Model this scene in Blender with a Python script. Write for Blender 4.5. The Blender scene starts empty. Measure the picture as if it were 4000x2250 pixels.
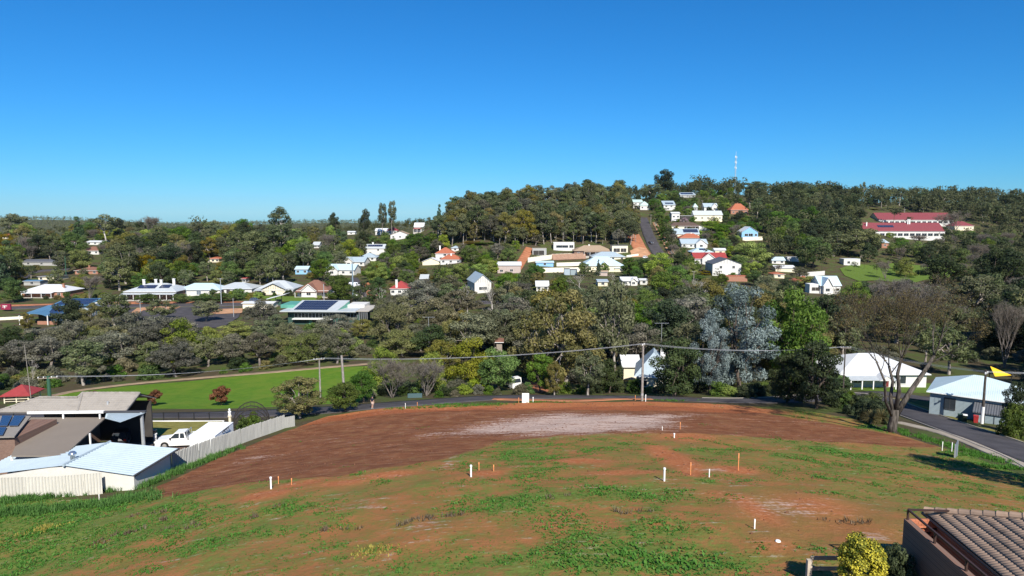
import bpy, bmesh, math, random
import numpy as np
from mathutils import Vector, Matrix

R = math.radians
scene = bpy.context.scene
COL = scene.collection
rng = random.Random(11)

# ------------------------------------------------------------------ camera
CZ = 40.0                      # camera height over the datum
PITCH = R(6.28)
F = 24.0 / 36.0 * 2576.0       # focal length in the units of the layout notes (2576 wide)
cam_d = bpy.data.cameras.new('camera')
cam_d.lens = 24.0
cam_d.sensor_width = 36.0
cam_d.clip_start = 0.5
cam_d.clip_end = 12000.0
cam = bpy.data.objects.new('camera', cam_d)
cam.location = (0, 0, CZ)
cam.rotation_euler = (R(90) - PITCH, 0, 0)
COL.objects.link(cam)
scene.camera = cam

# ------------------------------------------------------------------ world and sun
SUN_ELEV = R(40)
SHADOW_AZ = R(-15)             # shadows run away from the camera, a little to the left
sun_to = Vector((-math.sin(SHADOW_AZ) * math.cos(SUN_ELEV), -math.cos(SHADOW_AZ) * math.cos(SUN_ELEV), math.sin(SUN_ELEV)))
world = bpy.data.worlds.new('World')
scene.world = world
world.use_nodes = True
wn = world.node_tree
for n in list(wn.nodes):
    wn.nodes.remove(n)
sky = wn.nodes.new('ShaderNodeTexSky')
sky.sky_type = 'NISHITA'
sky.sun_disc = False
sky.sun_elevation = SUN_ELEV
sky.sun_rotation = math.atan2(sun_to.x, sun_to.y)
sky.altitude = 0
sky.air_density = 1.0
sky.dust_density = 0.0
sky.ozone_density = 10.0
bg = wn.nodes.new('ShaderNodeBackground')
bg.inputs['Strength'].default_value = 0.084
wo = wn.nodes.new('ShaderNodeOutputWorld')
# the clean, deep blue of this winter sky as the camera recorded it, the same rule all round
sep = wn.nodes.new('ShaderNodeSeparateColor')
com = wn.nodes.new('ShaderNodeCombineColor')
wn.links.new(sky.outputs[0], sep.inputs[0])
def wmath(op, a, v):
    n = wn.nodes.new('ShaderNodeMath')
    n.operation = op
    wn.links.new(a, n.inputs[0])
    n.inputs[1].default_value = v
    return n.outputs[0]
wn.links.new(wmath('MULTIPLY', wmath('POWER', wmath('MULTIPLY', sep.outputs[0], 0.115), 1.4), 0.44 / 0.115), com.inputs[0])
wn.links.new(wmath('MULTIPLY', sep.outputs[1], 0.74), com.inputs[1])
wn.links.new(wmath('MULTIPLY', sep.outputs[2], 1.0), com.inputs[2])
wn.links.new(com.outputs[0], bg.inputs[0])
wn.links.new(bg.outputs[0], wo.inputs[0])
sun_d = bpy.data.lights.new('sun', 'SUN')
sun_d.energy = 5.0
sun_d.angle = R(0.53)
sun_d.color = (1.0, 0.95, 0.87)
sun = bpy.data.objects.new('sun', sun_d)
sun.rotation_euler = (-sun_to).to_track_quat('-Z', 'Y').to_euler()
sun.location = (0, 0, 200)
COL.objects.link(sun)
vs = scene.view_settings
vs.view_transform = 'Standard'
vs.look = 'None'
vs.gamma = 1.0
vs.exposure = 0.55
vs.use_curve_mapping = False
scene.cycles.use_denoising = True
scene.cycles.max_bounces = 6
scene.cycles.diffuse_bounces = 3
scene.cycles.transparent_max_bounces = 6
scene.cycles.volume_bounces = 1

# ------------------------------------------------------------------ survey: layout notes to places
SP, CP = math.sin(PITCH), math.cos(PITCH)
def ray(px, py):
    xc = (px - 1288.0) / F
    yc = (724.5 - py) / F
    return Vector((xc, CP + yc * SP, -SP + yc * CP))
def at(px, py, y):
    d = ray(px, py)
    t = y / d.y
    return Vector((d.x * t, y, CZ + d.z * t))
def proj(p):
    x, y, z = p[0], p[1], p[2] - CZ
    f = y * CP - z * SP
    u = y * SP + z * CP
    f = max(f, 0.05)
    return (1288.0 + F * x / f, 724.5 - F * u / f, f)

# ground survey points: two image angles and the distance on the map
CTRL = [(1288,1449,28),(0,1449,41),(2576,1449,27),(2400,1250,44),(2576,1150,68),(2243,1085,80),(1288,1202,47),
 (1615,1010,104),(937,1028,97),(1300,1000,108),(1288,1100,72),(350,1225,62),(720,1078,90),(680,1230,50),(0,1255,58),
 (400,1449,33),(200,1340,46),(900,1449,29.5),(1800,1449,27),(1900,1200,47),(1900,1100,72),(1000,1100,74),
 (440,1125,79),(300,1060,92),(450,1042,102),(10,1030,105),(580,1010,118),(860,930,148),(500,950,150),(140,985,136),
 (58,1010,126),(300,930,165),(1000,900,165),(1288,985,120),(1288,880,190),(500,820,230),(830,815,235),(350,800,255),
 (450,768,285),(1000,770,285),(0,780,270),(430,745,310),(700,748,300),(900,715,330),(100,690,390),(200,650,450),
 (250,610,540),(200,590,620),(40,600,600),(500,610,560),(700,605,560),(830,680,390),(880,650,440),(1130,650,440),
 (1000,590,560),(1050,575,600),(900,600,560),(1200,615,450),(1550,615,450),(1300,560,540),(1350,520,640),
 (1130,560,540),(1050,600,520),(1655,640,430),(1632,590,500),(1620,555,560),(1700,500,700),(1780,490,760),
 (1885,595,500),(1850,540,600),(1780,660,410),(1850,690,370),(2050,720,340),(2250,690,400),(2150,640,460),
 (2270,600,620),(2000,540,640),(2100,510,760),(2500,560,700),(2500,512,1000),(1450,700,350),(1560,680,400),
 (1450,640,450),(1300,690,370),(1600,760,270),(1288,770,270),(2200,970,125),(2160,1000,112),(2450,1055,96),
 (2300,1060,88),(2400,1095,78),(1610,985,130),(1900,1010,104),(2050,1032,98),(1900,900,170),(2300,850,200),
 (2500,800,250),(2576,640,480),(1500,900,175),(0,900,185),(700,880,180)]
XYZ = [(-40,-60,30),(40,-60,30),(0,0,28),(-70,0,20),(70,0,22),(0,900,2),(-300,900,-2),(-600,700,8),(250,1000,38),
 (130,900,44),(700,1100,38),(-700,300,8),(-500,150,6),(600,150,6),(700,400,6),(300,200,4),(-250,110,8),(250,60,12),
 (-900,1300,-18),(0,1400,-18),(600,1500,26),(1100,900,30)]
pts = [at(*c) for c in CTRL]
K = np.array([(p.x, p.y) for p in pts] + [(a, b) for a, b, c in XYZ])
Z = np.array([p.z for p in pts] + [c for a, b, c in XYZ])
SC = 100.0
K = K / SC
def _phi(d2):
    return np.where(d2 > 1e-12, 0.5 * d2 * np.log(np.maximum(d2, 1e-12)), 0.0)
nK = len(K)
A = np.zeros((nK + 3, nK + 3))
D2 = ((K[:, None, :] - K[None, :, :]) ** 2).sum(-1)
A[:nK, :nK] = _phi(D2) + 0.004 * np.eye(nK)
A[:nK, nK] = 1
A[:nK, nK + 1:] = K
A[nK, :nK] = 1
A[nK + 1:, :nK] = K.T
WTS = np.linalg.solve(A, np.concatenate([Z, np.zeros(3)]))
def _sm(t):
    t = np.clip(t, 0, 1)
    return t * t * (3 - 2 * t)
def height(x, y):
    x = np.asarray(x, float)
    y = np.asarray(y, float)
    out = np.empty(x.shape)
    xf, yf, of = x.ravel(), y.ravel(), out.ravel()
    for s in range(0, xf.size, 20000):
        q = np.stack([xf[s:s + 20000], yf[s:s + 20000]], 1) / SC
        d2 = ((q[:, None, :] - K[None, :, :]) ** 2).sum(-1)
        of[s:s + 20000] = _phi(d2) @ WTS[:nK] + WTS[nK] + q @ WTS[nK + 1:]
    out = of.reshape(x.shape)
    r = np.hypot(x, y - 300)
    w = _sm((r - 850) / 700.0)
    ridge = np.exp(-((y - 3300) / 900.0) ** 2) * (24 + 10 * np.sin(x / 520.0 + 0.6) + 8 * np.sin(x / 210.0) + 12 * _sm((x + 1500) / 1500.0))
    far = -36 + 6 * np.sin(x / 700.0 + 1.3) * np.cos(y / 900.0) + ridge - 70 * _sm((y - 4200) / 2200.0) + 46 * _sm((x - 150) / 900.0) * _sm((y - 500) / 900.0) * (1 - _sm((y - 4200) / 2200.0))
    return out * (1 - w) + far * w
HX0, HX1, HY0, HY1, HS = -560.0, 760.0, -10.0, 1400.0, 2.0
_hx, _hy = np.meshgrid(np.arange(HX0, HX1 + HS, HS), np.arange(HY0, HY1 + HS, HS))
HGRID = height(_hx, _hy)
def hfast(x, y):
    u = np.clip((np.asarray(x, float) - HX0) / HS, 0, HGRID.shape[1] - 1.001)
    v = np.clip((np.asarray(y, float) - HY0) / HS, 0, HGRID.shape[0] - 1.001)
    i, j = u.astype(int), v.astype(int)
    fu, fv = u - i, v - j
    return (HGRID[j, i] * (1 - fu) + HGRID[j, i + 1] * fu) * (1 - fv) + (HGRID[j + 1, i] * (1 - fu) + HGRID[j + 1, i + 1] * fu) * fv
def gz(x, y):
    if HX0 < x < HX1 and HY0 < y < HY1:
        return float(hfast(x, y))
    return float(height(np.array([x]), np.array([y]))[0])
YS = np.concatenate([np.arange(8, 200, 0.5), np.arange(200, 700, 2.0), np.arange(700, 1390.0, 8.0)])
def ground(px, py):
    """walk along a sight line until it meets the ground"""
    d = ray(px, py)
    ys = YS
    t = ys / d.y
    zz = CZ + d.z * t
    hh = hfast(d.x * t, ys)
    below = np.nonzero(zz <= hh)[0]
    if len(below) == 0:
        i = len(ys) - 1
        return Vector((d.x * t[i], ys[i], hh[i]))
    i = int(below[0])
    if i == 0:
        return Vector((d.x * t[0], ys[0], hh[0]))
    a, b = zz[i - 1] - hh[i - 1], zz[i] - hh[i]
    f = a / (a - b + 1e-9)
    y = ys[i - 1] + (ys[i] - ys[i - 1]) * f
    x = d.x * y / d.y
    return Vector((x, y, gz(x, y)))

# ------------------------------------------------------------------ mesh helpers
class MB:
    def __init__(self):
        self.v = []
        self.f = []
    def add(self, vs_, fs):
        o = len(self.v)
        self.v += [tuple(p) for p in vs_]
        self.f += [tuple(i + o for i in f) for f in fs]
        return self
    def box(self, c, s, rz=0.0, rx=0.0):
        hx, hy, hz = s[0] / 2, s[1] / 2, s[2] / 2
        m = Matrix.Rotation(rz, 3, 'Z') @ Matrix.Rotation(rx, 3, 'X')
        c = Vector(c)
        vs_ = [c + m @ Vector((a * hx, b * hy, d * hz)) for d in (-1, 1) for b in (-1, 1) for a in (-1, 1)]
        return self.add(vs_, [(0, 2, 3, 1), (4, 5, 7, 6), (0, 1, 5, 4), (2, 6, 7, 3), (0, 4, 6, 2), (1, 3, 7, 5)])
    def b(self, x0, x1, y0, y1, z0, z1):
        return self.box(((x0 + x1) / 2, (y0 + y1) / 2, (z0 + z1) / 2), (abs(x1 - x0), abs(y1 - y0), abs(z1 - z0)))
    def tube(self, pts_, rs, n=6, cap=True):
        pts_ = [Vector(p) for p in pts_]
        if not hasattr(rs, '__len__'):
            rs = [rs] * len(pts_)
        vs_, fs = [], []
        for i, p in enumerate(pts_):
            a = pts_[max(i - 1, 0)]
            b = pts_[min(i + 1, len(pts_) - 1)]
            t = (b - a)
            t = t.normalized() if t.length > 1e-9 else Vector((0, 0, 1))
            u = t.cross(Vector((0, 0, 1)) if abs(t.z) < 0.95 else Vector((1, 0, 0))).normalized()
            w = t.cross(u)
            for k in range(n):
                an = 2 * math.pi * k / n
                vs_.append(p + (u * math.cos(an) + w * math.sin(an)) * rs[i])
        for i in range(len(pts_) - 1):
            for k in range(n):
                k2 = (k + 1) % n
                fs.append((i * n + k, i * n + k2, (i + 1) * n + k2, (i + 1) * n + k))
        if cap:
            fs.append(tuple(range(n - 1, -1, -1)))
            m = (len(pts_) - 1) * n
            fs.append(tuple(m + k for k in range(n)))
        return self.add(vs_, fs)
    def bar(self, a, b, w, h=None):
        """square bar from a to b"""
        a, b = Vector(a), Vector(b)
        h = h or w
        t = (b - a).normalized()
        u = t.cross(Vector((0, 0, 1)) if abs(t.z) < 0.95 else Vector((0, 1, 0))).normalized()
        q = t.cross(u)
        vs_ = [p + u * (sx * w / 2) + q * (sy * h / 2) for p in (a, b) for sx, sy in ((-1, -1), (1, -1), (1, 1), (-1, 1))]
        return self.add(vs_, [(0, 3, 2, 1), (4, 5, 6, 7), (0, 1, 5, 4), (1, 2, 6, 5), (2, 3, 7, 6), (3, 0, 4, 7)])
    def prism(self, poly, y0, y1, axis='y'):
        """polygon (a,b) extruded along an axis"""
        n = len(poly)
        if axis == 'y':
            vs_ = [(a, y0, b) for a, b in poly] + [(a, y1, b) for a, b in poly]
        elif axis == 'x':
            vs_ = [(y0, a, b) for a, b in poly] + [(y1, a, b) for a, b in poly]
        else:
            vs_ = [(a, b, y0) for a, b in poly] + [(a, b, y1) for a, b in poly]
        fs = [tuple(range(n)), tuple(range(2 * n - 1, n - 1, -1))]
        fs += [(i, i + n, (i + 1) % n + n, (i + 1) % n) for i in range(n)]
        return self.add(vs_, fs)
    def lathe(self, prof, n=10, c=(0, 0, 0)):
        vs_, fs = [], []
        for r, z in prof:
            for k in range(n):
                an = 2 * math.pi * k / n
                vs_.append((c[0] + r * math.cos(an), c[1] + r * math.sin(an), c[2] + z))
        for i in range(len(prof) - 1):
            for k in range(n):
                k2 = (k + 1) % n
                fs.append((i * n + k, i * n + k2, (i + 1) * n + k2, (i + 1) * n + k))
        fs.append(tuple(range(n - 1, -1, -1)))
        m = (len(prof) - 1) * n
        fs.append(tuple(m + k for k in range(n)))
        return self.add(vs_, fs)
    def sheet(self, quad, th):
        """flat panel with thickness, quad anticlockwise seen from its top"""
        q = [Vector(p) for p in quad]
        nrm = (q[1] - q[0]).cross(q[-1] - q[0]).normalized()
        n = len(q)
        vs_ = [p - nrm * th for p in q] + q
        fs = [tuple(range(n - 1, -1, -1)), tuple(range(n, 2 * n))]
        fs += [(i, (i + 1) % n, (i + 1) % n + n, i + n) for i in range(n)]
        return self.add(vs_, fs)
    def mesh(self, name):
        me = bpy.data.meshes.new(name)
        me.from_pydata(self.v, [], self.f)
        me.update()
        bm = bmesh.new()
        bm.from_mesh(me)
        bmesh.ops.recalc_face_normals(bm, faces=bm.faces)
        bm.to_mesh(me)
        bm.free()
        return me
    def build(self, name, mat, parent=None, smooth=False, loc=None, rz=None):
        me = self.mesh(name)
        o = obj(name, me, mat, parent)
        if smooth:
            me.polygons.foreach_set('use_smooth', [True] * len(me.polygons))
        if loc is not None:
            o.location = loc
        if rz is not None:
            o.rotation_euler = (0, 0, rz)
        return o
def obj(name, me, mat=None, parent=None):
    if mat is not None and len(me.materials) == 0:
        me.materials.append(mat)
    o = bpy.data.objects.new(name, me)
    COL.objects.link(o)
    if parent is not None:
        o.parent = parent
    return o
def tag(o, label=None, cat=None, group=None, kind=None):
    if label:
        o['label'] = label
    if cat:
        o['category'] = cat
    if group:
        o['group'] = group
    if kind:
        o['kind'] = kind
    return o
def thing(name, label, cat, loc=(0, 0, 0), rz=0.0, group=None):
    o = bpy.data.objects.new(name, None)
    o.empty_display_size = 0.3
    COL.objects.link(o)
    o.location = loc
    o.rotation_euler = (0, 0, rz)
    return tag(o, label, cat, group)
def fast_mesh(name, V, quads, tint=None, mat=None):
    """V (n,3), quads (m,4 or 3) to a mesh, with an optional value per face"""
    me = bpy.data.meshes.new(name)
    V = np.asarray(V, np.float32)
    quads = np.asarray(quads, np.int32)
    m, k = quads.shape
    me.vertices.add(len(V))
    me.vertices.foreach_set('co', V.ravel())
    me.loops.add(m * k)
    me.loops.foreach_set('vertex_index', quads.ravel())
    me.polygons.add(m)
    me.polygons.foreach_set('loop_start', np.arange(0, m * k, k, dtype=np.int32))
    me.update(calc_edges=True)
    if tint is not None:
        a = me.attributes.new('tint', 'FLOAT', 'FACE')
        a.data.foreach_set('value', np.asarray(tint, np.float32))
    if mat is not None:
        me.materials.append(mat)
    return me

# ------------------------------------------------------------------ materials
MATS = {}
def nodes_of(name):
    m = bpy.data.materials.new(name)
    m.use_nodes = True
    nt = m.node_tree
    b = nt.nodes['Principled BSDF']
    return m, nt, b
def N(nt, t, **kw):
    n = nt.nodes.new(t)
    for k, v in kw.items():
        if k.startswith('i_'):
            n.inputs[k[2:].replace('_', ' ')].default_value = v
        else:
            setattr(n, k, v)
    return n
def mixc(nt, fac, a, b, mode='MIX'):
    n = nt.nodes.new('ShaderNodeMix')
    n.data_type = 'RGBA'
    n.blend_type = mode
    for sock, val in ((n.inputs[0], fac), (n.inputs[6], a), (n.inputs[7], b)):
        if hasattr(val, 'links'):
            nt.links.new(val, sock)
        elif isinstance(val, (int, float)):
            sock.default_value = val
        else:
            sock.default_value = tuple(val) + (1.0,) if len(val) == 3 else tuple(val)
    return n.outputs[2]
def mth(nt, op, a, b=None, clamp=False):
    n = nt.nodes.new('ShaderNodeMath')
    n.operation = op
    n.use_clamp = clamp
    for sock, val in ((n.inputs[0], a), (n.inputs[1], b)):
        if val is None:
            continue
        if hasattr(val, 'links'):
            nt.links.new(val, sock)
        else:
            sock.default_value = val
    return n.outputs[0]
def ramp(nt, fac, lo, hi):
    n = nt.nodes.new('ShaderNodeMapRange')
    n.interpolation_type = 'SMOOTHSTEP'
    nt.links.new(fac, n.inputs[0])
    n.inputs[1].default_value = lo
    n.inputs[2].default_value = hi
    return n.outputs[0]
def noise(nt, coord, scale, detail=3.0, rough=0.55, dist=0.0):
    n = nt.nodes.new('ShaderNodeTexNoise')
    n.inputs['Scale'].default_value = scale
    n.inputs['Detail'].default_value = detail
    n.inputs['Roughness'].default_value = rough
    n.inputs['Distortion'].default_value = dist
    nt.links.new(coord, n.inputs['Vector'])
    return n.outputs[0]
def mat(name, col, rough=0.7, metal=0.0, var=0.12, vscale=0.8, spec=0.3, dirt=0.0, ribs=None, objvar=0.0):
    """paint, metal, render and the like: uneven colour, streaks of grime, optional ribs"""
    if name in MATS:
        return MATS[name]
    m, nt, b = nodes_of(name)
    tc = nt.nodes.new('ShaderNodeTexCoord')
    co = tc.outputs['Object']
    n1 = noise(nt, co, vscale, 5.0, 0.6)
    n2 = noise(nt, co, vscale * 9, 3.0, 0.6)
    f = mth(nt, 'ADD', mth(nt, 'MULTIPLY', n1, 0.65), mth(nt, 'MULTIPLY', n2, 0.35))
    lo = tuple(c * (1 - var) for c in col)
    hi = tuple(min(1.0, c * (1 + var)) for c in col)
    c = mixc(nt, ramp(nt, f, 0.3, 0.7), lo, hi)
    if dirt > 0:
        mp = nt.nodes.new('ShaderNodeMapping')
        mp.inputs['Scale'].default_value = (1.3, 1.3, 0.18)
        nt.links.new(co, mp.inputs['Vector'])
        n3 = noise(nt, mp.outputs[0], 1.6, 6.0, 0.65)
        c = mixc(nt, mth(nt, 'MULTIPLY', ramp(nt, n3, 0.48, 0.8), dirt), c, tuple(x * 0.45 + 0.02 for x in col))
    if objvar > 0:
        oi = nt.nodes.new('ShaderNodeObjectInfo')
        hsv = nt.nodes.new('ShaderNodeHueSaturation')
        nt.links.new(c, hsv.inputs['Color'])
        nt.links.new(mth(nt, 'ADD', mth(nt, 'MULTIPLY', oi.outputs['Random'], 2 * objvar), 1 - objvar), hsv.inputs['Value'])
        c = hsv.outputs[0]
    nt.links.new(c, b.inputs['Base Color'])
    b.inputs['Roughness'].default_value = rough
    b.inputs['Metallic'].default_value = metal
    b.inputs['Specular IOR Level'].default_value = spec
    if ribs:
        axis, per, amp = ribs
        sx = nt.nodes.new('ShaderNodeSeparateXYZ')
        nt.links.new(co, sx.inputs[0])
        s = mth(nt, 'SINE', mth(nt, 'MULTIPLY', sx.outputs[axis], 2 * math.pi / per))
        bp = nt.nodes.new('ShaderNodeBump')
        bp.inputs['Strength'].default_value = 0.8
        bp.inputs['Distance'].default_value = amp
        nt.links.new(s, bp.inputs['Height'])
        nt.links.new(bp.outputs[0], b.inputs['Normal'])
    MATS[name] = m
    return m
def leaf_mat(name, ca, cb, hue=0.03, val=0.35, trans=0.38, sat=0.15, k=1.72):
    ca, cb = tuple(min(.8, c * k) for c in ca), tuple(min(.8, c * k) for c in cb)
    m, nt, b = nodes_of(name)
    at_ = nt.nodes.new('ShaderNodeAttribute')
    at_.attribute_name = 'tint'
    oi = nt.nodes.new('ShaderNodeObjectInfo')
    c = mixc(nt, at_.outputs['Fac'], ca, cb)
    hsv = nt.nodes.new('ShaderNodeHueSaturation')
    nt.links.new(c, hsv.inputs['Color'])
    r = oi.outputs['Random']
    r2 = mth(nt, 'FRACT', mth(nt, 'MULTIPLY', r, 7.31))
    r3 = mth(nt, 'FRACT', mth(nt, 'MULTIPLY', r, 23.7))
    nt.links.new(mth(nt, 'ADD', mth(nt, 'MULTIPLY', r, 2 * hue), 0.5 - hue), hsv.inputs['Hue'])
    nt.links.new(mth(nt, 'ADD', mth(nt, 'MULTIPLY', r2, 2 * val), 1 - val), hsv.inputs['Value'])
    nt.links.new(mth(nt, 'ADD', mth(nt, 'MULTIPLY', r3, 2 * sat), 1 - sat), hsv.inputs['Saturation'])
    nt.links.new(hsv.outputs[0], b.inputs['Base Color'])
    b.inputs['Roughness'].default_value = 0.62
    b.inputs['Specular IOR Level'].default_value = 0.22
    tr = nt.nodes.new('ShaderNodeBsdfTranslucent')
    nt.links.new(hsv.outputs[0], tr.inputs['Color'])
    mx = nt.nodes.new('ShaderNodeMixShader')
    mx.inputs[0].default_value = trans
    nt.links.new(b.outputs[0], mx.inputs[1])
    nt.links.new(tr.outputs[0], mx.inputs[2])
    nt.links.new(mx.outputs[0], nt.nodes['Material Output'].inputs['Surface'])
    MATS[name] = m
    return m
def bark_mat(name, ca, cb, scale=2.5):
    m, nt, b = nodes_of(name)
    tc = nt.nodes.new('ShaderNodeTexCoord')
    mp = nt.nodes.new('ShaderNodeMapping')
    mp.inputs['Scale'].default_value = (1.6, 1.6, 0.35)
    nt.links.new(tc.outputs['Object'], mp.inputs['Vector'])
    n1 = noise(nt, mp.outputs[0], scale, 6.0, 0.65)
    c = mixc(nt, ramp(nt, n1, 0.38, 0.64), ca, cb)
    nt.links.new(c, b.inputs['Base Color'])
    b.inputs['Roughness'].default_value = 0.9
    b.inputs['Specular IOR Level'].default_value = 0.1
    bp = nt.nodes.new('ShaderNodeBump')
    bp.inputs['Strength'].default_value = 0.6
    bp.inputs['Distance'].default_value = 0.06
    nt.links.new(n1, bp.inputs['Height'])
    nt.links.new(bp.outputs[0], b.inputs['Normal'])
    MATS[name] = m
    return m

# ------------------------------------------------------------------ ground sheet
def graded(a, b, step, lo, hi, grow):
    core = list(np.arange(a, b + 1e-6, step))
    up, s, v = [], step, b
    while v < hi:
        s = min(s * grow, 220)
        v += s
        up.append(v)
    dn, s, v = [], step, a
    while v > lo:
        s = min(s * grow, 220)
        v -= s
        dn.append(v)
    return np.array(dn[::-1] + core + up)
gx = graded(-78, 92, 0.55, -4300, 4300, 1.06)
gy = graded(22, 165, 0.55, -120, 4300, 1.045)
GX, GY = np.meshgrid(gx, gy)
GZ = height(GX, GY)
def sdf(poly, x, y):
    """signed distance (positive inside) to a polygon, arrays"""
    P = np.array(poly, float)
    d = np.full(x.shape, 1e18)
    inside = np.zeros(x.shape, bool)
    n = len(P)
    for i in range(n):
        ax, ay = P[i]
        bx, by = P[(i + 1) % n]
        ex, ey = bx - ax, by - ay
        wx, wy = x - ax, y - ay
        t = np.clip((wx * ex + wy * ey) / (ex * ex + ey * ey + 1e-9), 0, 1)
        d = np.minimum(d, (wx - ex * t) ** 2 + (wy - ey * t) ** 2)
        c = ((ay > y) != (by > y)) & (x < (bx - ax) * (y - ay) / (by - ay + 1e-12) + ax)
        inside ^= c
    d = np.sqrt(d)
    return np.where(inside, d, -d)
def wpoly(pp):
    """outline from the survey notes to the map"""
    return [tuple(ground(a, b).xy) for a, b in pp]
def blob(x, y, px, py, rx, ry):
    """soft patch centred on a surveyed place, radii given along and across the sight line in note units"""
    c = ground(px, py)
    k = c.y / F
    sy = ground(px, py - ry).y - c.y
    return np.exp(-(((x - c.x) / (rx * k)) ** 2 + ((y - c.y) / max(sy, 0.3)) ** 2))
LOT_DARK = [(330,1246),(420,1207),(560,1142),(730,1080),(820,1050),(940,1036),(1100,1030),(1400,1026),(1620,1020),(1850,1030),(1950,1043),(2150,1075),(2300,1108),(2365,1125),
 (2200,1120),(2000,1106),(1850,1096),(1750,1090),(1600,1090),(1400,1096),(1250,1112),(1130,1152),(1000,1174),(850,1197),(700,1207),(600,1218),(480,1240),(400,1250)]
LOT_ORANGE = [(730,1076),(850,1040),(1000,1025),(1320,1014),(1500,1008),(1620,1009),(1850,1020),(1990,1040),(1850,1040),(1700,1034),(1300,1031),(1000,1040),(820,1064)]
LOT_PALE = [(1080,1094),(1190,1074),(1320,1045),(1420,1038),(1560,1042),(1760,1041),(1700,1055),(1690,1083),(1560,1086),(1480,1092),(1340,1098),(1260,1094)]
PARK = [(20,1020),(60,1010),(150,992),(330,970),(560,950),(860,924),(950,920),(960,960),(930,985),(900,1012),(720,1022),(560,1028),(340,1027),(150,1020),(0,1040)]
PARK2 = [(2112,676),(2150,664),(2190,668),(2250,662),(2310,668),(2370,664),(2410,680),(2385,698),(2330,704),(2290,714),(2210,706),(2160,708),(2125,694)]
def masks(x, y):
    near = (y > 15) & (y < 190) & (np.abs(x) < 150)
    m = {k: np.zeros(x.shape) for k in ('dark', 'orange', 'pale', 'green', 'lawn', 'gravel', 'field', 'yellow')}
    xs, ys = x[near], y[near]
    def put(key, val):
        m[key][near] = np.maximum(m[key][near], val)
    put('dark', _sm(sdf(wpoly(LOT_DARK), xs, ys) / 2.2 + 0.5))
    put('orange', _sm(sdf(wpoly(LOT_ORANGE), xs, ys) / 2.5 + 0.5))
    put('pale', 0.95 * _sm(sdf(wpoly(LOT_PALE), xs, ys) / 9.0 + 0.42))
    put('lawn', _sm(sdf(wpoly(PARK), xs, ys) / 1.2 + 0.5))
    # whole vacant block and its verges
    lot = [(-900,2300),(-300,1256),(0,1256),(340,1246),(560,1148),(725,1082),(820,1048),(940,1030),(1300,1014),(1620,1010),(1900,1022),(2060,1038),(2180,1062),(2250,1090),(2330,1115),(2420,1140),(2576,1195),(2750,1300),(3300,1700),(3300,2300)]
    put('field', _sm(sdf(wpoly(lot), xs, ys) / 1.6 + 0.5))
    g = np.full(xs.shape, 0.50)
    for (a, b, rx, ry, s) in GREEN:
        g = g + s * blob(xs, ys, a, b, rx, ry)
    put('green', np.clip(g, 0, 1))
    for (a, b, rx, ry, s) in ORANGE:
        put('orange', s * blob(xs, ys, a, b, rx, ry))
    for (a, b, rx, ry, s) in PALE:
        put('pale', s * blob(xs, ys, a, b, rx, ry))
    for (a, b, rx, ry, s) in YELLOW:
        put('yellow', s * blob(xs, ys, a, b, rx, ry))
    return m
GREEN = [(60,1290,210,28,.75),(180,1300,300,40,.45),(320,1330,150,18,.4),(120,1425,220,30,.35),(500,1375,130,18,.3),(640,1300,90,12,.3),(1560,1405,260,34,.3),(1330,1255,150,18,.25),(240,1262,110,20,.55),(130,1370,260,40,.35),(420,1330,120,24,.25),(700,1275,150,20,.25),(620,1350,160,28,.2),
 (1320,1140,90,22,.4),(1330,1180,60,12,.3),(1480,1160,130,10,.1),(1330,1262,170,22,.35),(1580,1240,120,22,.4),(1480,1340,150,28,.4),(1560,1400,220,34,.5),(1100,1420,140,26,.35),(940,1386,60,10,.3),
 (800,1190,60,8,.3),(930,1170,60,8,.3),(1760,1140,60,12,.15),(2080,1130,60,10,.45),(2190,1150,60,14,.2),(2400,1150,60,10,.35),(2460,1145,60,8,.6),(2540,1180,60,16,.6),(2560,1250,60,10,.45),
 (2100,1180,200,30,.12),(2300,1200,200,30,.1),(1830,1420,150,26,.3),(1650,1320,100,30,.3),(1780,1210,24,10,.5),(1330,1000,60,6,.5),(1160,1018,160,7,.6),(1550,1010,20,3,.3),(2300,1080,60,10,.6),(2380,1105,60,8,.5),(2210,1075,50,8,.6),
 (1010,1080,120,6,.1),(1300,1090,60,5,.3),(1740,1065,80,5,.35),(500,1165,80,8,.3),(380,1215,40,8,.5),(450,1190,50,8,.5),
 (1288,1330,300,50,-.16),(1000,1280,160,26,-.14),(2050,1290,180,40,-.3),(2200,1320,200,40,-.28),(1700,1160,180,22,-.12),(900,1230,160,14,-.15),(1500,1190,200,8,-.15),(2000,1240,140,24,-.12),(1900,1330,60,50,-.15),(880,1330,200,24,-.05)]
ORANGE = [(670,1245,70,12,.95),(760,1215,80,9,.8),(1225,1190,50,8,.9),(1690,1150,50,40,.8),(1730,1100,90,14,.75),(1740,1190,40,12,.9),(1460,1160,120,8,.7),(1560,1190,160,8,.6),(1850,1182,60,9,.95),(1900,1280,60,50,.6),(1800,1240,60,14,.5),
 (2050,1270,160,34,.5),(2150,1330,160,30,.4),(1950,1370,100,30,.45),(2130,1120,80,14,.3),(980,1195,110,9,.7),(860,1215,80,9,.7),(1400,1265,60,10,.45),(1150,1190,60,7,.5),(110,1355,60,10,.6),(30,1390,60,14,.5),(1960,1190,90,16,.35)]
PALE = [(1980,1275,110,18,.62),(2200,1352,50,10,.8),(1480,1385,30,7,.6),(1610,1365,40,8,.7),(1060,1325,70,14,.42),(1130,1165,16,16,.5),(1800,1182,40,5,.6),(980,1400,22,9,.7),(900,1270,110,12,.3),(660,1150,60,4,.55),(1500,1225,40,6,.3),(600,1165,50,4,.4),(1650,1205,50,5,.35)]
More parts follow.
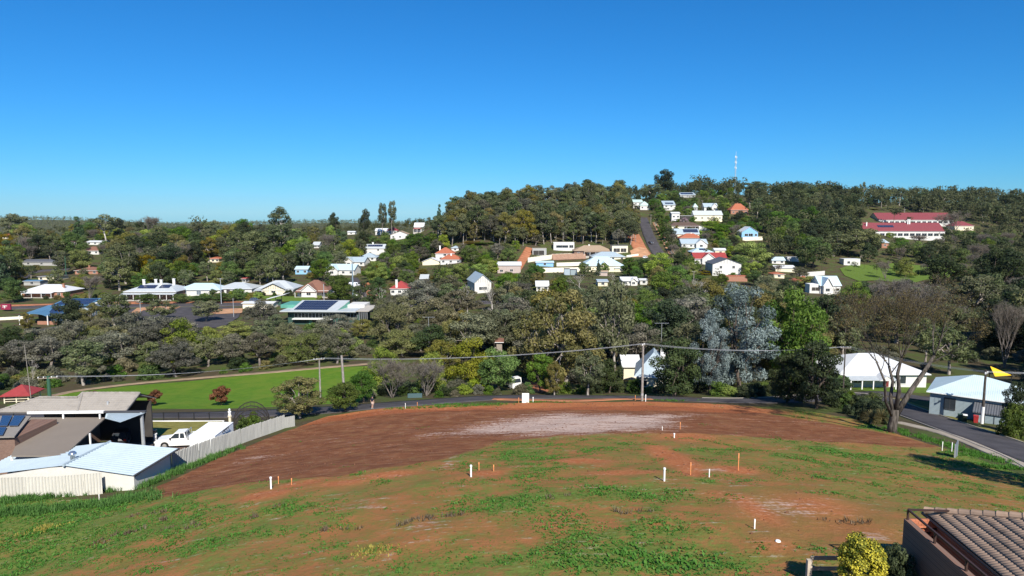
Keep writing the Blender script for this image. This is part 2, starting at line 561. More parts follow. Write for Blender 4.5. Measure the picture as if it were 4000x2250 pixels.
YELLOW = [(950,1390,44,9,.9),(110,1330,50,7,.9),(30,1300,40,8,.4),(1250,1235,90,20,.5),(700,1320,120,16,.35),(1180,1330,120,20,.3)]
MK = masks(GX, GY)
# small bumps and tilled ridges in the bare soil, real relief
nb = np.random.default_rng(5)
ph = nb.uniform(0, 6.28, 12)
def relief(x, y):
    r = 0.05 * np.sin(x * 1.3 + ph[0] + 1.7 * np.sin(y * 0.31)) * np.sin(y * 1.1 + ph[1] + 1.2 * np.sin(x * 0.27))
    r += 0.07 * np.sin(x * 0.47 + ph[2]) * np.sin(y * 0.53 + ph[3])
    return r
till = 0.015 * np.sin((GY - 0.12 * GX + 0.6 * np.sin(GX * 0.11)) * 3.3) * MK['dark'] * (1 - MK['pale'])
ZG = GZ + relief(GX, GY) * MK['field'] + till
ny_, nx_ = GX.shape
idx = np.arange(nx_ * ny_).reshape(ny_, nx_)
quads = np.stack([idx[:-1, :-1], idx[:-1, 1:], idx[1:, 1:], idx[1:, :-1]], -1).reshape(-1, 4)
gme = fast_mesh('ground', np.stack([GX, GY, ZG], -1).reshape(-1, 3), quads)
gme.polygons.foreach_set('use_smooth', np.ones(len(quads), bool))
for nm, ks in (('soil_a', ('dark', 'orange', 'pale')), ('soil_b', ('green', 'lawn', 'field')), ('soil_c', ('yellow', 'yellow', 'yellow'))):
    a = gme.attributes.new(nm, 'FLOAT_VECTOR', 'POINT')
    a.data.foreach_set('vector', np.stack([MK[k].ravel() for k in ks], -1).astype(np.float32).ravel())
gm, nt, bs = nodes_of('ground_soil')
geo = nt.nodes.new('ShaderNodeNewGeometry')
P = geo.outputs['Position']
def attr3(nm):
    a = nt.nodes.new('ShaderNodeAttribute')
    a.attribute_name = nm
    s = nt.nodes.new('ShaderNodeSeparateXYZ')
    nt.links.new(a.outputs['Vector'], s.inputs[0])
    return s.outputs
dk, og, pl = attr3('soil_a')
gr, lw, fd = attr3('soil_b')
yl = attr3('soil_c')[0]
nA = noise(nt, P, 0.16, 5, 0.6)
nB = noise(nt, P, 0.75, 5, 0.62)
nC = noise(nt, P, 3.1, 4, 0.65)
nD = noise(nt, P, 11.0, 3, 0.6)
mpS = nt.nodes.new('ShaderNodeMapping')
mpS.inputs['Scale'].default_value = (0.22, 2.4, 1.0)
mpS.inputs['Rotation'].default_value = (0, 0, R(-5))
nt.links.new(P, mpS.inputs['Vector'])
nS = noise(nt, mpS.outputs[0], 1.0, 5, 0.65)
def thr(mask, nz, amp, lo=0.40, hi=0.60):
    return ramp(nt, mth(nt, 'ADD', mask, mth(nt, 'MULTIPLY', mth(nt, 'SUBTRACT', nz, 0.5), amp)), lo, hi)
# block: dry mossy ground
c = mixc(nt, ramp(nt, nB, 0.38, 0.62), (0.330, 0.138, 0.052), (0.235, 0.140, 0.040))
c = mixc(nt, mth(nt, 'MULTIPLY', ramp(nt, nC, 0.42, 0.72), 0.6), c, (0.165, 0.140, 0.040))
c = mixc(nt, mth(nt, 'MULTIPLY', ramp(nt, nA, 0.42, 0.62), 0.55), c, (0.195, 0.150, 0.045))
c = mixc(nt, mth(nt, 'MULTIPLY', thr(yl, nB, 0.6), 0.45), c, (0.23, 0.195, 0.03))
nCB = mth(nt, 'ADD', mth(nt, 'MULTIPLY', nB, 0.55), mth(nt, 'MULTIPLY', nC, 0.45))
c = mixc(nt, mth(nt, 'MULTIPLY', thr(og, nCB, 1.3, 0.18, 0.62), 0.92), c, mixc(nt, ramp(nt, nC, 0.35, 0.7), (0.36, 0.110, 0.040), (0.46, 0.180, 0.078)))
nGr = mth(nt, 'ADD', mth(nt, 'MULTIPLY', nB, 0.42), mth(nt, 'ADD', mth(nt, 'MULTIPLY', nA, 0.23), mth(nt, 'MULTIPLY', nC, 0.35)))
gmask = ramp(nt, mth(nt, 'ADD', mth(nt, 'SUBTRACT', gr, mth(nt, 'MULTIPLY', og, 0.45)), mth(nt, 'MULTIPLY', mth(nt, 'SUBTRACT', nGr, 0.5), 3.4)), 0.34, 0.98)
gcol = mixc(nt, ramp(nt, nC, 0.35, 0.65), (0.066, 0.138, 0.022), (0.128, 0.212, 0.038))
c = mixc(nt, mth(nt, 'MULTIPLY', gmask, 0.74), c, gcol)
c = mixc(nt, mth(nt, 'MULTIPLY', ramp(nt, nD, 0.52, 0.78), 0.35), c, (0.11, 0.075, 0.035))
# scraped dark soil with drag marks
dcol = mixc(nt, ramp(nt, mth(nt, 'ADD', mth(nt, 'MULTIPLY', nS, 0.6), mth(nt, 'MULTIPLY', nB, 0.4)), 0.36, 0.66), (0.140, 0.052, 0.024), (0.270, 0.114, 0.054))
dcol = mixc(nt, mth(nt, 'MULTIPLY', ramp(nt, nB, 0.50, 0.72), 0.5), dcol, (0.185, 0.118, 0.050))
dcol = mixc(nt, mth(nt, 'MULTIPLY', ramp(nt, nD, 0.50, 0.75), 0.45), dcol, (0.085, 0.034, 0.019))
dcol = mixc(nt, mth(nt, 'MULTIPLY', thr(og, nS, 0.7, 0.3, 0.8), 0.9), dcol, mixc(nt, ramp(nt, nC, 0.35, 0.7), (0.255, 0.078, 0.032), (0.34, 0.120, 0.050)))
c = mixc(nt, thr(dk, nCB, 1.2, 0.3, 0.7), c, dcol)
pmask = ramp(nt, mth(nt, 'ADD', pl, mth(nt, 'MULTIPLY', mth(nt, 'SUBTRACT', mth(nt, 'ADD', mth(nt, 'MULTIPLY', nS, 0.62), mth(nt, 'MULTIPLY', nC, 0.38)), 0.5), 4.2)), 0.26, 0.98)
c = mixc(nt, mth(nt, 'MULTIPLY', pmask, 0.92), c, mixc(nt, nC, (0.40, 0.275, 0.215), (0.58, 0.46, 0.39)))
# beyond the block: litter, rough grass, earth
oc = mixc(nt, ramp(nt, nA, 0.42, 0.6), (0.075, 0.058, 0.034), (0.070, 0.090, 0.026))
oc = mixc(nt, mth(nt, 'MULTIPLY', ramp(nt, nB, 0.52, 0.72), 0.6), oc, (0.13, 0.095, 0.055))
oc = mixc(nt, mth(nt, 'MULTIPLY', ramp(nt, nC, 0.5, 0.75), 0.5), oc, (0.05, 0.075, 0.02))
lcol = mixc(nt, ramp(nt, nB, 0.35, 0.65), (0.082, 0.168, 0.014), (0.118, 0.205, 0.020))
lcol = mixc(nt, mth(nt, 'MULTIPLY', ramp(nt, nA, 0.46, 0.64), 0.6), lcol, (0.155, 0.205, 0.026))
lcol = mixc(nt, mth(nt, 'MULTIPLY', nD, 0.4), lcol, (0.05, 0.12, 0.012))
lcol = mixc(nt, mth(nt, 'MULTIPLY', ramp(nt, nS, 0.48, 0.75), 0.35), lcol, (0.16, 0.20, 0.03))
oc = mixc(nt, thr(lw, nC, 0.3), oc, lcol)
c = mixc(nt, thr(fd, nC, 0.3), oc, c)
nt.links.new(c, bs.inputs['Base Color'])
bs.inputs['Roughness'].default_value = 0.95
bs.inputs['Specular IOR Level'].default_value = 0.08
bp = nt.nodes.new('ShaderNodeBump')
bp.inputs['Strength'].default_value = 0.7
bp.inputs['Distance'].default_value = 0.12
hgt = mth(nt, 'ADD', mth(nt, 'MULTIPLY', nC, 0.6), mth(nt, 'ADD', mth(nt, 'MULTIPLY', nD, 0.3), mth(nt, 'MULTIPLY', nS, 0.35)))
nt.links.new(hgt, bp.inputs['Height'])
nt.links.new(bp.outputs[0], bs.inputs['Normal'])
gme.materials.append(gm)
tag(obj('ground', gme), kind='structure')
# ------------------------------------------------------------------ tree archetypes (nominal height 10 m)
def leaf_cards(cen, rad, n, size, rs, flat=0.75, shell=0.45, droop=0.0, aspect=0.5, up=0.35):
    """leaf-sized faces through the volume of one clump"""
    d = rs.normal(size=(n, 3))
    d /= np.linalg.norm(d, axis=1)[:, None] + 1e-9
    rr = shell + (1 - shell) * rs.random(n) ** 0.6
    p = d * rr[:, None] * np.array([rad, rad, rad * flat])
    p[:, 2] -= droop * rad * (p[:, 0] ** 2 + p[:, 1] ** 2) / (rad * rad + 1e-9)
    p += np.array(cen)
    nrm = d + rs.normal(scale=0.55, size=(n, 3)) + np.array([0, 0, up])
    nrm /= np.linalg.norm(nrm, axis=1)[:, None] + 1e-9
    t = np.cross(nrm, rs.normal(size=(n, 3)))
    t /= np.linalg.norm(t, axis=1)[:, None] + 1e-9
    b = np.cross(nrm, t)
    s = size * rs.uniform(0.6, 1.35, n)[:, None]
    q = np.stack([p - t * s, p + b * s * aspect + nrm * s * 0.12, p + t * s, p - b * s * aspect + nrm * s * 0.12], 1)
    return q
def crown_mesh(name, clumps, per, size, seed, m, **kw):
    rs = np.random.default_rng(seed)
    Q, T = [], []
    vol = sum(r ** 2 for _, r in clumps) / len(clumps)
    for c, r in clumps:
        n = max(8, int(per * r * r / vol))
        Q.append(leaf_cards(c, r, n, size, rs, **kw))
        base = rs.uniform(0.08, 0.92)
        T.append(np.clip(base + rs.normal(scale=0.22, size=n), 0, 1))
    Q = np.concatenate(Q)
    return fast_mesh(name, Q.reshape(-1, 3), np.arange(len(Q) * 4).reshape(-1, 4), np.concatenate(T), m)
def branchy(mb, base, tips, r0, rs, fork=0.35, n=6, lean=(0, 0), wob=0.25, trunks=1):
    """trunk that forks into limbs which reach the clumps"""
    base = Vector(base)
    H = max(t[2] for t in tips)
    groups = {}
    for t in tips:
        a = int((math.atan2(t[1], t[0]) + math.pi) / (2 * math.pi) * (3 + trunks)) % (3 + trunks)
        groups.setdefault(a, []).append(Vector(t))
    fk = Vector((lean[0], lean[1], fork * H))
    mid = base.lerp(fk, 0.5) + Vector((rs.uniform(-wob, wob), rs.uniform(-wob, wob), 0)) * 0.6
    mb.tube([base - Vector((0, 0, 0.3)), base + Vector((0, 0, 0.12)), mid, fk], [r0 * 1.35, r0 * 1.12, r0 * 0.92, r0 * 0.78], n)
    for g in groups.values():
        cen = sum(g, Vector()) / len(g)
        el = fk.lerp(cen, 0.55) + Vector((rs.uniform(-wob, wob), rs.uniform(-wob, wob), rs.uniform(0, wob)))
        rl = r0 * min(0.62, 0.3 + 0.09 * len(g))
        m2 = fk.lerp(el, 0.5) + Vector((rs.uniform(-wob, wob), rs.uniform(-wob, wob), rs.uniform(-wob, wob))) * 0.7
        mb.tube([fk - Vector((0, 0, 0.15)), m2, el], [r0 * 0.66, rl, rl * 0.75], max(4, n - 1))
        for t in g:
            q = el.lerp(t, 0.5) + Vector((rs.uniform(-wob, wob), rs.uniform(-wob, wob), rs.uniform(-wob, wob)))
            mb.tube([el, q, t], [rl * 0.6, rl * 0.38, rl * 0.14], 4, cap=False)
            for _ in range(2):
                e = t + Vector((rs.uniform(-1, 1), rs.uniform(-1, 1), rs.uniform(-0.2, 0.9))) * 0.8
                mb.tube([q.lerp(t, 0.6), e], [rl * 0.28, rl * 0.06], 3, cap=False)
def bare_mesh(mb, rs, base, d, length, r, depth, spread=0.5, upb=0.25, n=5, minr=0.012):
    """winter tree: forks again and again down to twigs"""
    p = Vector(base)
    d = Vector(d).normalized()
    pts_ = [p]
    k = 3 if depth > 2 else 2
    for i in range(k):
        d = (d + Vector((rs.uniform(-.16, .16), rs.uniform(-.16, .16), rs.uniform(-.05, .16)))).normalized()
        p = p + d * (length / k)
        pts_.append(p)
    r1 = max(r * 0.66, minr)
    mb.tube(pts_, [r + (r1 - r) * i / k for i in range(k + 1)], max(3, n), cap=False)
    if depth == 0:
        return
    m = rs.choice((2, 3, 3)) if depth > 1 else rs.choice((3, 4, 4))
    a0 = rs.uniform(0, 6.28)
    u = d.orthogonal().normalized()
    for j in range(m):
        q = Matrix.Rotation(a0 + 6.28 * j / m + rs.uniform(-.5, .5), 3, d) @ u
        nd = (d + q * rs.uniform(spread * 0.6, spread * 1.3) + Vector((0, 0, upb))).normalized()
        bare_mesh(mb, rs, pts_[-1] if j == 0 or depth < 2 else pts_[-1 - rs.choice((0, 0, 1))], nd, length * rs.uniform(0.62, 0.85), r1 * rs.uniform(0.62, 0.85), depth - 1, spread, upb, n - 1, minr)

B_GUM = bark_mat('gum_bark', (0.17, 0.14, 0.115), (0.37, 0.335, 0.295))
B_PALE = bark_mat('pale_bark', (0.27, 0.24, 0.21), (0.50, 0.47, 0.43))
B_DARK = bark_mat('dark_bark', (0.055, 0.042, 0.034), (0.13, 0.105, 0.085))
B_GREY = bark_mat('grey_bark', (0.115, 0.095, 0.08), (0.24, 0.21, 0.185), 4.0)
L = dict(
 gum=leaf_mat('gum_leaf', (0.046, 0.060, 0.025), (0.108, 0.118, 0.054), 0.03, 0.34),
 forest=leaf_mat('forest_leaf', (0.042, 0.055, 0.022), (0.102, 0.112, 0.048), 0.03, 0.34),
 paper=leaf_mat('paperbark_leaf', (0.062, 0.063, 0.036), (0.128, 0.122, 0.080), 0.03, 0.30, sat=0.35),
 olive=leaf_mat('olive_leaf', (0.066, 0.066, 0.016), (0.150, 0.128, 0.036), 0.015, 0.2),
 wattle=leaf_mat('wattle_leaf', (0.085, 0.108, 0.016), (0.180, 0.195, 0.038), 0.02, 0.25),
 willow=leaf_mat('willow_leaf', (0.080, 0.092, 0.028), (0.155, 0.160, 0.055), 0.02, 0.22),
 broad=leaf_mat('broad_leaf', (0.032, 0.062, 0.010), (0.092, 0.135, 0.025), 0.025, 0.3),
 lime=leaf_mat('lime_leaf', (0.085, 0.125, 0.018), (0.190, 0.230, 0.048), 0.02, 0.2),
 gold=leaf_mat('gold_leaf', (0.15, 0.12, 0.014), (0.28, 0.22, 0.024), 0.02, 0.2, k=1.0),
 dark=leaf_mat('dark_leaf', (0.018, 0.028, 0.012), (0.048, 0.062, 0.024), 0.02, 0.3),
 pine=leaf_mat('pine_leaf', (0.018, 0.034, 0.014), (0.048, 0.075, 0.032), 0.015, 0.25, trans=0.1),
 silver=leaf_mat('silver_leaf', (0.085, 0.115, 0.108), (0.235, 0.290, 0.275), 0.01, 0.06, trans=0.15, sat=0.05, k=1.0),
 rust=leaf_mat('rust_leaf', (0.145, 0.045, 0.018), (0.300, 0.105, 0.042), 0.01, 0.15, k=0.9),
 twig=leaf_mat('twig_leaf', (0.062, 0.052, 0.018), (0.150, 0.118, 0.038), 0.01, 0.05, trans=0.15, k=1.0),
 blossom=leaf_mat('blossom', (0.30, 0.21, 0.23), (0.50, 0.37, 0.40), 0.01, 0.1, k=1.0),
 variegated=leaf_mat('variegated_leaf', (0.055, 0.085, 0.012), (0.62, 0.52, 0.05), 0.005, 0.02, trans=0.15, k=1.0),
)
ARCH = {}
def arch(kind, trunk, crown, half):
    ARCH.setdefault(kind, []).append((trunk, crown, half))
def env_clumps(rs, n, zlo, zhi, rx, rlo, rhi, prof):
    out = []
    tries = 0
    while len(out) < n and tries < n * 60:
        tries += 1
        t = rs.uniform(0, 1)
        z = zlo + (zhi - zlo) * t
        w = rx * prof(t)
        a = rs.uniform(0, 6.283)
        q = w * math.sqrt(rs.uniform(0.05, 1))
        r = rs.uniform(rlo, rhi)
        c = (q * math.cos(a), q * math.sin(a), z)
        if all((c[0] - o[0][0]) ** 2 + (c[1] - o[0][1]) ** 2 + (c[2] - o[0][2]) ** 2 > (0.62 * (r + o[1])) ** 2 for o in out):
            out.append((c, r))
    return out
def make_tree(kind, seed, n, zlo, zhi, rx, rlo, rhi, prof, per, size, bark, leaf, r0=0.2, fork=0.35, half=4.0, **kw):
    rs = random.Random(seed)
    cl = env_clumps(rs, n, zlo, zhi, rx, rlo, rhi, prof)
    mb = MB()
    branchy(mb, (0, 0, 0), [c for c, r in cl], r0, rs, fork, 6, (rs.uniform(-.4, .4), rs.uniform(-.4, .4)))
    tm = mb.mesh(kind + '_trunk')
    tm.materials.append(bark)
    tm.polygons.foreach_set('use_smooth', [True] * len(tm.polygons))
    cm = crown_mesh(kind + '_crown', cl, per, size, seed, leaf, **kw)
    arch(kind, tm, cm, half)
dome = lambda t: math.sqrt(max(0.05, 1 - (t - 0.15) ** 2 / 0.75))
ball = lambda t: math.sqrt(max(0.04, 1 - (2 * t - 0.9) ** 2 / 1.25))
umb = lambda t: 0.55 + 0.5 * math.sin(math.pi * min(1, t * 1.15))
cone = lambda t: max(0.06, 1.0 - 0.95 * t)
for s in (1, 2, 3, 4):
    make_tree('gum', s, 22, 3.4, 9.2, 3.0, 0.8, 1.35, umb, 190, 0.20, B_GUM, L['gum'], 0.24, 0.34, 3.9)
for s in (5, 6, 7):
    make_tree('forest', s, 15, 4.4, 9.3, 1.9, 0.8, 1.25, umb, 150, 0.21, B_GUM, L['forest'], 0.15, 0.45, 2.9)
for s in (8, 9, 10):
    make_tree('paper', s, 26, 4.0, 8.9, 4.4, 0.9, 1.45, dome, 240, 0.19, B_GREY, L['paper'], 0.30, 0.26, 5.3, flat=0.7)
for s in (11, 12):
    make_tree('olive', s, 40, 1.8, 9.2, 3.7, 0.7, 1.2, ball, 240, 0.165, B_GUM, L['olive'], 0.28, 0.3, 4.6)
for s in (13, 14):
    make_tree('wattle', s, 30, 1.6, 8.9, 4.2, 1.0, 1.6, dome, 260, 0.19, B_DARK, L['wattle'], 0.25, 0.22, 5.2)
for s in (15, 16):
    make_tree('willow', s, 32, 1.8, 8.9, 4.6, 1.0, 1.5, dome, 280, 0.17, B_GREY, L['willow'], 0.28, 0.25, 5.6, droop=0.35)
for s in (17, 18, 19):
    make_tree('broad', s, 30, 1.9, 8.8, 3.7, 0.95, 1.5, ball, 260, 0.19, B_DARK, L['broad'], 0.25, 0.25, 4.7)
for s in (20, 21):
    make_tree('lime', s, 30, 1.7, 8.8, 3.7, 0.95, 1.5, ball, 260, 0.19, B_DARK, L['lime'], 0.25, 0.24, 4.7)
make_tree('gold', 22, 22, 1.6, 8.8, 3.8, 1.0, 1.5, ball, 240, 0.2, B_DARK, L['gold'], 0.22, 0.25, 4.8)
for s in (23, 24):
    make_tree('dark', s, 28, 1.6, 9.0, 3.4, 0.95, 1.5, ball, 270, 0.19, B_DARK, L['dark'], 0.26, 0.26, 4.4)
make_tree('silver', 25, 46, 1.5, 9.2, 3.5, 0.65, 1.1, ball, 330, 0.125, B_DARK, L['silver'], 0.24, 0.26, 4.4, aspect=0.4)
make_tree('silver', 26, 40, 1.2, 9.2, 3.7, 0.7, 1.1, ball, 330, 0.13, B_DARK, L['silver'], 0.24, 0.22, 4.6, aspect=0.4)
for s in (27, 28):
    make_tree('rust', s, 20, 2.0, 8.6, 3.6, 1.0, 1.6, ball, 150, 0.36, B_DARK, L['rust'], 0.22, 0.22, 4.7)
make_tree('blossom', 29, 20, 2.4, 8.6, 4.0, 0.9, 1.5, dome, 150, 0.2, B_GREY, L['blossom'], 0.2, 0.25, 5.0)
for s in (30, 31):
    make_tree('cypress', s, 38, 0.9, 9.4, 2.7, 0.7, 1.25, cone, 200, 0.19, B_DARK, L['pine'], 0.24, 0.2, 3.4)
# bush: foliage down to the ground, several stems
for s, lf in ((32, 'broad'), (33, 'dark'), (34, 'olive'), (35, 'paper'), (36, 'lime'), (37, 'gold')):
    make_tree('bush_' + lf, s, 22, 1.2, 7.6, 5.0, 1.6, 2.6, dome, 170, 0.42, B_DARK, L[lf], 0.22, 0.12, 6.4, flat=0.8)
# tall skyline gum: long bare stem, few separate heads of foliage
for s in (38, 39):
    make_tree('tall', s, 13, 5.2, 9.2, 2.3, 0.65, 1.15, umb, 150, 0.18, B_PALE, L['gum'], 0.14, 0.5, 3.2)
# bare trees: many stems and a haze of fine twigs
L['fine'] = leaf_mat('fine_twigs', (0.088, 0.074, 0.056), (0.180, 0.155, 0.122), 0.01, 0.15, trans=0.05, sat=0.25, k=1.0)
for s, sp in ((41, 0.40), (42, 0.46), (43, 0.36)):
    rs = random.Random(s)
    mb = MB()
    for k in range(5):
        a = 6.283 * k / 5 + rs.uniform(-.4, .4)
        bare_mesh(mb, rs, (0, 0, 0), (math.cos(a) * .42, math.sin(a) * .42, 1), 2.5, 0.11, 5, sp, 0.20, 6, 0.012)
    tm = mb.mesh('bare_branches')
    tm.materials.append(B_GREY)
    v = np.empty(len(tm.vertices) * 3)
    tm.vertices.foreach_get('co', v)
    v = v.reshape(-1, 3)
    v *= 10.0 / v[:, 2].max()
    tm.vertices.foreach_set('co', v.ravel())
    nr_ = np.random.default_rng(s)
    hi = v[v[:, 2] > 3.6]
    Q = np.concatenate([leaf_cards(p, .38, 3, .30, nr_, aspect=.05, up=.1) for p in hi[nr_.choice(len(hi), 2600)]])
    cm = fast_mesh('fine_twigs', Q.reshape(-1, 3), np.arange(len(Q) * 4).reshape(-1, 4), nr_.random(len(Q)), L['fine'])
    arch('bare', tm, cm, float(np.percentile(np.hypot(v[:, 0], v[:, 1]), 97)))
# dead gum: pale, few limbs
for s in (44, 45):
    rs = random.Random(s)
    mb = MB()
    bare_mesh(mb, rs, (0, 0, 0), (0.1, 0, 1), 3.4, 0.22, 4, 0.5, 0.12, 6, 0.02)
    tm = mb.mesh('dead_branches')
    tm.materials.append(B_PALE)
    v = np.empty(len(tm.vertices) * 3)
    tm.vertices.foreach_get('co', v)
    v = v.reshape(-1, 3)
    tm.vertices.foreach_set('co', (v * (10.0 / v[:, 2].max())).ravel())
    arch('dead', tm, None, 3.5)
NAMES = dict(gum='gum_tree', forest='bushland_gum_tree', paper='paperbark_tree', olive='marri_tree', wattle='wattle_tree', willow='willow_tree',
 broad='broadleaf_tree', lime='lime_green_tree', gold='golden_tree', dark='evergreen_tree', silver='silver_wattle_tree', rust='rust_leaved_tree',
 blossom='blossom_tree', cypress='cypress_tree', tall='tall_gum_tree', bare='bare_tree', dead='dead_tree', bush_broad='leafy_bush', bush_dark='dark_bush',
 bush_olive='olive_bush', bush_paper='grey_bush', bush_lime='lime_bush', bush_gold='golden_bush')
TREES = []       # (x, y, radius) of everything planted
NCOUNT = {}
def plant(kind, x, y, h, wf=1.0, label=None, group=None, rot=None, var=None):
    a = ARCH[kind]
    tm, cm, half = a[var if var is not None else rng.randrange(len(a))]
    z = gz(x, y)
    s = h / 10.0
    bushy = kind.startswith('bush')
    t = thing(NAMES[kind], label, 'bush' if bushy else 'tree', (x, y, z - 0.05), rot if rot is not None else rng.uniform(0, 6.283), group)
    t.scale = (s * wf, s * wf, s)
    o = bpy.data.objects.new('stems' if bushy else ('branches' if cm is None else 'trunk'), tm)
    COL.objects.link(o)
    o.parent = t
    if cm is not None:
        o = bpy.data.objects.new('foliage' if bushy else ('twigs' if kind == 'bare' else 'crown'), cm)
        COL.objects.link(o)
        o.parent = t
    TREES.append((x, y, half * s * wf))
    NCOUNT[kind] = NCOUNT.get(kind, 0) + 1
    return t
def hero(kind, px, ytop, y, wpx, label, base=None, group=None, var=None, rot=None):
    """a tree singled out in the notes: its place, top and spread"""
    if base is not None:
        g = ground(px, base)
        y = g.y
    p = at(px, ytop, y)
    h = max(0.8, p.z - gz(p.x, y))
    half = ARCH[kind][var or 0][2]
    wf = (wpx / 2) * (y / F) / (half * h / 10.0)
    return plant(kind, p.x, y, h, wf, label, group, rot, var)
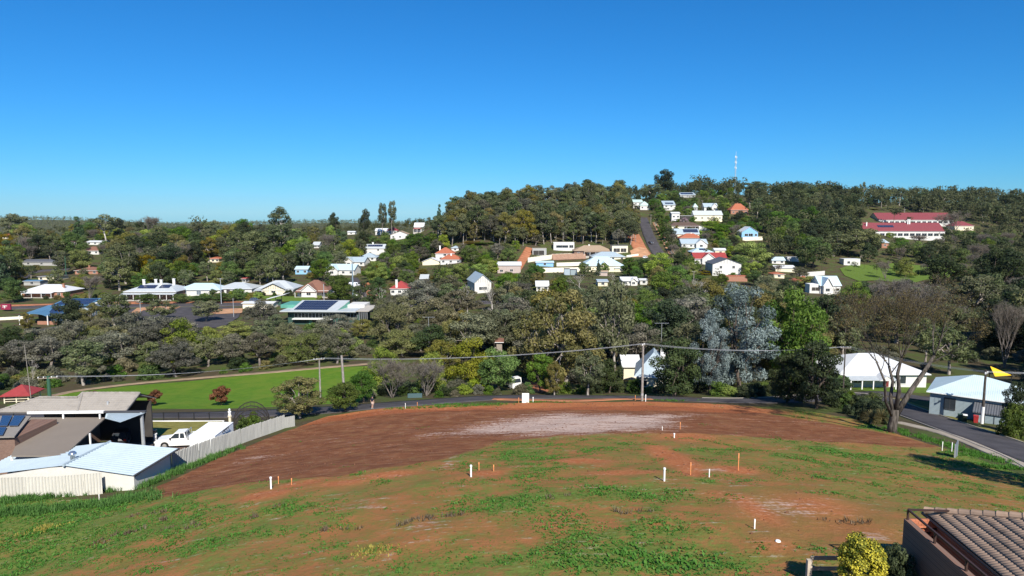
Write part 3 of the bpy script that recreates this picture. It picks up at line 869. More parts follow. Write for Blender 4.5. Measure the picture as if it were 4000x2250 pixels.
# ------------------------------------------------------------------ hero trees (notes: kind, across, top, distance, spread)
HERO = [
 ('olive',750,942,96,152,'round olive green bushy tree at the end of the grey corrugated fence'),
 ('broad',866,955,98,100,'dark green tree beside the leaning grey power pole'),
 ('bare',985,898,110,118,'brown leafless multi-stemmed tree nearest the walking person'),
 ('bare',1072,904,111,100,'grey leafless multi-stemmed tree right of the brown leafless one'),
 ('olive',1420,722,128,222,'very large olive gold tree rising behind the road left of the bare power pole'),
 ('gum',1545,685,142,130,'tall dark gum directly right of the very large olive gold tree'),
 ('dark',1700,842,116,150,'dark green dense tree right of the grey-roofed cottage behind the power pole'),
 ('silver',1870,706,126,215,'largest silver-blue wattle standing tall behind the road'),
 ('silver',1790,785,120,120,'smaller silver-blue wattle left of the largest one'),
 ('broad',2010,700,134,180,'tall deep green tree immediately right of the silver-blue wattle'),
 ('dark',2062,850,99,150,'dark shady tree with pale trunk at the right edge of the ploughed soil'),
 ('dark',1985,880,104,120,'dark tree standing below the silver-blue wattle by the road'),
 ('wattle',1180,842,126,150,'leafy green tree mass behind the leafless trees'),
 ('broad',1255,868,120,130,'leafy green tree left of the parked white truck'),
 ('olive',1110,850,132,120,'olive tree behind the grey leafless tree'),
 ('wattle',965,868,128,120,'fresh green wattle behind the brown leafless tree'),
 ('willow',1010,822,168,150,'pale green spreading willow in the valley middle'),
 ('broad',912,925,106,80,'leafy tree right of the leaning pale power pole at the lawn end'),
 ('wattle',1085,880,118,90,'green wattle between the two leafless trees'),
 ('broad',1360,880,118,80,'green tree over the dark driveway mouth'),
 ('olive',1395,905,114,60,'small olive tree right of the dark driveway mouth'),
 ('gum',1480,880,116,100,'gum leaning over shrubs left of the bare power pole'),
 ('dark',1535,900,124,80,'dark tree left of the grey-roofed cottage'),
 ('willow',770,832,160,150,'bright willow closest behind the green park'),
 ('willow',700,838,172,130,'second bright willow behind the green park, left of the closest'),
 ('wattle',590,806,205,130,'yellow-green wattle in front of the car park'),
 ('paper',650,832,160,110,'grey-brown paperbark behind the park, right of three together'),
 ('paper',590,836,162,110,'grey-brown paperbark behind the park, middle of three together'),
 ('paper',520,838,163,110,'grey-brown paperbark behind the park, left of three together'),
 ('paper',290,826,170,170,'wide paperbark with splayed pale limbs behind the gazebo park'),
 ('paper',120,838,168,130,'grey paperbark behind the red-roofed gazebo'),
 ('paper',30,850,165,130,'grey paperbark at the left edge behind the gazebo'),
 ('rust',553,968,113,60,'rust-leaved young tree, right one of three on the lawn'),
 ('rust',386,977,112,44,'rust-leaved young tree, middle one of three on the lawn'),
 ('rust',232,978,108,48,'rust-leaved young tree, left one of three on the lawn'),
 ('lime',948,652,335,66,'bright lime tree in front of the white gabled houses'),
 ('broad',856,682,288,86,'big round green tree right of the brown-roofed bungalow'),
 ('lime',1892,602,395,112,'huge golden green tree beside the white two-storey house'),
 ('lime',1658,630,352,92,'bright round green tree at the foot of the steep road'),
 ('broad',1584,643,360,52,'dark round tree right of the pale-blue roofed house'),
 ('cypress',1506,650,372,18,'slim cypress in front of the pale-blue roofed house'),
 ('broad',1470,655,366,34,'small dark tree at the corner of the pale-blue roofed house'),
 ('gold',1186,605,455,50,'yellowing round tree beside the red-tiled two-storey house'),
 ('broad',1220,612,452,58,'dark round tree right of the yellowing one'),
 ('broad',1052,583,470,66,'large rounded green tree below the skyline houses'),
 ('broad',1010,600,470,50,'rounded green tree left of the large one below the skyline houses'),
 ('lime',1788,553,520,58,'yellow-green tree beside the solar-roofed hill house'),
 ('broad',1822,560,505,58,'dark tree right of the yellow-green one on the hill'),
 ('lime',830,560,520,30,'yellow-green crown below the dark skyline tree at centre left'),
 ('gum',32,531,560,84,'broad gum crown at the far left skyline'),
 ('tall',262,535,520,88,'spreading skyline gum with open layered crown at left'),
 ('tall',703,515,470,84,'tall skyline gum with flat clumped crown and pale stem'),
 ('gum',700,560,430,120,'wide gum below the flat-crowned skyline gum'),
 ('dark',838,532,640,34,'dark round crown on the skyline left of centre'),
 ('dark',917,522,560,34,'dark narrow skyline tree left of the paired tall trees'),
 ('gum',962,505,560,30,'left one of the paired tall skyline trees'),
 ('gum',985,502,560,28,'right one of the paired tall skyline trees'),
 ('cypress',1105,514,640,20,'lone pointed conifer on the skyline at the forest edge'),
 ('dark',1672,423,720,62,'tallest dark tree crowning the hilltop'),
 ('gum',1640,462,700,70,'broad gum left of the tallest hilltop tree'),
 ('cypress',1776,457,760,42,'dark conifer on the hilltop left of the radio mast'),
 ('cypress',1722,467,780,24,'small golden conifer on the hilltop'),
 ('gum',1482,454,610,50,'tall gum breaking the forest skyline, left of two'),
 ('gum',1512,462,610,46,'tall gum breaking the forest skyline, right of two'),
 ('gum',1372,470,610,60,'wide gum breaking the forest skyline above the houses'),
 ('gum',1905,452,820,80,'big gum on the skyline right of the radio mast'),
 ('tall',2172,455,800,22,'thin skyline gum with tiny top tuft above the school'),
 ('tall',2265,470,800,50,'flat-topped skyline gum above the red school roof'),
 ('gold',10,585,480,50,'yellow flowering tree at the far left'),
 ('gold',2196,525,740,40,'yellow tree behind the red school roofs'),
 ('lime',2240,583,600,26,'rounded bright tree before the school wall'),
 ('bare',2400,530,640,70,'grey leafless tree beside the upper school roof'),
 ('bare',2310,590,520,50,'leafless poplars in front of the school'),
 ('wattle',2280,645,390,62,'olive willow on the right-hand meadow'),
 ('bare',2230,655,380,46,'leafless tree on the right-hand meadow'),
 ('gum',2170,570,450,110,'reddish gum group left of the meadow'),
 ('gum',2100,580,450,100,'dark gum with white limbs left of the meadow'),
 ('dark',2380,635,330,130,'dark spreading tree over the right-hand meadow'),
 ('dark',2530,620,300,150,'dark tall tree at the right edge'),
 ('gum',2460,690,240,140,'gum in front of the dark right-edge tree'),
 ('bare',2540,755,150,90,'grey drooping leafless tree at the right edge'),
 ('broad',2150,700,250,80,'rounded green tree behind the right leaning tree'),
 ('gum',2130,760,160,110,'thin gum behind the white verandah house'),
 ('gum',2260,760,190,130,'gum crown behind the white verandah house roof'),
 ('gum',2400,760,180,130,'gum crown behind the blue-grey weatherboard house'),
 ('dark',2566,955,84,80,'dark shady tree at the right edge beside the weatherboard house'),
 ('bush_broad',2552,1000,80,70,'leafy bush below the right-edge shady tree'),
 ('paper',1060,700,255,130,'grey-green paperbark in the valley below the red-roofed white house'),
 ('paper',1150,722,240,120,'grey paperbark right of the solar-roofed hall'),
 ('gum',915,706,265,80,'slender gum beside the give-way sign'),
 ('dead',1240,706,250,70,'white dead tree with bare arms right of the white cottage'),
 ('dead',1460,690,300,60,'white dead tree in the valley centre'),
 ('dead',75,905,140,40,'thin grey dead sapling behind the gazebo'),
 ('gum',285,732,232,100,'gum with pale stems left of the car park'),
 ('dark',172,742,222,92,'dark tree right of the blue-roofed visitor building'),
 ('olive',232,758,222,72,'olive tree in front of the car park left end'),
 ('gum',405,750,245,84,'flat-crowned tree standing in the car park'),
 ('gum',515,752,240,90,'dark flat-crowned tree right in the car park'),
 ('paper',655,750,218,96,'dark paperbark left of the solar-roofed hall'),
 ('paper',850,785,205,120,'dark paperbark in front of the solar-roofed hall'),
 ('olive',912,800,200,70,'green tree at the right end of the solar-roofed hall'),
 ('olive',65,783,228,40,'yellowing tree before the blue-roofed visitor building'),
 ('gum',310,605,350,90,'gum with white stem behind the four-chimney hotel'),
 ('gum',615,575,410,120,'dark-stemmed gum above the street houses'),
 ('broad',180,575,460,60,'green tree below the left skyline'),
 ('lime',195,622,400,66,'lime green tree among the left hillside houses'),
 ('broad',28,690,290,64,'round green tree at left edge by the street'),
 ('bare',222,690,300,66,'pale leafless tree with thick trunk near the street'),
 ('broad',455,735,290,50,'clipped street tree before the hotel, left of four'),
 ('broad',505,738,290,60,'clipped street tree before the hotel, second of four'),
 ('broad',560,735,290,60,'clipped street tree before the blue-roofed building, third of four'),
 ('broad',600,722,295,36,'clipped street tree by the arched house, rightmost of four'),
 ('broad',365,735,290,60,'clipped street tree at the left end of the hotel'),
 ('blossom',1722,545,540,30,'pale pink blossom tree on the hill'),
 ('gold',1703,566,520,14,'small golden tree before the brown-roofed hill house'),
 ('gold',1778,680,370,50,'golden sloping tree left of the white two-storey house'),
 ('broad',1755,690,350,50,'green tree in front of the red gabled house'),
 ('lime',2030,690,330,60,'bright green tree left of the orange-tiled roof'),
 ('paper',2010,668,355,60,'grey round tree left of the bright green one'),
]
for h in HERO:
    hero(h[0], h[1], h[2], h[3], h[4], h[5])
# ------------------------------------------------------------------ building materials
W_WHITE = mat('white_paint', (0.62, 0.605, 0.56), 0.6, var=0.05, dirt=0.12)
W_CREAM = mat('cream_render', (0.72, 0.64, 0.47), 0.75, var=0.06, dirt=0.15)
W_YELLOW = mat('pale_yellow_render', (0.78, 0.70, 0.50), 0.75, var=0.05, dirt=0.12)
W_BLUE = mat('sky_blue_paint', (0.24, 0.46, 0.68), 0.6, var=0.06)
W_GREYBLUE = mat('grey_blue_weatherboard', (0.27, 0.33, 0.35), 0.65, var=0.07, dirt=0.25, ribs=(2, 0.18, 0.010))  # blue-grey darkened to paint in shade on the left-facing wall
W_GREY = mat('grey_paint', (0.36, 0.36, 0.34), 0.7, var=0.08, dirt=0.2)
W_PINK = mat('weathered_pink_cladding', (0.44, 0.36, 0.32), 0.8, var=0.12, dirt=0.35)
def brick_mat(name, ca, cb, mortar):
    m, nt, b = nodes_of(name)
    tc = nt.nodes.new('ShaderNodeTexCoord')
    mp = nt.nodes.new('ShaderNodeMapping')
    mp.inputs['Rotation'].default_value = (R(90), 0, 0)
    nt.links.new(tc.outputs['Object'], mp.inputs['Vector'])
    br = nt.nodes.new('ShaderNodeTexBrick')
    nt.links.new(mp.outputs[0], br.inputs['Vector'])
    br.inputs['Scale'].default_value = 1.0
    br.inputs['Brick Width'].default_value = 0.23
    br.inputs['Row Height'].default_value = 0.086
    br.inputs['Mortar Size'].default_value = 0.008
    br.inputs['Color1'].default_value = ca + (1,)
    br.inputs['Color2'].default_value = cb + (1,)
    br.inputs['Mortar'].default_value = mortar + (1,)
    nt.links.new(br.outputs[0], b.inputs['Base Color'])
    b.inputs['Roughness'].default_value = 0.9
    MATS[name] = m
    return m
W_BRICK = brick_mat('red_brick', (0.30, 0.105, 0.06), (0.36, 0.15, 0.085), (0.32, 0.26, 0.2))
W_BROWNBRICK = brick_mat('brown_brick', (0.15, 0.08, 0.055), (0.20, 0.11, 0.075), (0.2, 0.17, 0.14))
R_ZINC = mat('zinc_roof', (0.56, 0.59, 0.58), 0.45, 0.25, var=0.06, dirt=0.12, ribs=(0, 0.25, 0.010))
R_WHITE = mat('white_metal_roof', (0.60, 0.61, 0.61), 0.5, 0.0, var=0.04, dirt=0.06, ribs=(0, 0.25, 0.010))
R_BLUE = mat('pale_blue_metal_roof', (0.45, 0.58, 0.64), 0.5, 0.0, var=0.06, dirt=0.1, ribs=(0, 0.25, 0.010))
R_GREYBLUE = mat('grey_blue_metal_roof', (0.34, 0.41, 0.45), 0.5, 0.0, var=0.07, dirt=0.12, ribs=(0, 0.25, 0.010))
R_GREEN = mat('pale_green_metal_roof', (0.42, 0.56, 0.50), 0.55, 0.0, var=0.07, dirt=0.1, ribs=(0, 0.25, 0.010))
R_DARK = mat('charcoal_roof', (0.10, 0.105, 0.115), 0.6, var=0.1, dirt=0.1, ribs=(0, 0.3, 0.03))
R_STEEL = mat('steel_blue_roof', (0.085, 0.19, 0.30), 0.5, var=0.06, ribs=(0, 0.4, 0.03))
R_TERRA = mat('terracotta_tiles', (0.36, 0.115, 0.060), 0.8, var=0.18, vscale=2.0, dirt=0.3, ribs=(2, 0.22, 0.02))
R_RED = mat('red_metal_roof', (0.30, 0.050, 0.045), 0.55, var=0.08, dirt=0.12, ribs=(0, 0.25, 0.010))
R_MAROON = mat('maroon_metal_roof', (0.21, 0.050, 0.055), 0.6, var=0.08, dirt=0.1, ribs=(0, 0.4, 0.03))
R_BROWN = mat('brown_tiles', (0.20, 0.098, 0.065), 0.8, var=0.12, vscale=2.0, dirt=0.2, ribs=(2, 0.22, 0.02))
R_TAN = mat('tan_tiles', (0.34, 0.245, 0.165), 0.8, var=0.12, vscale=2.0, dirt=0.25, ribs=(2, 0.22, 0.02))
R_UMBER = mat('dark_brown_tiles', (0.10, 0.065, 0.05), 0.8, var=0.12, vscale=2.0, dirt=0.2, ribs=(2, 0.22, 0.02))
M_TRIM = mat('trim_white', (0.78, 0.77, 0.73), 0.55, var=0.04)
M_DTRIM = mat('trim_charcoal', (0.06, 0.06, 0.065), 0.6, var=0.05)
M_CONC = mat('concrete', (0.42, 0.39, 0.34), 0.9, var=0.12, vscale=1.2, dirt=0.2)
M_STEEL = mat('galvanised_steel', (0.55, 0.57, 0.58), 0.4, 0.5, var=0.08)
M_BLACK = mat('black_paint', (0.018, 0.018, 0.02), 0.5, var=0.1)
M_INNER = mat('painted_interior_shade', (0.05, 0.045, 0.04), 0.9, var=0.2)  # near-black colour stands in for shade inside openings and under roofs
M_TIMBER = mat('weathered_timber', (0.27, 0.225, 0.18), 0.9, var=0.2, vscale=3.0, dirt=0.3)
M_CREAMWALL = mat('cream_block_wall', (0.80, 0.74, 0.58), 0.85, var=0.06, dirt=0.18)
M_EARTH = mat('cut_earth', (0.30, 0.18, 0.12), 0.95, var=0.2, dirt=0.2)
def glass_mat(name, col, rough=0.08):
    m, nt, b = nodes_of(name)
    tc = nt.nodes.new('ShaderNodeTexCoord')
    n1 = noise(nt, tc.outputs['Object'], 0.9, 3)
    c = mixc(nt, n1, tuple(x * 0.6 for x in col), tuple(x * 1.4 for x in col))
    nt.links.new(c, b.inputs['Base Color'])
    b.inputs['Roughness'].default_value = rough
    b.inputs['Specular IOR Level'].default_value = 0.6
    MATS[name] = m
    return m
M_GLASS = glass_mat('window_glass', (0.030, 0.038, 0.045))
M_CURTAIN = glass_mat('curtained_glass', (0.16, 0.19, 0.22), 0.2)
def solar_mat():
    m, nt, b = nodes_of('solar_cells')
    tc = nt.nodes.new('ShaderNodeTexCoord')
    br = nt.nodes.new('ShaderNodeTexBrick')
    br.offset = 0.0
    nt.links.new(tc.outputs['Generated'], br.inputs['Vector'])
    br.inputs['Scale'].default_value = 1.0
    br.inputs['Brick Width'].default_value = 0.1667
    br.inputs['Row Height'].default_value = 0.1
    br.inputs['Mortar Size'].default_value = 0.006
    br.inputs['Color1'].default_value = (0.012, 0.020, 0.055, 1)
    br.inputs['Color2'].default_value = (0.016, 0.026, 0.068, 1)
    br.inputs['Mortar'].default_value = (0.09, 0.10, 0.13, 1)
    nt.links.new(br.outputs[0], b.inputs['Base Color'])
    b.inputs['Roughness'].default_value = 0.18
    MATS['solar'] = m
    return m
M_SOLAR = solar_mat()

# ------------------------------------------------------------------ building kit
HOUSES = []      # (x, y, radius)
SHIELD = []      # (x0, y0, x1, y1, distance, share that trees may hide)
def win_part(t, x, z, w, h, y=0.0, pane=None, frame=None, name='window', bars=1, nx=(0, -1), parent_rot=None):
    """window on a front wall (plane y): frame with its pane as a sub-part"""
    fr = MB()
    e = 0.07
    yo = y - 0.07
    fr.b(x - w / 2 - e, x + w / 2 + e, yo, y - 0.005, z + h / 2, z + h / 2 + e)
    fr.b(x - w / 2 - e, x + w / 2 + e, yo - 0.04, y - 0.005, z - h / 2 - e, z - h / 2)
    fr.b(x - w / 2 - e, x - w / 2, yo, y - 0.005, z - h / 2, z + h / 2)
    fr.b(x + w / 2, x + w / 2 + e, yo, y - 0.005, z - h / 2, z + h / 2)
    for i in range(bars):
        xx = x - w / 2 + w * (i + 1) / (bars + 1)
        fr.b(xx - 0.025, xx + 0.025, yo + 0.015, y - 0.005, z - h / 2, z + h / 2)
    f = fr.build(name, frame or M_TRIM, t)
    MB().b(x - w / 2, x + w / 2, y - 0.03, y - 0.004, z - h / 2, z + h / 2).build('pane', pane or M_GLASS, f)
    return f
def hip_roof(x0, x1, y0, y1, z, zr, th=0.14):
    w, d = x1 - x0, y1 - y0
    b = MB()
    if w >= d:
        i = d / 2 * 0.98
        rdg = [(x0 + i, (y0 + y1) / 2, zr), (x1 - i, (y0 + y1) / 2, zr)]
    else:
        i = w / 2 * 0.98
        rdg = [((x0 + x1) / 2, y0 + i, zr), ((x0 + x1) / 2, y1 - i, zr)]
    e = [(x0, y0, z), (x1, y0, z), (x1, y1, z), (x0, y1, z)]
    lo = [(a, c, z - th) for a, c, _ in e]
    vs_ = lo + e + rdg
    if w >= d:
        top = [(4, 5, 9, 8), (5, 6, 9), (6, 7, 8, 9), (7, 4, 8)]
    else:
        top = [(4, 5, 8), (5, 6, 9, 8), (6, 7, 9), (7, 4, 8, 9)]
    b.add(vs_, [(3, 2, 1, 0), (0, 1, 5, 4), (1, 2, 6, 5), (2, 3, 7, 6), (3, 0, 4, 7)] + top)
    return b
def gable_roof_x(x0, x1, y0, y1, z, zr, th=0.14):
    """ridge along x"""
    ym = (y0 + y1) / 2
    return MB().prism([(y0, z - th), (y0, z), (ym, zr), (y1, z), (y1, z - th), (ym, zr - th)], x0, x1, 'x')
def gable_roof_y(x0, x1, y0, y1, z, zr, th=0.14):
    xm = (x0 + x1) / 2
    return MB().prism([(x0, z - th), (x0, z), (xm, zr), (x1, z), (x1, z - th), (xm, zr - th)], y0, y1, 'y')
def bld(x0, x1, yt, yb, roof, wallm, roofm, label, d=None, wf=0.5, rz=0.0, nwin=3, name='house', cat='house', ver=None, fg=None,
        chim=(), sol=(), wins=None, o=0.45, loc=None, hide=0.36, pane=None, group=None, fasc=M_TRIM, wz=None, winsz=(1.4, 1.1), skirt=2.5, frame=None, hmin=2.2):
    cx = (x0 + x1) / 2
    g = loc or ground(cx, yb)
    k = (g.y * CP - (g.z - CZ) * SP) / F
    W = (x1 - x0) * k
    rz = R(rz)
    W = W / (abs(math.cos(rz)) + 0.35 * abs(math.sin(rz)))
    D = d or max(6.0, 0.7 * W)
    if ver:
        W0 = W
    dr = {'hip': D / 2, 'gx': D / 2, 'gy': 0.0, 'flat': 0.0, 'skil': D}[roof]
    Hr = max(2.6, at(cx, yt, g.y + dr).z - g.z)
    h = max(hmin, Hr * wf) if roof not in ('flat',) else Hr
    Hr = max(Hr, h + 0.35) if roof != 'flat' else Hr
    t = thing(name, label, cat, g, rz, group)
    x_0, x_1 = -W / 2 + o, W / 2 - o
    wm = MB().b(x_0, x_1, 0, D, -skirt, h)
    if roof == 'gx':
        for xx in (x_0, x_1 - 0.12):
            wm.prism([(0, h), (D, h), (D / 2, Hr - 0.16)], xx, xx + 0.12, 'x')
        rb = gable_roof_x(-W / 2, W / 2, -o, D + o, h - 0.02, Hr)
    elif roof == 'gy':
        for yy in (0, D - 0.12):
            wm.prism([(x_0, h), (x_1, h), (0, Hr - 0.16)], yy, yy + 0.12, 'y')
        rb = gable_roof_y(-W / 2, W / 2, -o, D + o, h - 0.02, Hr)
    elif roof == 'hip':
        rb = hip_roof(-W / 2, W / 2, -o, D + o, h + 0.02, Hr)
    elif roof == 'flat':
        rb = MB().b(-W / 2, W / 2, -o, D + o, h, h + 0.22)
    else:
        rb = MB().prism([(-o, h), (-o, h + 0.15), (D + o, Hr), (D + o, Hr - 0.15)], -W / 2, W / 2, 'x')
        for xx in (x_0, x_1 - 0.12):
            wm.prism([(0, h), (D, h), (D, Hr - 0.3)], xx, xx + 0.12, 'x')
    wm.build('wall', wallm, t)
    ro = rb.build('roof', roofm, t)
    if roof in ('hip', 'gx', 'skil'):
        MB().b(-W / 2 + 0.01, W / 2 - 0.01, -o - 0.09, -o - 0.004, h - 0.13, h - 0.01).build('gutter', fasc, ro)
    yv = 0.0
    if ver:
        vd, a, b_, npst = ver[:4]
        vm = ver[4] if len(ver) > 4 else roofm
        va, vb = -W / 2 + a * W, -W / 2 + b_ * W
        vz = h * 0.98 if h < 3.4 else 3.2
        low = vz - 0.45
        MB().prism([(-o - 0.02 - vd, low - 0.1), (-o - 0.02 - vd, low), (-0.01, vz), (-0.01, vz - 0.1)], va, vb, 'x').build('verandah_roof', vm, t)
        for i in range(npst):
            xx = va + 0.15 + (vb - va - 0.3) * i / max(1, npst - 1)
            MB().b(xx - 0.09, xx + 0.09, -vd - o + 0.1, -vd - o + 0.28, -skirt, low - 0.06).build('verandah_post', M_TRIM, t)
        MB().b(va, vb, -vd - o, -0.01, -skirt, 0.08).build('verandah_floor', M_CONC, t)
    if fg:
        xf, wfr, pj = fg[:3]
        gm_ = fg[3] if len(fg) > 3 else wallm
        gw = wfr * W
        gx0 = -W / 2 + xf * W - gw / 2
        grh = (fg[4] if len(fg) > 4 else 0.92) * (Hr - h)
        yf = -pj
        wing = MB().b(gx0 + o, gx0 + gw - o, yf, 0.0 - 0.01, -skirt, h - 0.01)
        wing.prism([(gx0 + o, h), (gx0 + gw - o, h), (gx0 + gw / 2, h + grh - 0.18)], yf, yf + 0.15, 'y')
        wing.build('front_wing', gm_, t)
        gable_roof_y(gx0, gx0 + gw, yf - o, D / 2, h - 0.01, h + grh).build('wing_roof', roofm, t)
        for s in (-1, 1):
            xm = gx0 + gw / 2
            MB().bar((xm, yf - o - 0.03, h + grh + 0.02), (xm + s * gw / 2, yf - o - 0.03, h - 0.04), 0.05, 0.22).build('bargeboard', fasc, t)
        win_part(t, gx0 + gw / 2, h * 0.55, min(1.8, gw * 0.4), min(1.3, h * 0.45), yf, pane, frame)
    if wins is None:
        wins = []
        for i in range(nwin):
            xf = (i + 0.5) / nwin
            if fg and abs(xf - fg[0]) < fg[1] / 2:
                continue
            wins.append((xf, 0.54, winsz[0], min(winsz[1], h * 0.45)))
    for (xf, zf, ww, hh) in wins:
        win_part(t, -W / 2 + xf * W, zf * h, ww, hh, 0.0, pane, frame)
    for (xf, yf, ch) in chim:
        cxx, cyy = -W / 2 + xf * W, yf * D
        c = MB().b(cxx - 0.45, cxx + 0.45, cyy - 0.35, cyy + 0.35, h, Hr + ch)
        c.b(cxx - 0.58, cxx + 0.58, cyy - 0.48, cyy + 0.48, Hr + ch, Hr + ch + 0.25)
        c.build('chimney', M_TRIM if wallm is not W_BRICK else W_BRICK, ro)
    if sol:
        sl = Vector((0, D / 2 + o, Hr - h)) if roof in ('hip', 'gx') else Vector((0, D + 2 * o, Hr - h))
        nrm = Vector((1, 0, 0)).cross(sl).normalized()
        for (xa, xb, ta, tb, nc, nr) in sol:
            for i in range(nc):
                for j in range(nr):
                    u0 = -W / 2 + W * (xa + (xb - xa) * i / nc) + 0.03
                    u1 = -W / 2 + W * (xa + (xb - xa) * (i + 1) / nc) - 0.03
                    v0 = ta + (tb - ta) * j / nr
                    v1 = ta + (tb - ta) * (j + 1) / nr - 0.008
                    q = [Vector((u, -o, h)) + sl * v + nrm * 0.12 for u, v in ((u0, v0), (u1, v0), (u1, v1), (u0, v1))]
                    MB().sheet(q, 0.05).build('solar_panel', M_SOLAR, ro)
    c0 = g + Vector((-math.sin(rz) * D / 2, math.cos(rz) * D / 2, 0))
    HOUSES.append((c0.x, c0.y, 0.5 * math.hypot(W, D) * 0.92))
    SHIELD.append((x0, yt, x1, yb, g.y, hide))
    return t, W, D, h, Hr

# ------------------------------------------------------------------ the street along the valley (left half)
bld(52,168,715,748,'hip',W_BRICK,R_WHITE,'brick house with pale hipped metal roof at the left end of the street',ver=(2.2,0.1,0.75,4),wf=.5,chim=[(.83,.3,.3)],d=13)
t, W, D, h, Hr = bld(312,446,712,754,'hip',W_BROWNBRICK,R_ZINC,'low hotel with four white chimneys and wide zinc verandah roof',name='hotel',cat='hotel',ver=(3.0,0.0,1.0,9,R_ZINC),wf=.55,d=15,
    chim=[(.24,.45,1.5),(.42,.6,1.4),(.58,.42,1.4),(.76,.62,1.6)],sol=[(.2,.54,.35,.75,8,1),(.6,.8,.4,.8,5,1)],nwin=5)
bld(445,556,712,744,'hip',W_WHITE,R_BLUE,'white building with pale blue hipped roof between hotel and arched house',d=11,wf=.52,wins=[(.17,.5,2.2,1.7),(.5,.5,2.0,1.7),(.8,.5,2.2,1.7)],pane=M_CURTAIN)
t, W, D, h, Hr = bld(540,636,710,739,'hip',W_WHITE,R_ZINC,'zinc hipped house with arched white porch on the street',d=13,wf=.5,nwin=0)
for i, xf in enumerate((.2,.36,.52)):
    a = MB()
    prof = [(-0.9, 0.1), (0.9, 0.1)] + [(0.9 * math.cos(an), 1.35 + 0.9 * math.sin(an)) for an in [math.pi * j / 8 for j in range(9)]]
    a.prism([(p + xf * W - W / 2, q) for p, q in prof], -0.05, -0.01, 'y').build('arch_shade_panel', M_INNER, t)  # dark panel on the wall, the shade of an open arch painted in
t, W, D, h, Hr = bld(644,742,705,739,'hip',W_CREAM,R_ZINC,'bungalow with half-timbered cream gable and zinc roof',d=13,wf=.42,ver=(2.4,0,1,6),fg=(.5,.62,2.6,W_CREAM,.8),sol=[],nwin=4,fasc=M_DTRIM)
for i in range(9):
    xx = (-.24 + .06 * i) * W * .62 * 1.6
    MB().b(xx - .06, xx + .06, -2.68, -2.6, h, h + (Hr - h) * .72 * (1 - abs(xx) / (W * .31))).build('gable_batten', M_DTRIM, t)
t, W, D, h, Hr = bld(746,828,704,746,'hip',W_WHITE,R_BROWN,'white bungalow with brown tiled roof and white gable',d=12,wf=.4,ver=(2.2,0,1,4),fg=(.42,.5,2.3,W_WHITE,.72),nwin=3)
bld(607,620,700,712,'gx',W_WHITE,R_RED,'tiny white shed with red roof behind the arched house',d=5,nwin=1,name='shed',cat='shed')
# left hillside
bld(147,198,602,618,'hip',W_CREAM,R_UMBER,'long dark red roofed house high on the left hillside',d=10,wf=.5,hide=.5)
bld(217,262,605,616,'gx',W_WHITE,R_WHITE,'white roofed house high on the left hillside',d=9,wf=.5,hide=.4)
bld(204,250,620,640,'hip',W_WHITE,R_BROWN,'white house with brown hip roof on the left hillside',d=10,wf=.5,hide=.3)
bld(55,155,652,668,'gx',W_GREY,R_DARK,'long low house with charcoal roof and white fascia at left',d=9,wf=.55,hide=.4)
bld(187,248,671,690,'hip',W_BRICK,R_BROWN,'brick house with brown pyramid roof above the street',d=11,wf=.4,hide=.4,chim=[(.45,.4,.6)])
bld(95,148,690,706,'hip',W_CREAM,R_DARK,'small dark hip roofed house above the left street end',d=9,wf=.4,hide=.4)
bld(58,103,706,718,'gx',W_GREY,R_STEEL,'low blue steel shed above the left street end',d=6,name='shed',cat='shed',hide=.4,nwin=1)
bld(520,552,646,660,'hip',W_CREAM,R_TERRA,'orange tiled house half hidden by trees above the arched house',d=10,hide=.5)
bld(0,22,588,602,'hip',W_CREAM,R_TERRA,'pinkish tiled house at the far left edge',d=10,hide=.5)
bld(786,804,608,624,'gx',W_WHITE,R_ZINC,'white house peeping between gums left of centre',d=8,hide=.6)
# centre left cluster
bld(741,776,669,690,'gx',W_BLUE,R_BLUE,'small pale blue weatherboard house below the gabled houses',d=7,wf=.65,nwin=2,hide=.2)
bld(812,896,664,692,'gx',W_WHITE,R_BLUE,'white house with pale blue roof and two gables, nearest of three in a row',d=10,wf=.5,fg=(.3,.42,2.0,W_WHITE,.95),nwin=4,rz=-8)
bld(862,920,646,668,'gx',W_WHITE,R_GREYBLUE,'white gabled house with grey-blue roof, middle of three in a row',d=10,wf=.45,fg=(.28,.5,1.5,W_WHITE,.95),nwin=3,rz=-8)
bld(902,948,635,656,'hip',W_WHITE,R_GREYBLUE,'grey-blue hip roof house, uppermost of three in a row',d=11,wf=.4,nwin=2)
bld(919,969,614,641,'gx',W_WHITE,R_ZINC,'white two-storey house with solar panels near the centre',d=9,wf=.62,sol=[(.1,.85,.4,.85,7,1)],wins=[(.25,.3,1.5,1.1),(.65,.75,1.2,1.1)],chim=[(.32,.6,.9)])
bld(943,975,574,590,'gx',W_WHITE,R_WHITE,'white house with white roof on the ridge left of the red one',d=9,wf=.6,nwin=2)
bld(974,1000,571,589,'hip',W_WHITE,R_RED,'red roofed white house on the centre ridge',d=9,wf=.5,nwin=2)
bld(981,1032,581,602,'gy',W_WHITE,R_TAN,'white broad gable house just below the ridge',d=10,wf=.55,nwin=3)
bld(1041,1067,560,584,'gx',W_WHITE,R_WHITE,'white house above red porch at the right end of the ridge',d=9,wf=.55,ver=(3,0,.75,3,R_RED),nwin=1)
bld(873,894,581,590,'gx',W_WHITE,R_WHITE,'small pale roof peeping over trees on the ridge',d=7,nwin=1,hide=.5)
bld(1094,1144,622,655,'hip',W_WHITE,R_TERRA,'white two-storey house with red tiled roof below the forest',d=11,wf=.55,wins=[(.3,.3,1.6,1.2),(.7,.3,1.6,1.2),(.5,.78,1.6,1.1)],chim=[(.22,.5,.8)])
bld(1106,1162,640,662,'hip',W_WHITE,R_TERRA,'lower red tiled wing house in front of the two-storey one',d=9,wf=.5,nwin=3,chim=[(.5,.4,.4)],loc=ground(1134,664))
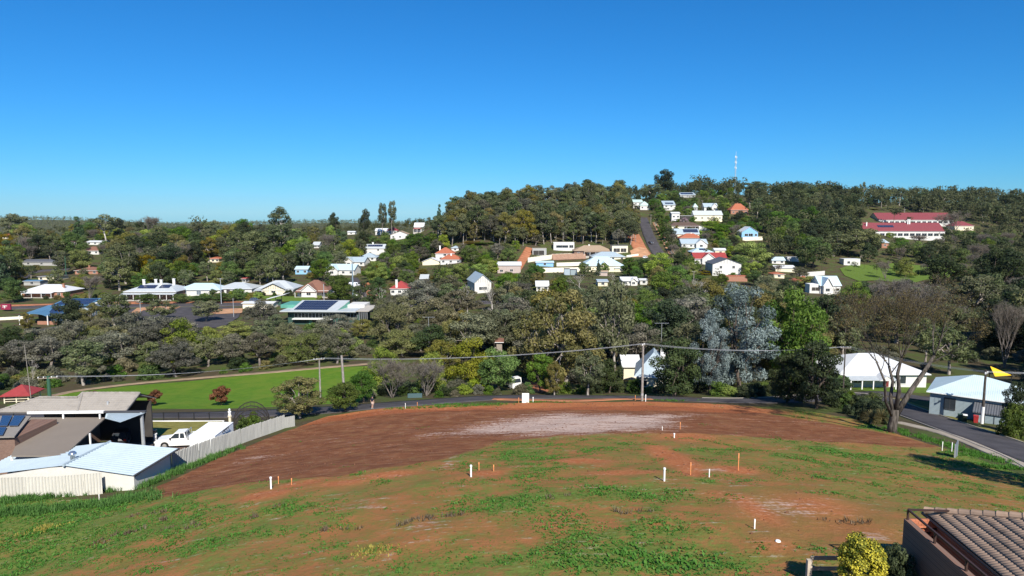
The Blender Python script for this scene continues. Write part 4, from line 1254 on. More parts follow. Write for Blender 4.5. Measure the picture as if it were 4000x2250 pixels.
bld(1134,1156,618,632,'hip',W_WHITE,R_GREYBLUE,'small grey-blue hip roof behind the red tiled house',d=8,nwin=1,hide=.4)
bld(1061,1108,649,667,'gy',W_YELLOW,R_WHITE,'cream low gable roof left of the red tiled house',d=9,wf=.3,nwin=0,hide=.3)
bld(1249,1312,658,687,'gx',W_PINK,R_WHITE,'weathered pinkish house with pale flat roof beside the dirt track',d=9,wf=.72,wins=[(.2,.3,1.6,1.2),(.6,.35,1.6,1.2)])
t, W, D, h, Hr = bld(1190,1240,690,737,'gy',W_WHITE,R_GREYBLUE,'tall white cottage with battened gable and verandah facing the valley',d=18,wf=.55,wins=[(.5,.45,3.6,1.3)],rz=14,hide=.3)
for i in range(7):
    xx = (-.4 + .8 * i / 6) * (W - .9)
    MB().b(xx - .05, xx + .05, -.06, -.005, h + .1, h + .1 + max(.1, (Hr - h - .5) * (1 - abs(xx) / (W * .5)))).build('gable_batten', M_DTRIM, t)
bld(980,1031,706,743,'hip',W_WHITE,R_RED,'white cottage with faded red roof beside the side street',d=9,wf=.5,chim=[(.35,.05,.6)],nwin=3,hide=.3)
bld(1055,1078,690,712,'gx',W_WHITE,R_ZINC,'white house glimpsed through grey paperbarks',d=8,hide=.7)

# ------------------------------------------------------------------ hill terraces below the forest
bld(1392,1445,611,631,'flat',W_WHITE,M_TRIM,'white modern box house below the forest',d=9,o=.1,wins=[(.42,.55,8.0,1.6),(.85,.55,2.6,1.8)],name='modern_house')
bld(1339,1375,626,643,'flat',W_GREY,M_CONC,'open dark garage box at the end of the terrace',d=7,o=.1,wins=[(.45,.42,7.0,3.0)],name='garage',cat='garage',pane=M_INNER)  # opening drawn as a dark pane, its inner shade put into the colour
bld(1443,1542,617,644,'hip',W_BROWNBRICK,R_TAN,'long house with tan tiled roof and dark verandah',d=14,wf=.5,ver=(2.5,.25,1,6),nwin=4,chim=[(.42,.5,.3)],fasc=M_DTRIM)
bld(1539,1580,618,637,'flat',W_CREAM,R_DARK,'flat charcoal carport next to the tan tiled house',d=8,o=.2,wins=[(.3,.4,4.0,2.4),(.72,.4,3.6,2.4)],pane=M_INNER,name='carport',cat='carport')  # open bays drawn as dark panes coloured like the shade within
bld(1488,1575,633,655,'hip',W_CREAM,R_GREYBLUE,'grey-blue hip roof house behind the pale-blue roofed one',d=13,wf=.35,nwin=4)
bld(1463,1572,645,684,'hip',W_YELLOW,R_BLUE,'large cream house with broad pale-blue hipped roof',d=17,wf=.42,fg=(.52,.22,1.2,W_YELLOW,.5),wins=[(.18,.5,2,1.3),(.82,.5,2,1.3)])
bld(1545,1580,664,684,'hip',W_CREAM,R_GREEN,'small house with pale green roof right of the pale-blue one',d=9,wf=.4,nwin=1,hide=.4)
bld(1347,1394,656,670,'gx',W_BLUE,R_BLUE,'light blue shed behind the long cream wall',d=6,wf=.75,nwin=1,name='shed',cat='shed')
def longwall(x0, y0, x1, y1, hpx, m, label, name='retaining_wall'):
    a, b = ground(x0, y0), ground(x1, y1)
    hh = hpx * a.y / F
    z = min(a.z, b.z)
    mb = MB()
    c = (a + b) / 2
    top = max(a.z, b.z) + hh
    n = 8
    t = thing(name, label, 'wall', c)
    for i in range(n):
        p, q = a.lerp(b, i / n), a.lerp(b, (i + 1) / n)
        zt = p.z + hh + (i % 2) * 0.01
        s = MB()
        d_ = (q - p).xy.normalized()
        nv = Vector((-d_.y, d_.x)) * 0.15
        vs_ = [Vector((e.x + sg * nv.x, e.y + sg * nv.y, zz)) - c for zz in (z - 3, zt) for e in (p, q) for sg in (-1, 1)]
        s.add(vs_, [(0, 1, 3, 2), (4, 6, 7, 5), (0, 2, 6, 4), (1, 5, 7, 3), (0, 4, 5, 1), (2, 3, 7, 6)])
        s.build('wall_panel', m, t)
    SHIELD.append((x0, min(y0, y1) - hpx, x1, max(y0, y1), a.y, 0.25))
    return t
longwall(1328,660,1388,652,12,M_CREAMWALL,'upper cream retaining wall with hedge before it')
longwall(1388,645,1470,642,6,M_CREAMWALL,'thin pale wall under the white box house')
longwall(1365,686,1466,684,12,M_CREAMWALL,'long low cream wall along the bottom of the terrace')
longwall(1400,670,1462,668,9,M_CREAMWALL,'middle cream wall stepping below the earth bank')
longwall(1576,648,1606,644,6,M_CREAMWALL,'short white wall beside the bare earth verge')
longwall(2013,697,2074,692,11,W_WHITE,'white boundary wall near the orange tiled house','boundary_wall')
longwall(1868,606,1918,604,9,M_CREAMWALL,'cream garden wall below the blue gable house','garden_wall')
# earth bank between the terrace walls
g0 = ground(1425, 652)
eb = MB()
a_, b_ = ground(1390, 655), ground(1474, 652)
eb.sheet([a_ + Vector((0, 0, .3)), b_ + Vector((0, 0, .3)), b_ + Vector((0, 4, 3.6)), a_ + Vector((0, 4, 3.6))], 2.0)
tag(eb.build('earth_bank', M_EARTH), kind='structure')
SHIELD.append((1390, 643, 1474, 655, a_.y, .2))
bld(1419,1434,677,692,'flat',R_GREYBLUE,R_DARK,'dark grey water tank shed, left of two below the terrace',d=4,o=.05,nwin=0,name='tank_shed',cat='shed')
bld(1435,1452,679,692,'flat',W_GREYBLUE,R_DARK,'pale grey tank shed, right of two below the terrace',d=4,o=.05,nwin=0,name='tank_shed',cat='shed')
bld(1562,1606,696,718,'gx',W_WHITE,R_WHITE,'white roofed house low in the valley, left of two',d=9,wf=.4,fg=(.7,.4,1,W_WHITE,.9),nwin=2,hide=.4)
bld(1608,1632,700,716,'gx',W_WHITE,R_WHITE,'small white roof low in the valley, right of two',d=7,wf=.4,nwin=1,hide=.4)
bld(1502,1531,702,720,'gx',W_CREAM,R_GREYBLUE,'grey-blue gable roof low in the valley behind dead branches',d=9,wf=.35,nwin=1,hide=.4)
bld(1347,1382,706,732,'gx',W_WHITE,R_WHITE,'white building half hidden by valley gums',d=8,wf=.5,nwin=2,hide=.6)
bld(1500,1530,680,694,'gx',W_PINK,R_TAN,'small weathered shed under the cream house',d=5,nwin=0,name='shed',cat='shed',hide=.3)

# ------------------------------------------------------------------ hill right of the steep road
bld(1592,1617,502,523,'gx',W_WHITE,R_GREEN,'white two-storey house at the top of the steep road',d=9,wf=.7,wins=[(.3,.7,1.5,1.1),(.7,.7,1.5,1.1),(.4,.25,1.5,1.1)])
bld(1609,1636,506,528,'hip',W_WHITE,R_GREEN,'pale green roofed house at the top of the steep road',d=9,wf=.5,nwin=2)
bld(1668,1700,505,529,'skil',W_WHITE,R_GREYBLUE,'white hill house with grey-blue solar roof',d=9,wf=.55,sol=[(.2,.85,.2,.55,6,1)],wins=[(.25,.75,1.6,1),(.65,.75,1.6,1),(.4,.3,2,1)])
bld(1743,1756,511,531,'hip',W_GREY,R_GREEN,'narrow small tower-like house with green roof',d=5,wf=.5,nwin=1)
bld(1770,1806,511,531,'gx',W_WHITE,R_GREYBLUE,'white gabled house under the hilltop wires',d=9,wf=.5,fg=(.74,.5,1.5,W_WHITE,.95),nwin=2)
bld(1837,1884,512,540,'hip',W_BRICK,R_TERRA,'brick house with red tiled hip roof on the right of the hill',d=11,wf=.42,nwin=3,chim=[(.45,.5,.3)])
bld(1688,1711,533,557,'gx',W_WHITE,R_WHITE,'white boxy two-storey hill house',d=8,wf=.85,wins=[(.3,.6,1.5,1.2),(.75,.6,1.5,1.2),(.5,.15,3,1.8)])
bld(1711,1742,543,555,'flat',M_INNER,R_WHITE,'low white carport beside the boxy hill house',d=7,o=.2,nwin=0,name='carport',cat='carport')  # solid block in painted shade fills the open space under the roof
bld(1744,1818,530,557,'gx',W_YELLOW,R_ZINC,'long cream house with grey roof across the hill',d=9,wf=.6,nwin=5)
bld(1710,1750,484,497,'skil',W_GREY,R_GREYBLUE,'low solar-roofed house on the very hilltop',d=9,wf=.5,sol=[(.1,.9,.2,.8,5,1)],nwin=3)
bld(1683,1764,559,578,'hip',W_CREAM,R_UMBER,'long brown roofed hill house with dark porch',d=10,wf=.5,ver=(2,.5,.95,4),nwin=3)
bld(1758,1790,570,580,'flat',W_WHITE,M_TRIM,'white wall with glass rail terrace behind the solar house',d=5,o=.05,nwin=0,name='terrace_annex')
bld(1693,1760,575,600,'gx',W_YELLOW,R_GREYBLUE,'pale house with wide blue solar array on its roof',d=9,wf=.45,sol=[(.4,.96,.3,.9,9,2)],nwin=4)
bld(1710,1770,587,607,'hip',W_WHITE,R_TERRA,'orange tiled hip house in the middle of the hill row',d=11,wf=.42,nwin=3,chim=[(.55,.5,.3)])
bld(1713,1781,601,624,'gx',W_WHITE,R_GREYBLUE,'grey roofed white house with twin front gables',d=10,wf=.5,fg=(.72,.42,2,W_WHITE,.95),nwin=4)
bld(1740,1795,622,643,'hip',W_WHITE,R_BLUE,'pale blue roofed house with two small solar groups',d=11,wf=.4,sol=[(.38,.68,.4,.75,5,1)],nwin=3)
bld(1797,1828,624,641,'gx',W_YELLOW,R_WHITE,'tan and white annex right of the pale blue roof',d=7,wf=.7,nwin=1,name='annex')
bld(1745,1830,635,664,'gx',W_WHITE,R_RED,'white house with bright red roof and white edged gable',d=11,wf=.48,fg=(.42,.42,1.5,W_WHITE,.95),nwin=5)
t, W, D, h, Hr = bld(1790,1866,650,693,'gy',W_WHITE,R_DARK,'tall white two-storey gabled house in front of the golden green tree',d=14,wf=.68,wins=[(.3,.72,1.3,1.3),(.72,.72,1.3,1.3)],fasc=M_DTRIM)
for i in range(9):
    xx = (-.42 + .84 * i / 8) * (W - .9)
    MB().b(xx - .05, xx + .05, -.06, -.005, h + .05, h + .1 + max(.1, (Hr - h - .4) * (1 - abs(xx) / (W * .5)))).build('gable_batten', M_DTRIM, t)
bld(1826,1880,700,708,'flat',W_BRICK,R_TERRA,'brick terrace wall below the white two-storey house',d=5,o=.05,nwin=0,name='terrace_wall',cat='wall')
bld(1864,1908,570,598,'gy',W_BLUE,R_WHITE,'sky-blue gabled house with white roof edge and big windows',d=11,wf=.5,wins=[(.3,.5,2.4,1.8),(.55,.5,3,2.0),(.85,.5,1.5,1.5)],hide=.08)
bld(1940,1976,646,664,'gx',W_WHITE,R_BLUE,'small white and blue cottage right of the golden green tree',d=7,nwin=2)
bld(1980,2010,648,658,'flat',W_WHITE,R_WHITE,'white flat shed in the shade of the dark gum',d=4,o=.1,nwin=0,name='shed',cat='shed')
bld(1949,2002,667,684,'gx',W_CREAM,R_WHITE,'long shed with white roof beside the golden green tree',d=8,wf=.5,nwin=0,name='shed',cat='shed')
bld(1945,1975,684,700,'hip',W_CREAM,R_TERRA,'orange roof half hidden in front of the long shed',d=8,nwin=1,hide=.4)
bld(2004,2062,694,722,'hip',W_BRICK,R_TERRA,'orange tiled house with white carport in front',d=12,wf=.35,nwin=2)
bld(2060,2116,694,740,'gx',W_WHITE,R_BLUE,'white gabled house with pale blue roof at the end of the valley street',d=10,wf=.5,fg=(.3,.45,2,W_WHITE,.95),nwin=3)
bld(2036,2066,716,738,'flat',W_WHITE,M_TRIM,'white porch in front of the orange tiled house',d=5,o=.05,wins=[(.5,.5,3.5,1.6)],name='porch',pane=M_INNER)  # porch opening closed by a pane coloured as its shade
bld(2122,2164,652,668,'flat',W_WHITE,R_WHITE,'white cabin standing at the edge of the meadow',d=6,o=.1,wins=[(.3,.5,1.6,1.4)],name='cabin',cat='cabin')
bld(2216,2236,601,624,'hip',W_BRICK,R_GREYBLUE,'small brick hut below the school',d=6,wf=.6,nwin=1,name='hut',cat='hut')
t, W, D, h, Hr = bld(2210,2398,535,566,'gx',W_WHITE,R_MAROON,'upper school block with long maroon roof',d=24,wf=.42,nwin=14,winsz=(3.6,1.9),name='school_block',cat='school',rz=-3,hide=.25)
t, W, D, h, Hr = bld(2152,2376,560,600,'gx',W_WHITE,R_MAROON,'lower school block with long maroon roof and window strip',d=24,wf=.46,nwin=15,winsz=(4.2,2.4),name='school_block',cat='school',rz=-3,sol=[(.28,.46,.45,.7,9,1)],chim=[(.16,.3,.2),(.64,.42,3.0),(.66,.42,3.0)],hide=.55)
bld(2400,2450,556,580,'hip',W_CREAM,R_MAROON,'maroon roofed annex at the right end of the school',d=14,nwin=3,hide=.6,name='school_annex',cat='school')
# ------------------------------------------------------------------ roads, paths, car park
from mathutils.geometry import delaunay_2d_cdt
def asphalt_mat(name, col, seams=0.0):
    m, nt, b = nodes_of(name)
    g = nt.nodes.new('ShaderNodeNewGeometry')
    n1 = noise(nt, g.outputs['Position'], 0.35, 5, 0.6)
    n2 = noise(nt, g.outputs['Position'], 14.0, 3, 0.7)
    c = mixc(nt, ramp(nt, n1, 0.35, 0.65), tuple(x * 0.82 for x in col), tuple(x * 1.18 for x in col))
    c = mixc(nt, mth(nt, 'MULTIPLY', ramp(nt, n2, 0.5, 0.75), 0.35), c, tuple(x * 1.6 for x in col))
    nt.links.new(c, b.inputs['Base Color'])
    b.inputs['Roughness'].default_value = 0.88
    b.inputs['Specular IOR Level'].default_value = 0.2
    bp = nt.nodes.new('ShaderNodeBump')
    bp.inputs['Distance'].default_value = 0.01
    nt.links.new(n2, bp.inputs['Height'])
    nt.links.new(bp.outputs[0], b.inputs['Normal'])
    return m
M_ROAD = asphalt_mat('asphalt', (0.066, 0.060, 0.062))
M_OLDROAD = asphalt_mat('red_dusted_asphalt', (0.088, 0.062, 0.052))
M_PATH = asphalt_mat('pale_concrete_path', (0.32, 0.27, 0.21))
M_GRAVEL = asphalt_mat('gravel', (0.27, 0.195, 0.125))
M_DIRT = asphalt_mat('orange_dirt', (0.36, 0.145, 0.072))
M_SAND = asphalt_mat('pale_orange_sand', (0.42, 0.23, 0.125))
M_DRIVE = asphalt_mat('brown_paving', (0.12, 0.085, 0.07))
M_KERB = mat('kerb_concrete', (0.36, 0.32, 0.27), 0.9, var=0.1)
M_LAWN2 = mat('lawn', (0.098, 0.150, 0.028), 0.95, var=0.25, vscale=1.5, spec=0.05)
M_DRYLAWN = mat('dry_lawn', (0.21, 0.19, 0.055), 0.95, var=0.25, vscale=1.2, spec=0.05)
ROADS = []
def smooth_line(P, step):
    out = []
    P = [Vector((p[0], p[1])) for p in P]
    P = [P[0] * 2 - P[1]] + P + [P[-1] * 2 - P[-2]]
    for i in range(1, len(P) - 2):
        n = max(2, int((P[i + 1] - P[i]).length / step))
        for j in range(n):
            t = j / n
            a, b, c, d = P[i - 1], P[i], P[i + 1], P[i + 2]
            out.append(0.5 * ((2 * b) + (c - a) * t + (2 * a - 5 * b + 4 * c - d) * t * t + (3 * b - a - 3 * c + d) * t ** 3))
    out.append(P[-2])
    return out
def strip(name, pp, width, m, dz=0.05, step=1.5, nacross=6, off=0.0, avoid=True, world=False):
    line = smooth_line(pp if world else [ground(a, b).xy for a, b in pp], step)
    V, Fs = [], []
    n = len(line)
    xs, ys = [], []
    for i, p in enumerate(line):
        t = (line[min(i + 1, n - 1)] - line[max(i - 1, 0)]).normalized()
        nv = Vector((-t.y, t.x))
        for j in range(nacross + 1):
            q = p + nv * (off + width * (j / nacross - 0.5))
            xs.append(q.x)
            ys.append(q.y)
    zs = height(np.array(xs), np.array(ys)) + dz
    V = np.stack([xs, ys, zs], 1)
    k = nacross + 1
    for i in range(n - 1):
        for j in range(nacross):
            Fs.append((i * k + j, i * k + j + 1, (i + 1) * k + j + 1, (i + 1) * k + j))
    lo = len(V)
    el = [i * k for i in range(n)]
    er = [i * k + nacross for i in range(n)]
    sk = V[el + er].copy()
    sk[:, 2] -= 0.45
    V = np.concatenate([V, sk])
    for i in range(n - 1):
        Fs.append((el[i + 1], lo + i + 1, lo + i, el[i]))
        Fs.append((er[i], lo + n + i, lo + n + i + 1, er[i + 1]))
    me = fast_mesh(name, V, [f[::-1] for f in Fs], None, m)
    o = obj(name, me)
    tag(o, kind='structure')
    if avoid:
        ROADS.append(([tuple(p) for p in line], width / 2))
    return line
def kerb(name, line, off, h=0.13, w=0.16):
    mb = MB()
    n = len(line)
    pr = []
    for i, p in enumerate(line):
        t = (line[min(i + 1, n - 1)] - line[max(i - 1, 0)]).normalized()
        nv = Vector((-t.y, t.x))
        q = p + nv * off
        z = gz(q.x, q.y)
        pr.append([(q.x - nv.x * w / 2, q.y - nv.y * w / 2, z - .1), (q.x - nv.x * w / 2, q.y - nv.y * w / 2, z + h), (q.x + nv.x * w / 2, q.y + nv.y * w / 2, z + h), (q.x + nv.x * w / 2, q.y + nv.y * w / 2, z - .1)])
    V = [v for s in pr for v in s]
    Fs = []
    for i in range(n - 1):
        for j in range(4):
            Fs.append((i * 4 + j, i * 4 + (j + 1) % 4, (i + 1) * 4 + (j + 1) % 4, (i + 1) * 4 + j))
    mb.add(V, Fs)
    return tag(mb.build(name, M_KERB), kind='structure')
def patch(name, pp, m, dz=0.05, res=2.0, avoid=True, world=False):
    P = [Vector((p[0], p[1])) for p in (pp if world else wpoly(pp))]
    ring = []
    for i, p in enumerate(P):
        q = P[(i + 1) % len(P)]
        n = max(1, int((q - p).length / res))
        ring += [p.lerp(q, j / n) for j in range(n)]
    xs = [p.x for p in ring]
    ys = [p.y for p in ring]
    gx_, gy_ = np.meshgrid(np.arange(min(xs), max(xs), res), np.arange(min(ys), max(ys), res))
    s = sdf([tuple(p) for p in ring], gx_, gy_)
    inner = [Vector((a, b)) for a, b in zip(gx_[s > res * 0.4], gy_[s > res * 0.4])]
    n = len(ring)
    vs_, es, fs, *_ = delaunay_2d_cdt(ring + inner, [(i, (i + 1) % n) for i in range(n)], [tuple(range(n))], 1, 1e-4)
    xy = np.array([tuple(v) for v in vs_])
    zz = height(xy[:, 0], xy[:, 1]) + dz
    mb = MB()
    mb.v = [(a, b, c) for (a, b), c in zip(xy, zz)]
    mb.f = [tuple(f) for f in fs]
    o = mb.build(name, m)
    me = o.data
    if len(me.polygons) and me.polygons[0].normal.z < 0:
        me.flip_normals()
    tag(o, kind='structure')
    if avoid:
        PATCHES.append([tuple(p) for p in ring])
    return o
PATCHES = []
main = strip('road', [(2800,1245),(2640,1165),(2520,1118),(2400,1075),(2300,1040),(2210,1008),(2150,996),(2060,1000),(1900,1008),(1760,1006),(1600,999),(1300,999),(1100,1010),(960,1020),(840,1030),(700,1038),(560,1043),(430,1045),(300,1046),(100,1046),(-150,1050)], 6.6, M_ROAD, 0.06)
kerb('kerb', main[:60], -3.5)
kerb('kerb', main[:42], 3.5)
strip('footpath', [(2800,1275),(2640,1200),(2520,1150),(2440,1115),(2370,1090),(2300,1072),(2255,1062)], 1.7, M_PATH, 0.07, avoid=True)
strip('road', [(2170,992),(2230,990),(2300,1000),(2380,1008),(2480,1010)], 4.6, M_ROAD, 0.055)
strip('verge_soil', [(1240,1004),(1330,1006),(1450,1008),(1560,1004),(1640,1004)], 2.6, M_DIRT, 0.065, avoid=False)
strip('park_path', [(60,1006),(130,996),(200,982),(330,966),(450,955),(560,946),(700,935),(860,921),(960,912)], 2.2, M_GRAVEL, 0.07)
street = strip('street', [(-200,782),(0,776),(200,771),(450,768),(650,766),(900,769),(1050,765),(1180,762),(1350,760),(1600,757)], 8.0, M_ROAD, 0.22, 4.0)
strip('street_verge', [(-200,775),(0,770),(200,765),(330,762),(450,762),(560,762),(650,761)], 6.0, M_DIRT, 0.16, 4.0)
strip('side_street', [(905,768),(906,745),(902,728),(893,712),(885,700)], 6.0, M_ROAD, 0.25, 4.0)
strip('side_street_verge', [(912,745),(912,728),(903,712)], 9.0, M_DIRT, 0.15, 4.0, off=-5)
strip('upper_street', [(45,705),(60,694),(90,684),(130,680),(175,678)], 7.0, M_ROAD, 0.3, 4.0)
hillroad = strip('hill_road', [(1672,655),(1652,632),(1640,610),(1629,585),(1621,562),(1616,548)], 8.0, M_ROAD, 0.35, 4.0)
strip('hill_verge', [(1650,640),(1632,615),(1618,590)], 9.0, M_DIRT, 0.22, 4.0, off=7.5)
strip('hill_verge', [(1668,640),(1654,610),(1642,585),(1630,560)], 4.0, M_SAND, 0.25, 4.0, off=-5.5)
strip('hill_footpath', [(1672,640),(1658,612),(1643,585),(1632,560)], 1.6, M_PATH, 0.32, 4.0, off=-5.0, avoid=False)
strip('dirt_track', [(1296,682),(1306,668),(1316,652),(1326,636),(1333,624)], 5.5, M_DIRT, 0.3, 4.0)
patch('sand_verge', [(1590,648),(1585,632),(1608,622),(1626,626),(1640,648)], M_SAND, 0.3, 4.0)
patch('car_park', [(300,795),(330,778),(520,772),(610,776),(600,800),(560,826),(320,832)], M_ROAD, 0.28, 4.0)
patch('car_park', [(60,838),(120,826),(170,818),(215,822),(240,838),(150,850)], M_ROAD, 0.28, 4.0)
patch('garden_bed', [(328,790),(345,777),(400,773),(455,774),(440,780),(360,783),(345,792)], M_SAND, 0.42, 3.0)
patch('garden_bed', [(525,793),(545,780),(610,778),(610,790),(560,792)], M_SAND, 0.42, 3.0)
patch('lawn', [(640,745),(700,746),(790,748),(800,758),(690,760)], M_LAWN2, 0.2, 4.0)
patch('meadow', PARK2, M_LAWN2, 0.25, 6.0)
patch('hill_lawn', [(1872,548),(1895,545),(1905,556),(1880,560)], M_LAWN2, 0.3, 6.0, avoid=False)
patch('driveway', [(330,1100),(500,1092),(520,1135),(440,1145),(350,1150),(300,1120)], M_DRIVE, 0.06, 1.0)
patch('front_lawn', [(335,1061),(560,1060),(545,1090),(480,1093),(350,1098)], M_DRYLAWN, 0.055, 1.0)
patch('house_lawn', [(2120,975),(2180,985),(2330,990),(2400,1000),(2340,965),(2280,960),(2110,966)], M_LAWN2, 0.05, 1.0, avoid=False)
patch('verge_lawn', [(2185,1000),(2240,1012),(2330,1046),(2480,1092),(2576,1122),(2576,1112),(2480,1075),(2350,1030),(2260,1003)], M_DRYLAWN, 0.045, 1.0, avoid=False)
patch('driveway', [(1310,962),(1400,962),(1410,985),(1320,988)], M_DIRT, 0.05, 1.0)
# painted bays in the car park
def lines(name, segs, w, dz):
    for (a, b) in segs:
        p, q = ground(*a), ground(*b)
        mb = MB()
        d_ = (q - p).xy.normalized()
        nv = Vector((-d_.y, d_.x, 0)) * w / 2
        up = Vector((0, 0, dz))
        mb.add([p - nv + up, q - nv + up, q + nv + up, p + nv + up], [(0, 1, 2, 3)])
        tag(mb.build(name, M_TRIM), kind='structure')
lines('bay_marking', [((330 + 26 * i, 812), (338 + 26 * i, 800)) for i in range(4)] + [((145, 836), (155, 832)), ((168, 838), (180, 836))], 0.14, 0.34)

# ------------------------------------------------------------------ solar-roofed hall
M_GREENP = mat('green_panel', (0.10, 0.30, 0.23), 0.5, var=0.08)
M_DKGREEN = mat('dark_green_wall', (0.035, 0.075, 0.06), 0.6, var=0.1)
g = ground(815, 818)
k = g.y / F
t = thing('community_hall', 'long low hall with big slanted solar roof among valley trees', 'hall', g, R(-2))
def X(px): return (px - 815) * k
def Zp(py): return (818 - py) * k
zE = Zp(783)
MB().b(X(720), X(905), 1.0, 16, -2, zE - .1).build('wall', M_DKGREEN, t)
r1 = MB().b(X(706), X(900), -1.5, 17, zE, zE + .35).build('flat_roof', R_ZINC, t)
MB().b(X(898), X(932), -.5, 14, zE + .1, zE + .35).build('deck_roof', M_CONC, t)
# raised slanted roof with the array
za, zb = zE + .4, Zp(753) - 1.35
q = [Vector((X(729), .2, za)), Vector((X(848), .2, za)), Vector((X(863), 9.5, zb)), Vector((X(737), 9.5, zb))]
r2 = MB().sheet(q, .25).build('slanted_roof', R_ZINC, t)
MB().add([q[0] - Vector((0, 0, .3)), q[3] - Vector((0, 0, .3)), Vector((X(737), 9.5, zE)), Vector((X(729), .2, zE))], [(0, 1, 2, 3)]).build('roof_side', M_GREENP, t)
MB().add([q[1] - Vector((0, 0, .3)), q[2] - Vector((0, 0, .3)), Vector((X(863), 9.5, zE)), Vector((X(848), .2, zE))], [(0, 1, 2, 3)]).build('roof_side', M_GREENP, t)
nr = (q[1] - q[0]).cross(q[3] - q[0]).normalized()
for i in range(14):
    for j in range(4):
        def bl(u, v):
            a = q[0].lerp(q[1], u)
            b = q[3].lerp(q[2], u)
            return a.lerp(b, v) + nr * .13
        u0, u1 = .07 + .72 * i / 14, .07 + .72 * (i + 1) / 14 - .006
        v0, v1 = .03 + .92 * j / 4, .03 + .92 * (j + 1) / 4 - .025
        MB().sheet([bl(u0, v0), bl(u1, v0), bl(u1, v1), bl(u0, v1)], .05).build('solar_panel', M_SOLAR, r2)
MB().b(X(688), X(730), 6, 16, zE + .3, zE + 1.5).build('parapet', M_GREENP, t)
MB().b(X(860), X(905), 8, 16, zE + .3, zE + 1.3).build('parapet', W_WHITE, t)
for i in range(18):
    x = X(742 + 9 * i)
    win_part(t, x, Zp(794), 1.1, 1.5, 1.0, M_GLASS, M_STEEL, bars=0)
MB().b(X(735), X(838), -.8, 1.0, Zp(803), Zp(801)).build('awning', M_TRIM, t)
for i in range(4):
    win_part(t, X(786 + 8 * i), Zp(812), 1.0, 1.9, 1.0, M_GLASS, M_STEEL, bars=0)
MB().b(X(774), X(783), .9, 1.0, Zp(819), Zp(803)).build('green_panel', M_GREENP, t)
MB().b(X(745), X(835), -1.0, 1.0, Zp(822), Zp(819)).build('plinth', M_TRIM, t)
for i in range(5):
    MB().b(X(906 + 5 * i), X(906 + 5 * i) + .15, -.3, -.15, -2, zE + .1).build('deck_post', M_STEEL, t)
HOUSES.append((g.x, g.y + 8, 14))
HOUSES.append((X(740) + g.x, g.y + 8, 10)); HOUSES.append((X(890) + g.x, g.y + 8, 10))
SHIELD.append((690, 750, 932, 806, g.y, .05))
g = ground(695, 772)
t = thing('picnic_shelter', 'open shelter with tilted white roof left of the solar-roofed hall', 'shelter', g)
k = g.y / F
MB().prism([(-22 * k, 3.2), (26 * k, 5.2), (26 * k, 5.4), (-22 * k, 3.4)], -1, 5, 'y').build('roof', R_WHITE, t)
for xx in (-16, -2, 14):
    MB().b(xx * k - .1, xx * k + .1, .2, .4, -1, 3.2 + (xx + 22) / 48 * 2).build('post', M_BLACK, t)
MB().b(-4 * k, 8 * k, 2, 3, -1, 2.8).build('store', M_DKGREEN, t)
SHIELD.append((668, 748, 722, 768, g.y, .2))
bld(608,690,760,776,'gx',M_CREAMWALL,R_WHITE,'low white roofed pavilion at the end of the car park',d=6,wf=.4,nwin=0,name='pavilion',cat='pavilion',hide=.3)

# ------------------------------------------------------------------ blue visitor building at left
g = ground(110, 815)
k = g.y / F
t = thing('visitor_building', 'low building with steel-blue curved entrance roof and solar covered roofs', 'building', g)
def X(px): return (px - 110) * k
def Zp(py): return (815 - py) * k
MB().b(X(112), X(155), 1, 16, -2, Zp(793)).build('wall', mat('navy_cladding', (0.05, 0.085, 0.13), .6), t)
r1 = MB().sheet([(X(118), -.8, Zp(793)), (X(160), -.8, Zp(787)), (X(160), 9, Zp(776)), (X(95), 9, Zp(777))], .3).build('roof', R_STEEL, t)
r2 = MB().sheet([(X(60), 14, Zp(782)), (X(165), 14, Zp(780)), (X(168), 22, Zp(768)), (X(66), 22, Zp(770))], .3).build('roof', R_STEEL, t)
MB().b(X(60), X(165), 15, 22, -2, Zp(783)).build('wall', R_GREYBLUE, t)
r3 = MB().sheet([(X(48), 4, Zp(790)), (X(105), 4, Zp(790)), (X(105), 14, Zp(779)), (X(58), 14, Zp(780))], .3).build('roof', R_STEEL, t)
pts_ = []
for i in range(9):
    a = math.pi * (0.15 + 0.7 * i / 8)
    pts_.append((X(96) - X(24) * 0 + 4.2 * math.cos(a) * 1.25, 2.6 + 1.6 * math.sin(a)))
MB().prism(pts_ + [(p[0], p[1] - .2) for p in pts_[::-1]], -2.5, 7, 'y').build('entrance_canopy', R_STEEL, t)
for xx in (-5.0, 5.0):
    for yy in (-2.2, 3):
        MB().b(X(96) + xx - .12, X(96) + xx + .12, yy - .12, yy + .12, -2, 3.4).build('canopy_post', M_TRIM, t)
MB().b(X(78), X(112), 4, 12, -2, 3).build('wall', M_GLASS, t)
for (ro, qd, nc) in ((r1, [(X(120), -.4, Zp(792.6)), (X(159), -.4, Zp(786.6)), (X(159), 8.6, Zp(776.2)), (X(100), 8.6, Zp(777.2))], 8), (r2, [(X(68), 14.5, Zp(781)), (X(160), 14.5, Zp(779.4)), (X(163), 21.5, Zp(768.8)), (X(73), 21.5, Zp(770.5))], 12)):
    Q4 = [Vector(v) for v in qd]
    nr = (Q4[1] - Q4[0]).cross(Q4[3] - Q4[0]).normalized()
    for i in range(nc):
        for j in range(2):
            def bl(u, v):
                return Q4[0].lerp(Q4[1], u).lerp(Q4[3].lerp(Q4[2], u), v) + nr * .12
            MB().sheet([bl(i / nc, j / 2), bl((i + .95) / nc, j / 2), bl((i + .95) / nc, (j + .94) / 2), bl(i / nc, (j + .94) / 2)], .05).build('solar_panel', M_SOLAR, ro)
MB().b(X(100), X(150), -1.2, -.9, -2, 1.2).build('low_wall', W_BRICK, t)
HOUSES.append((g.x, g.y + 9, 12)); HOUSES.append((g.x + 5, g.y + 15, 10))
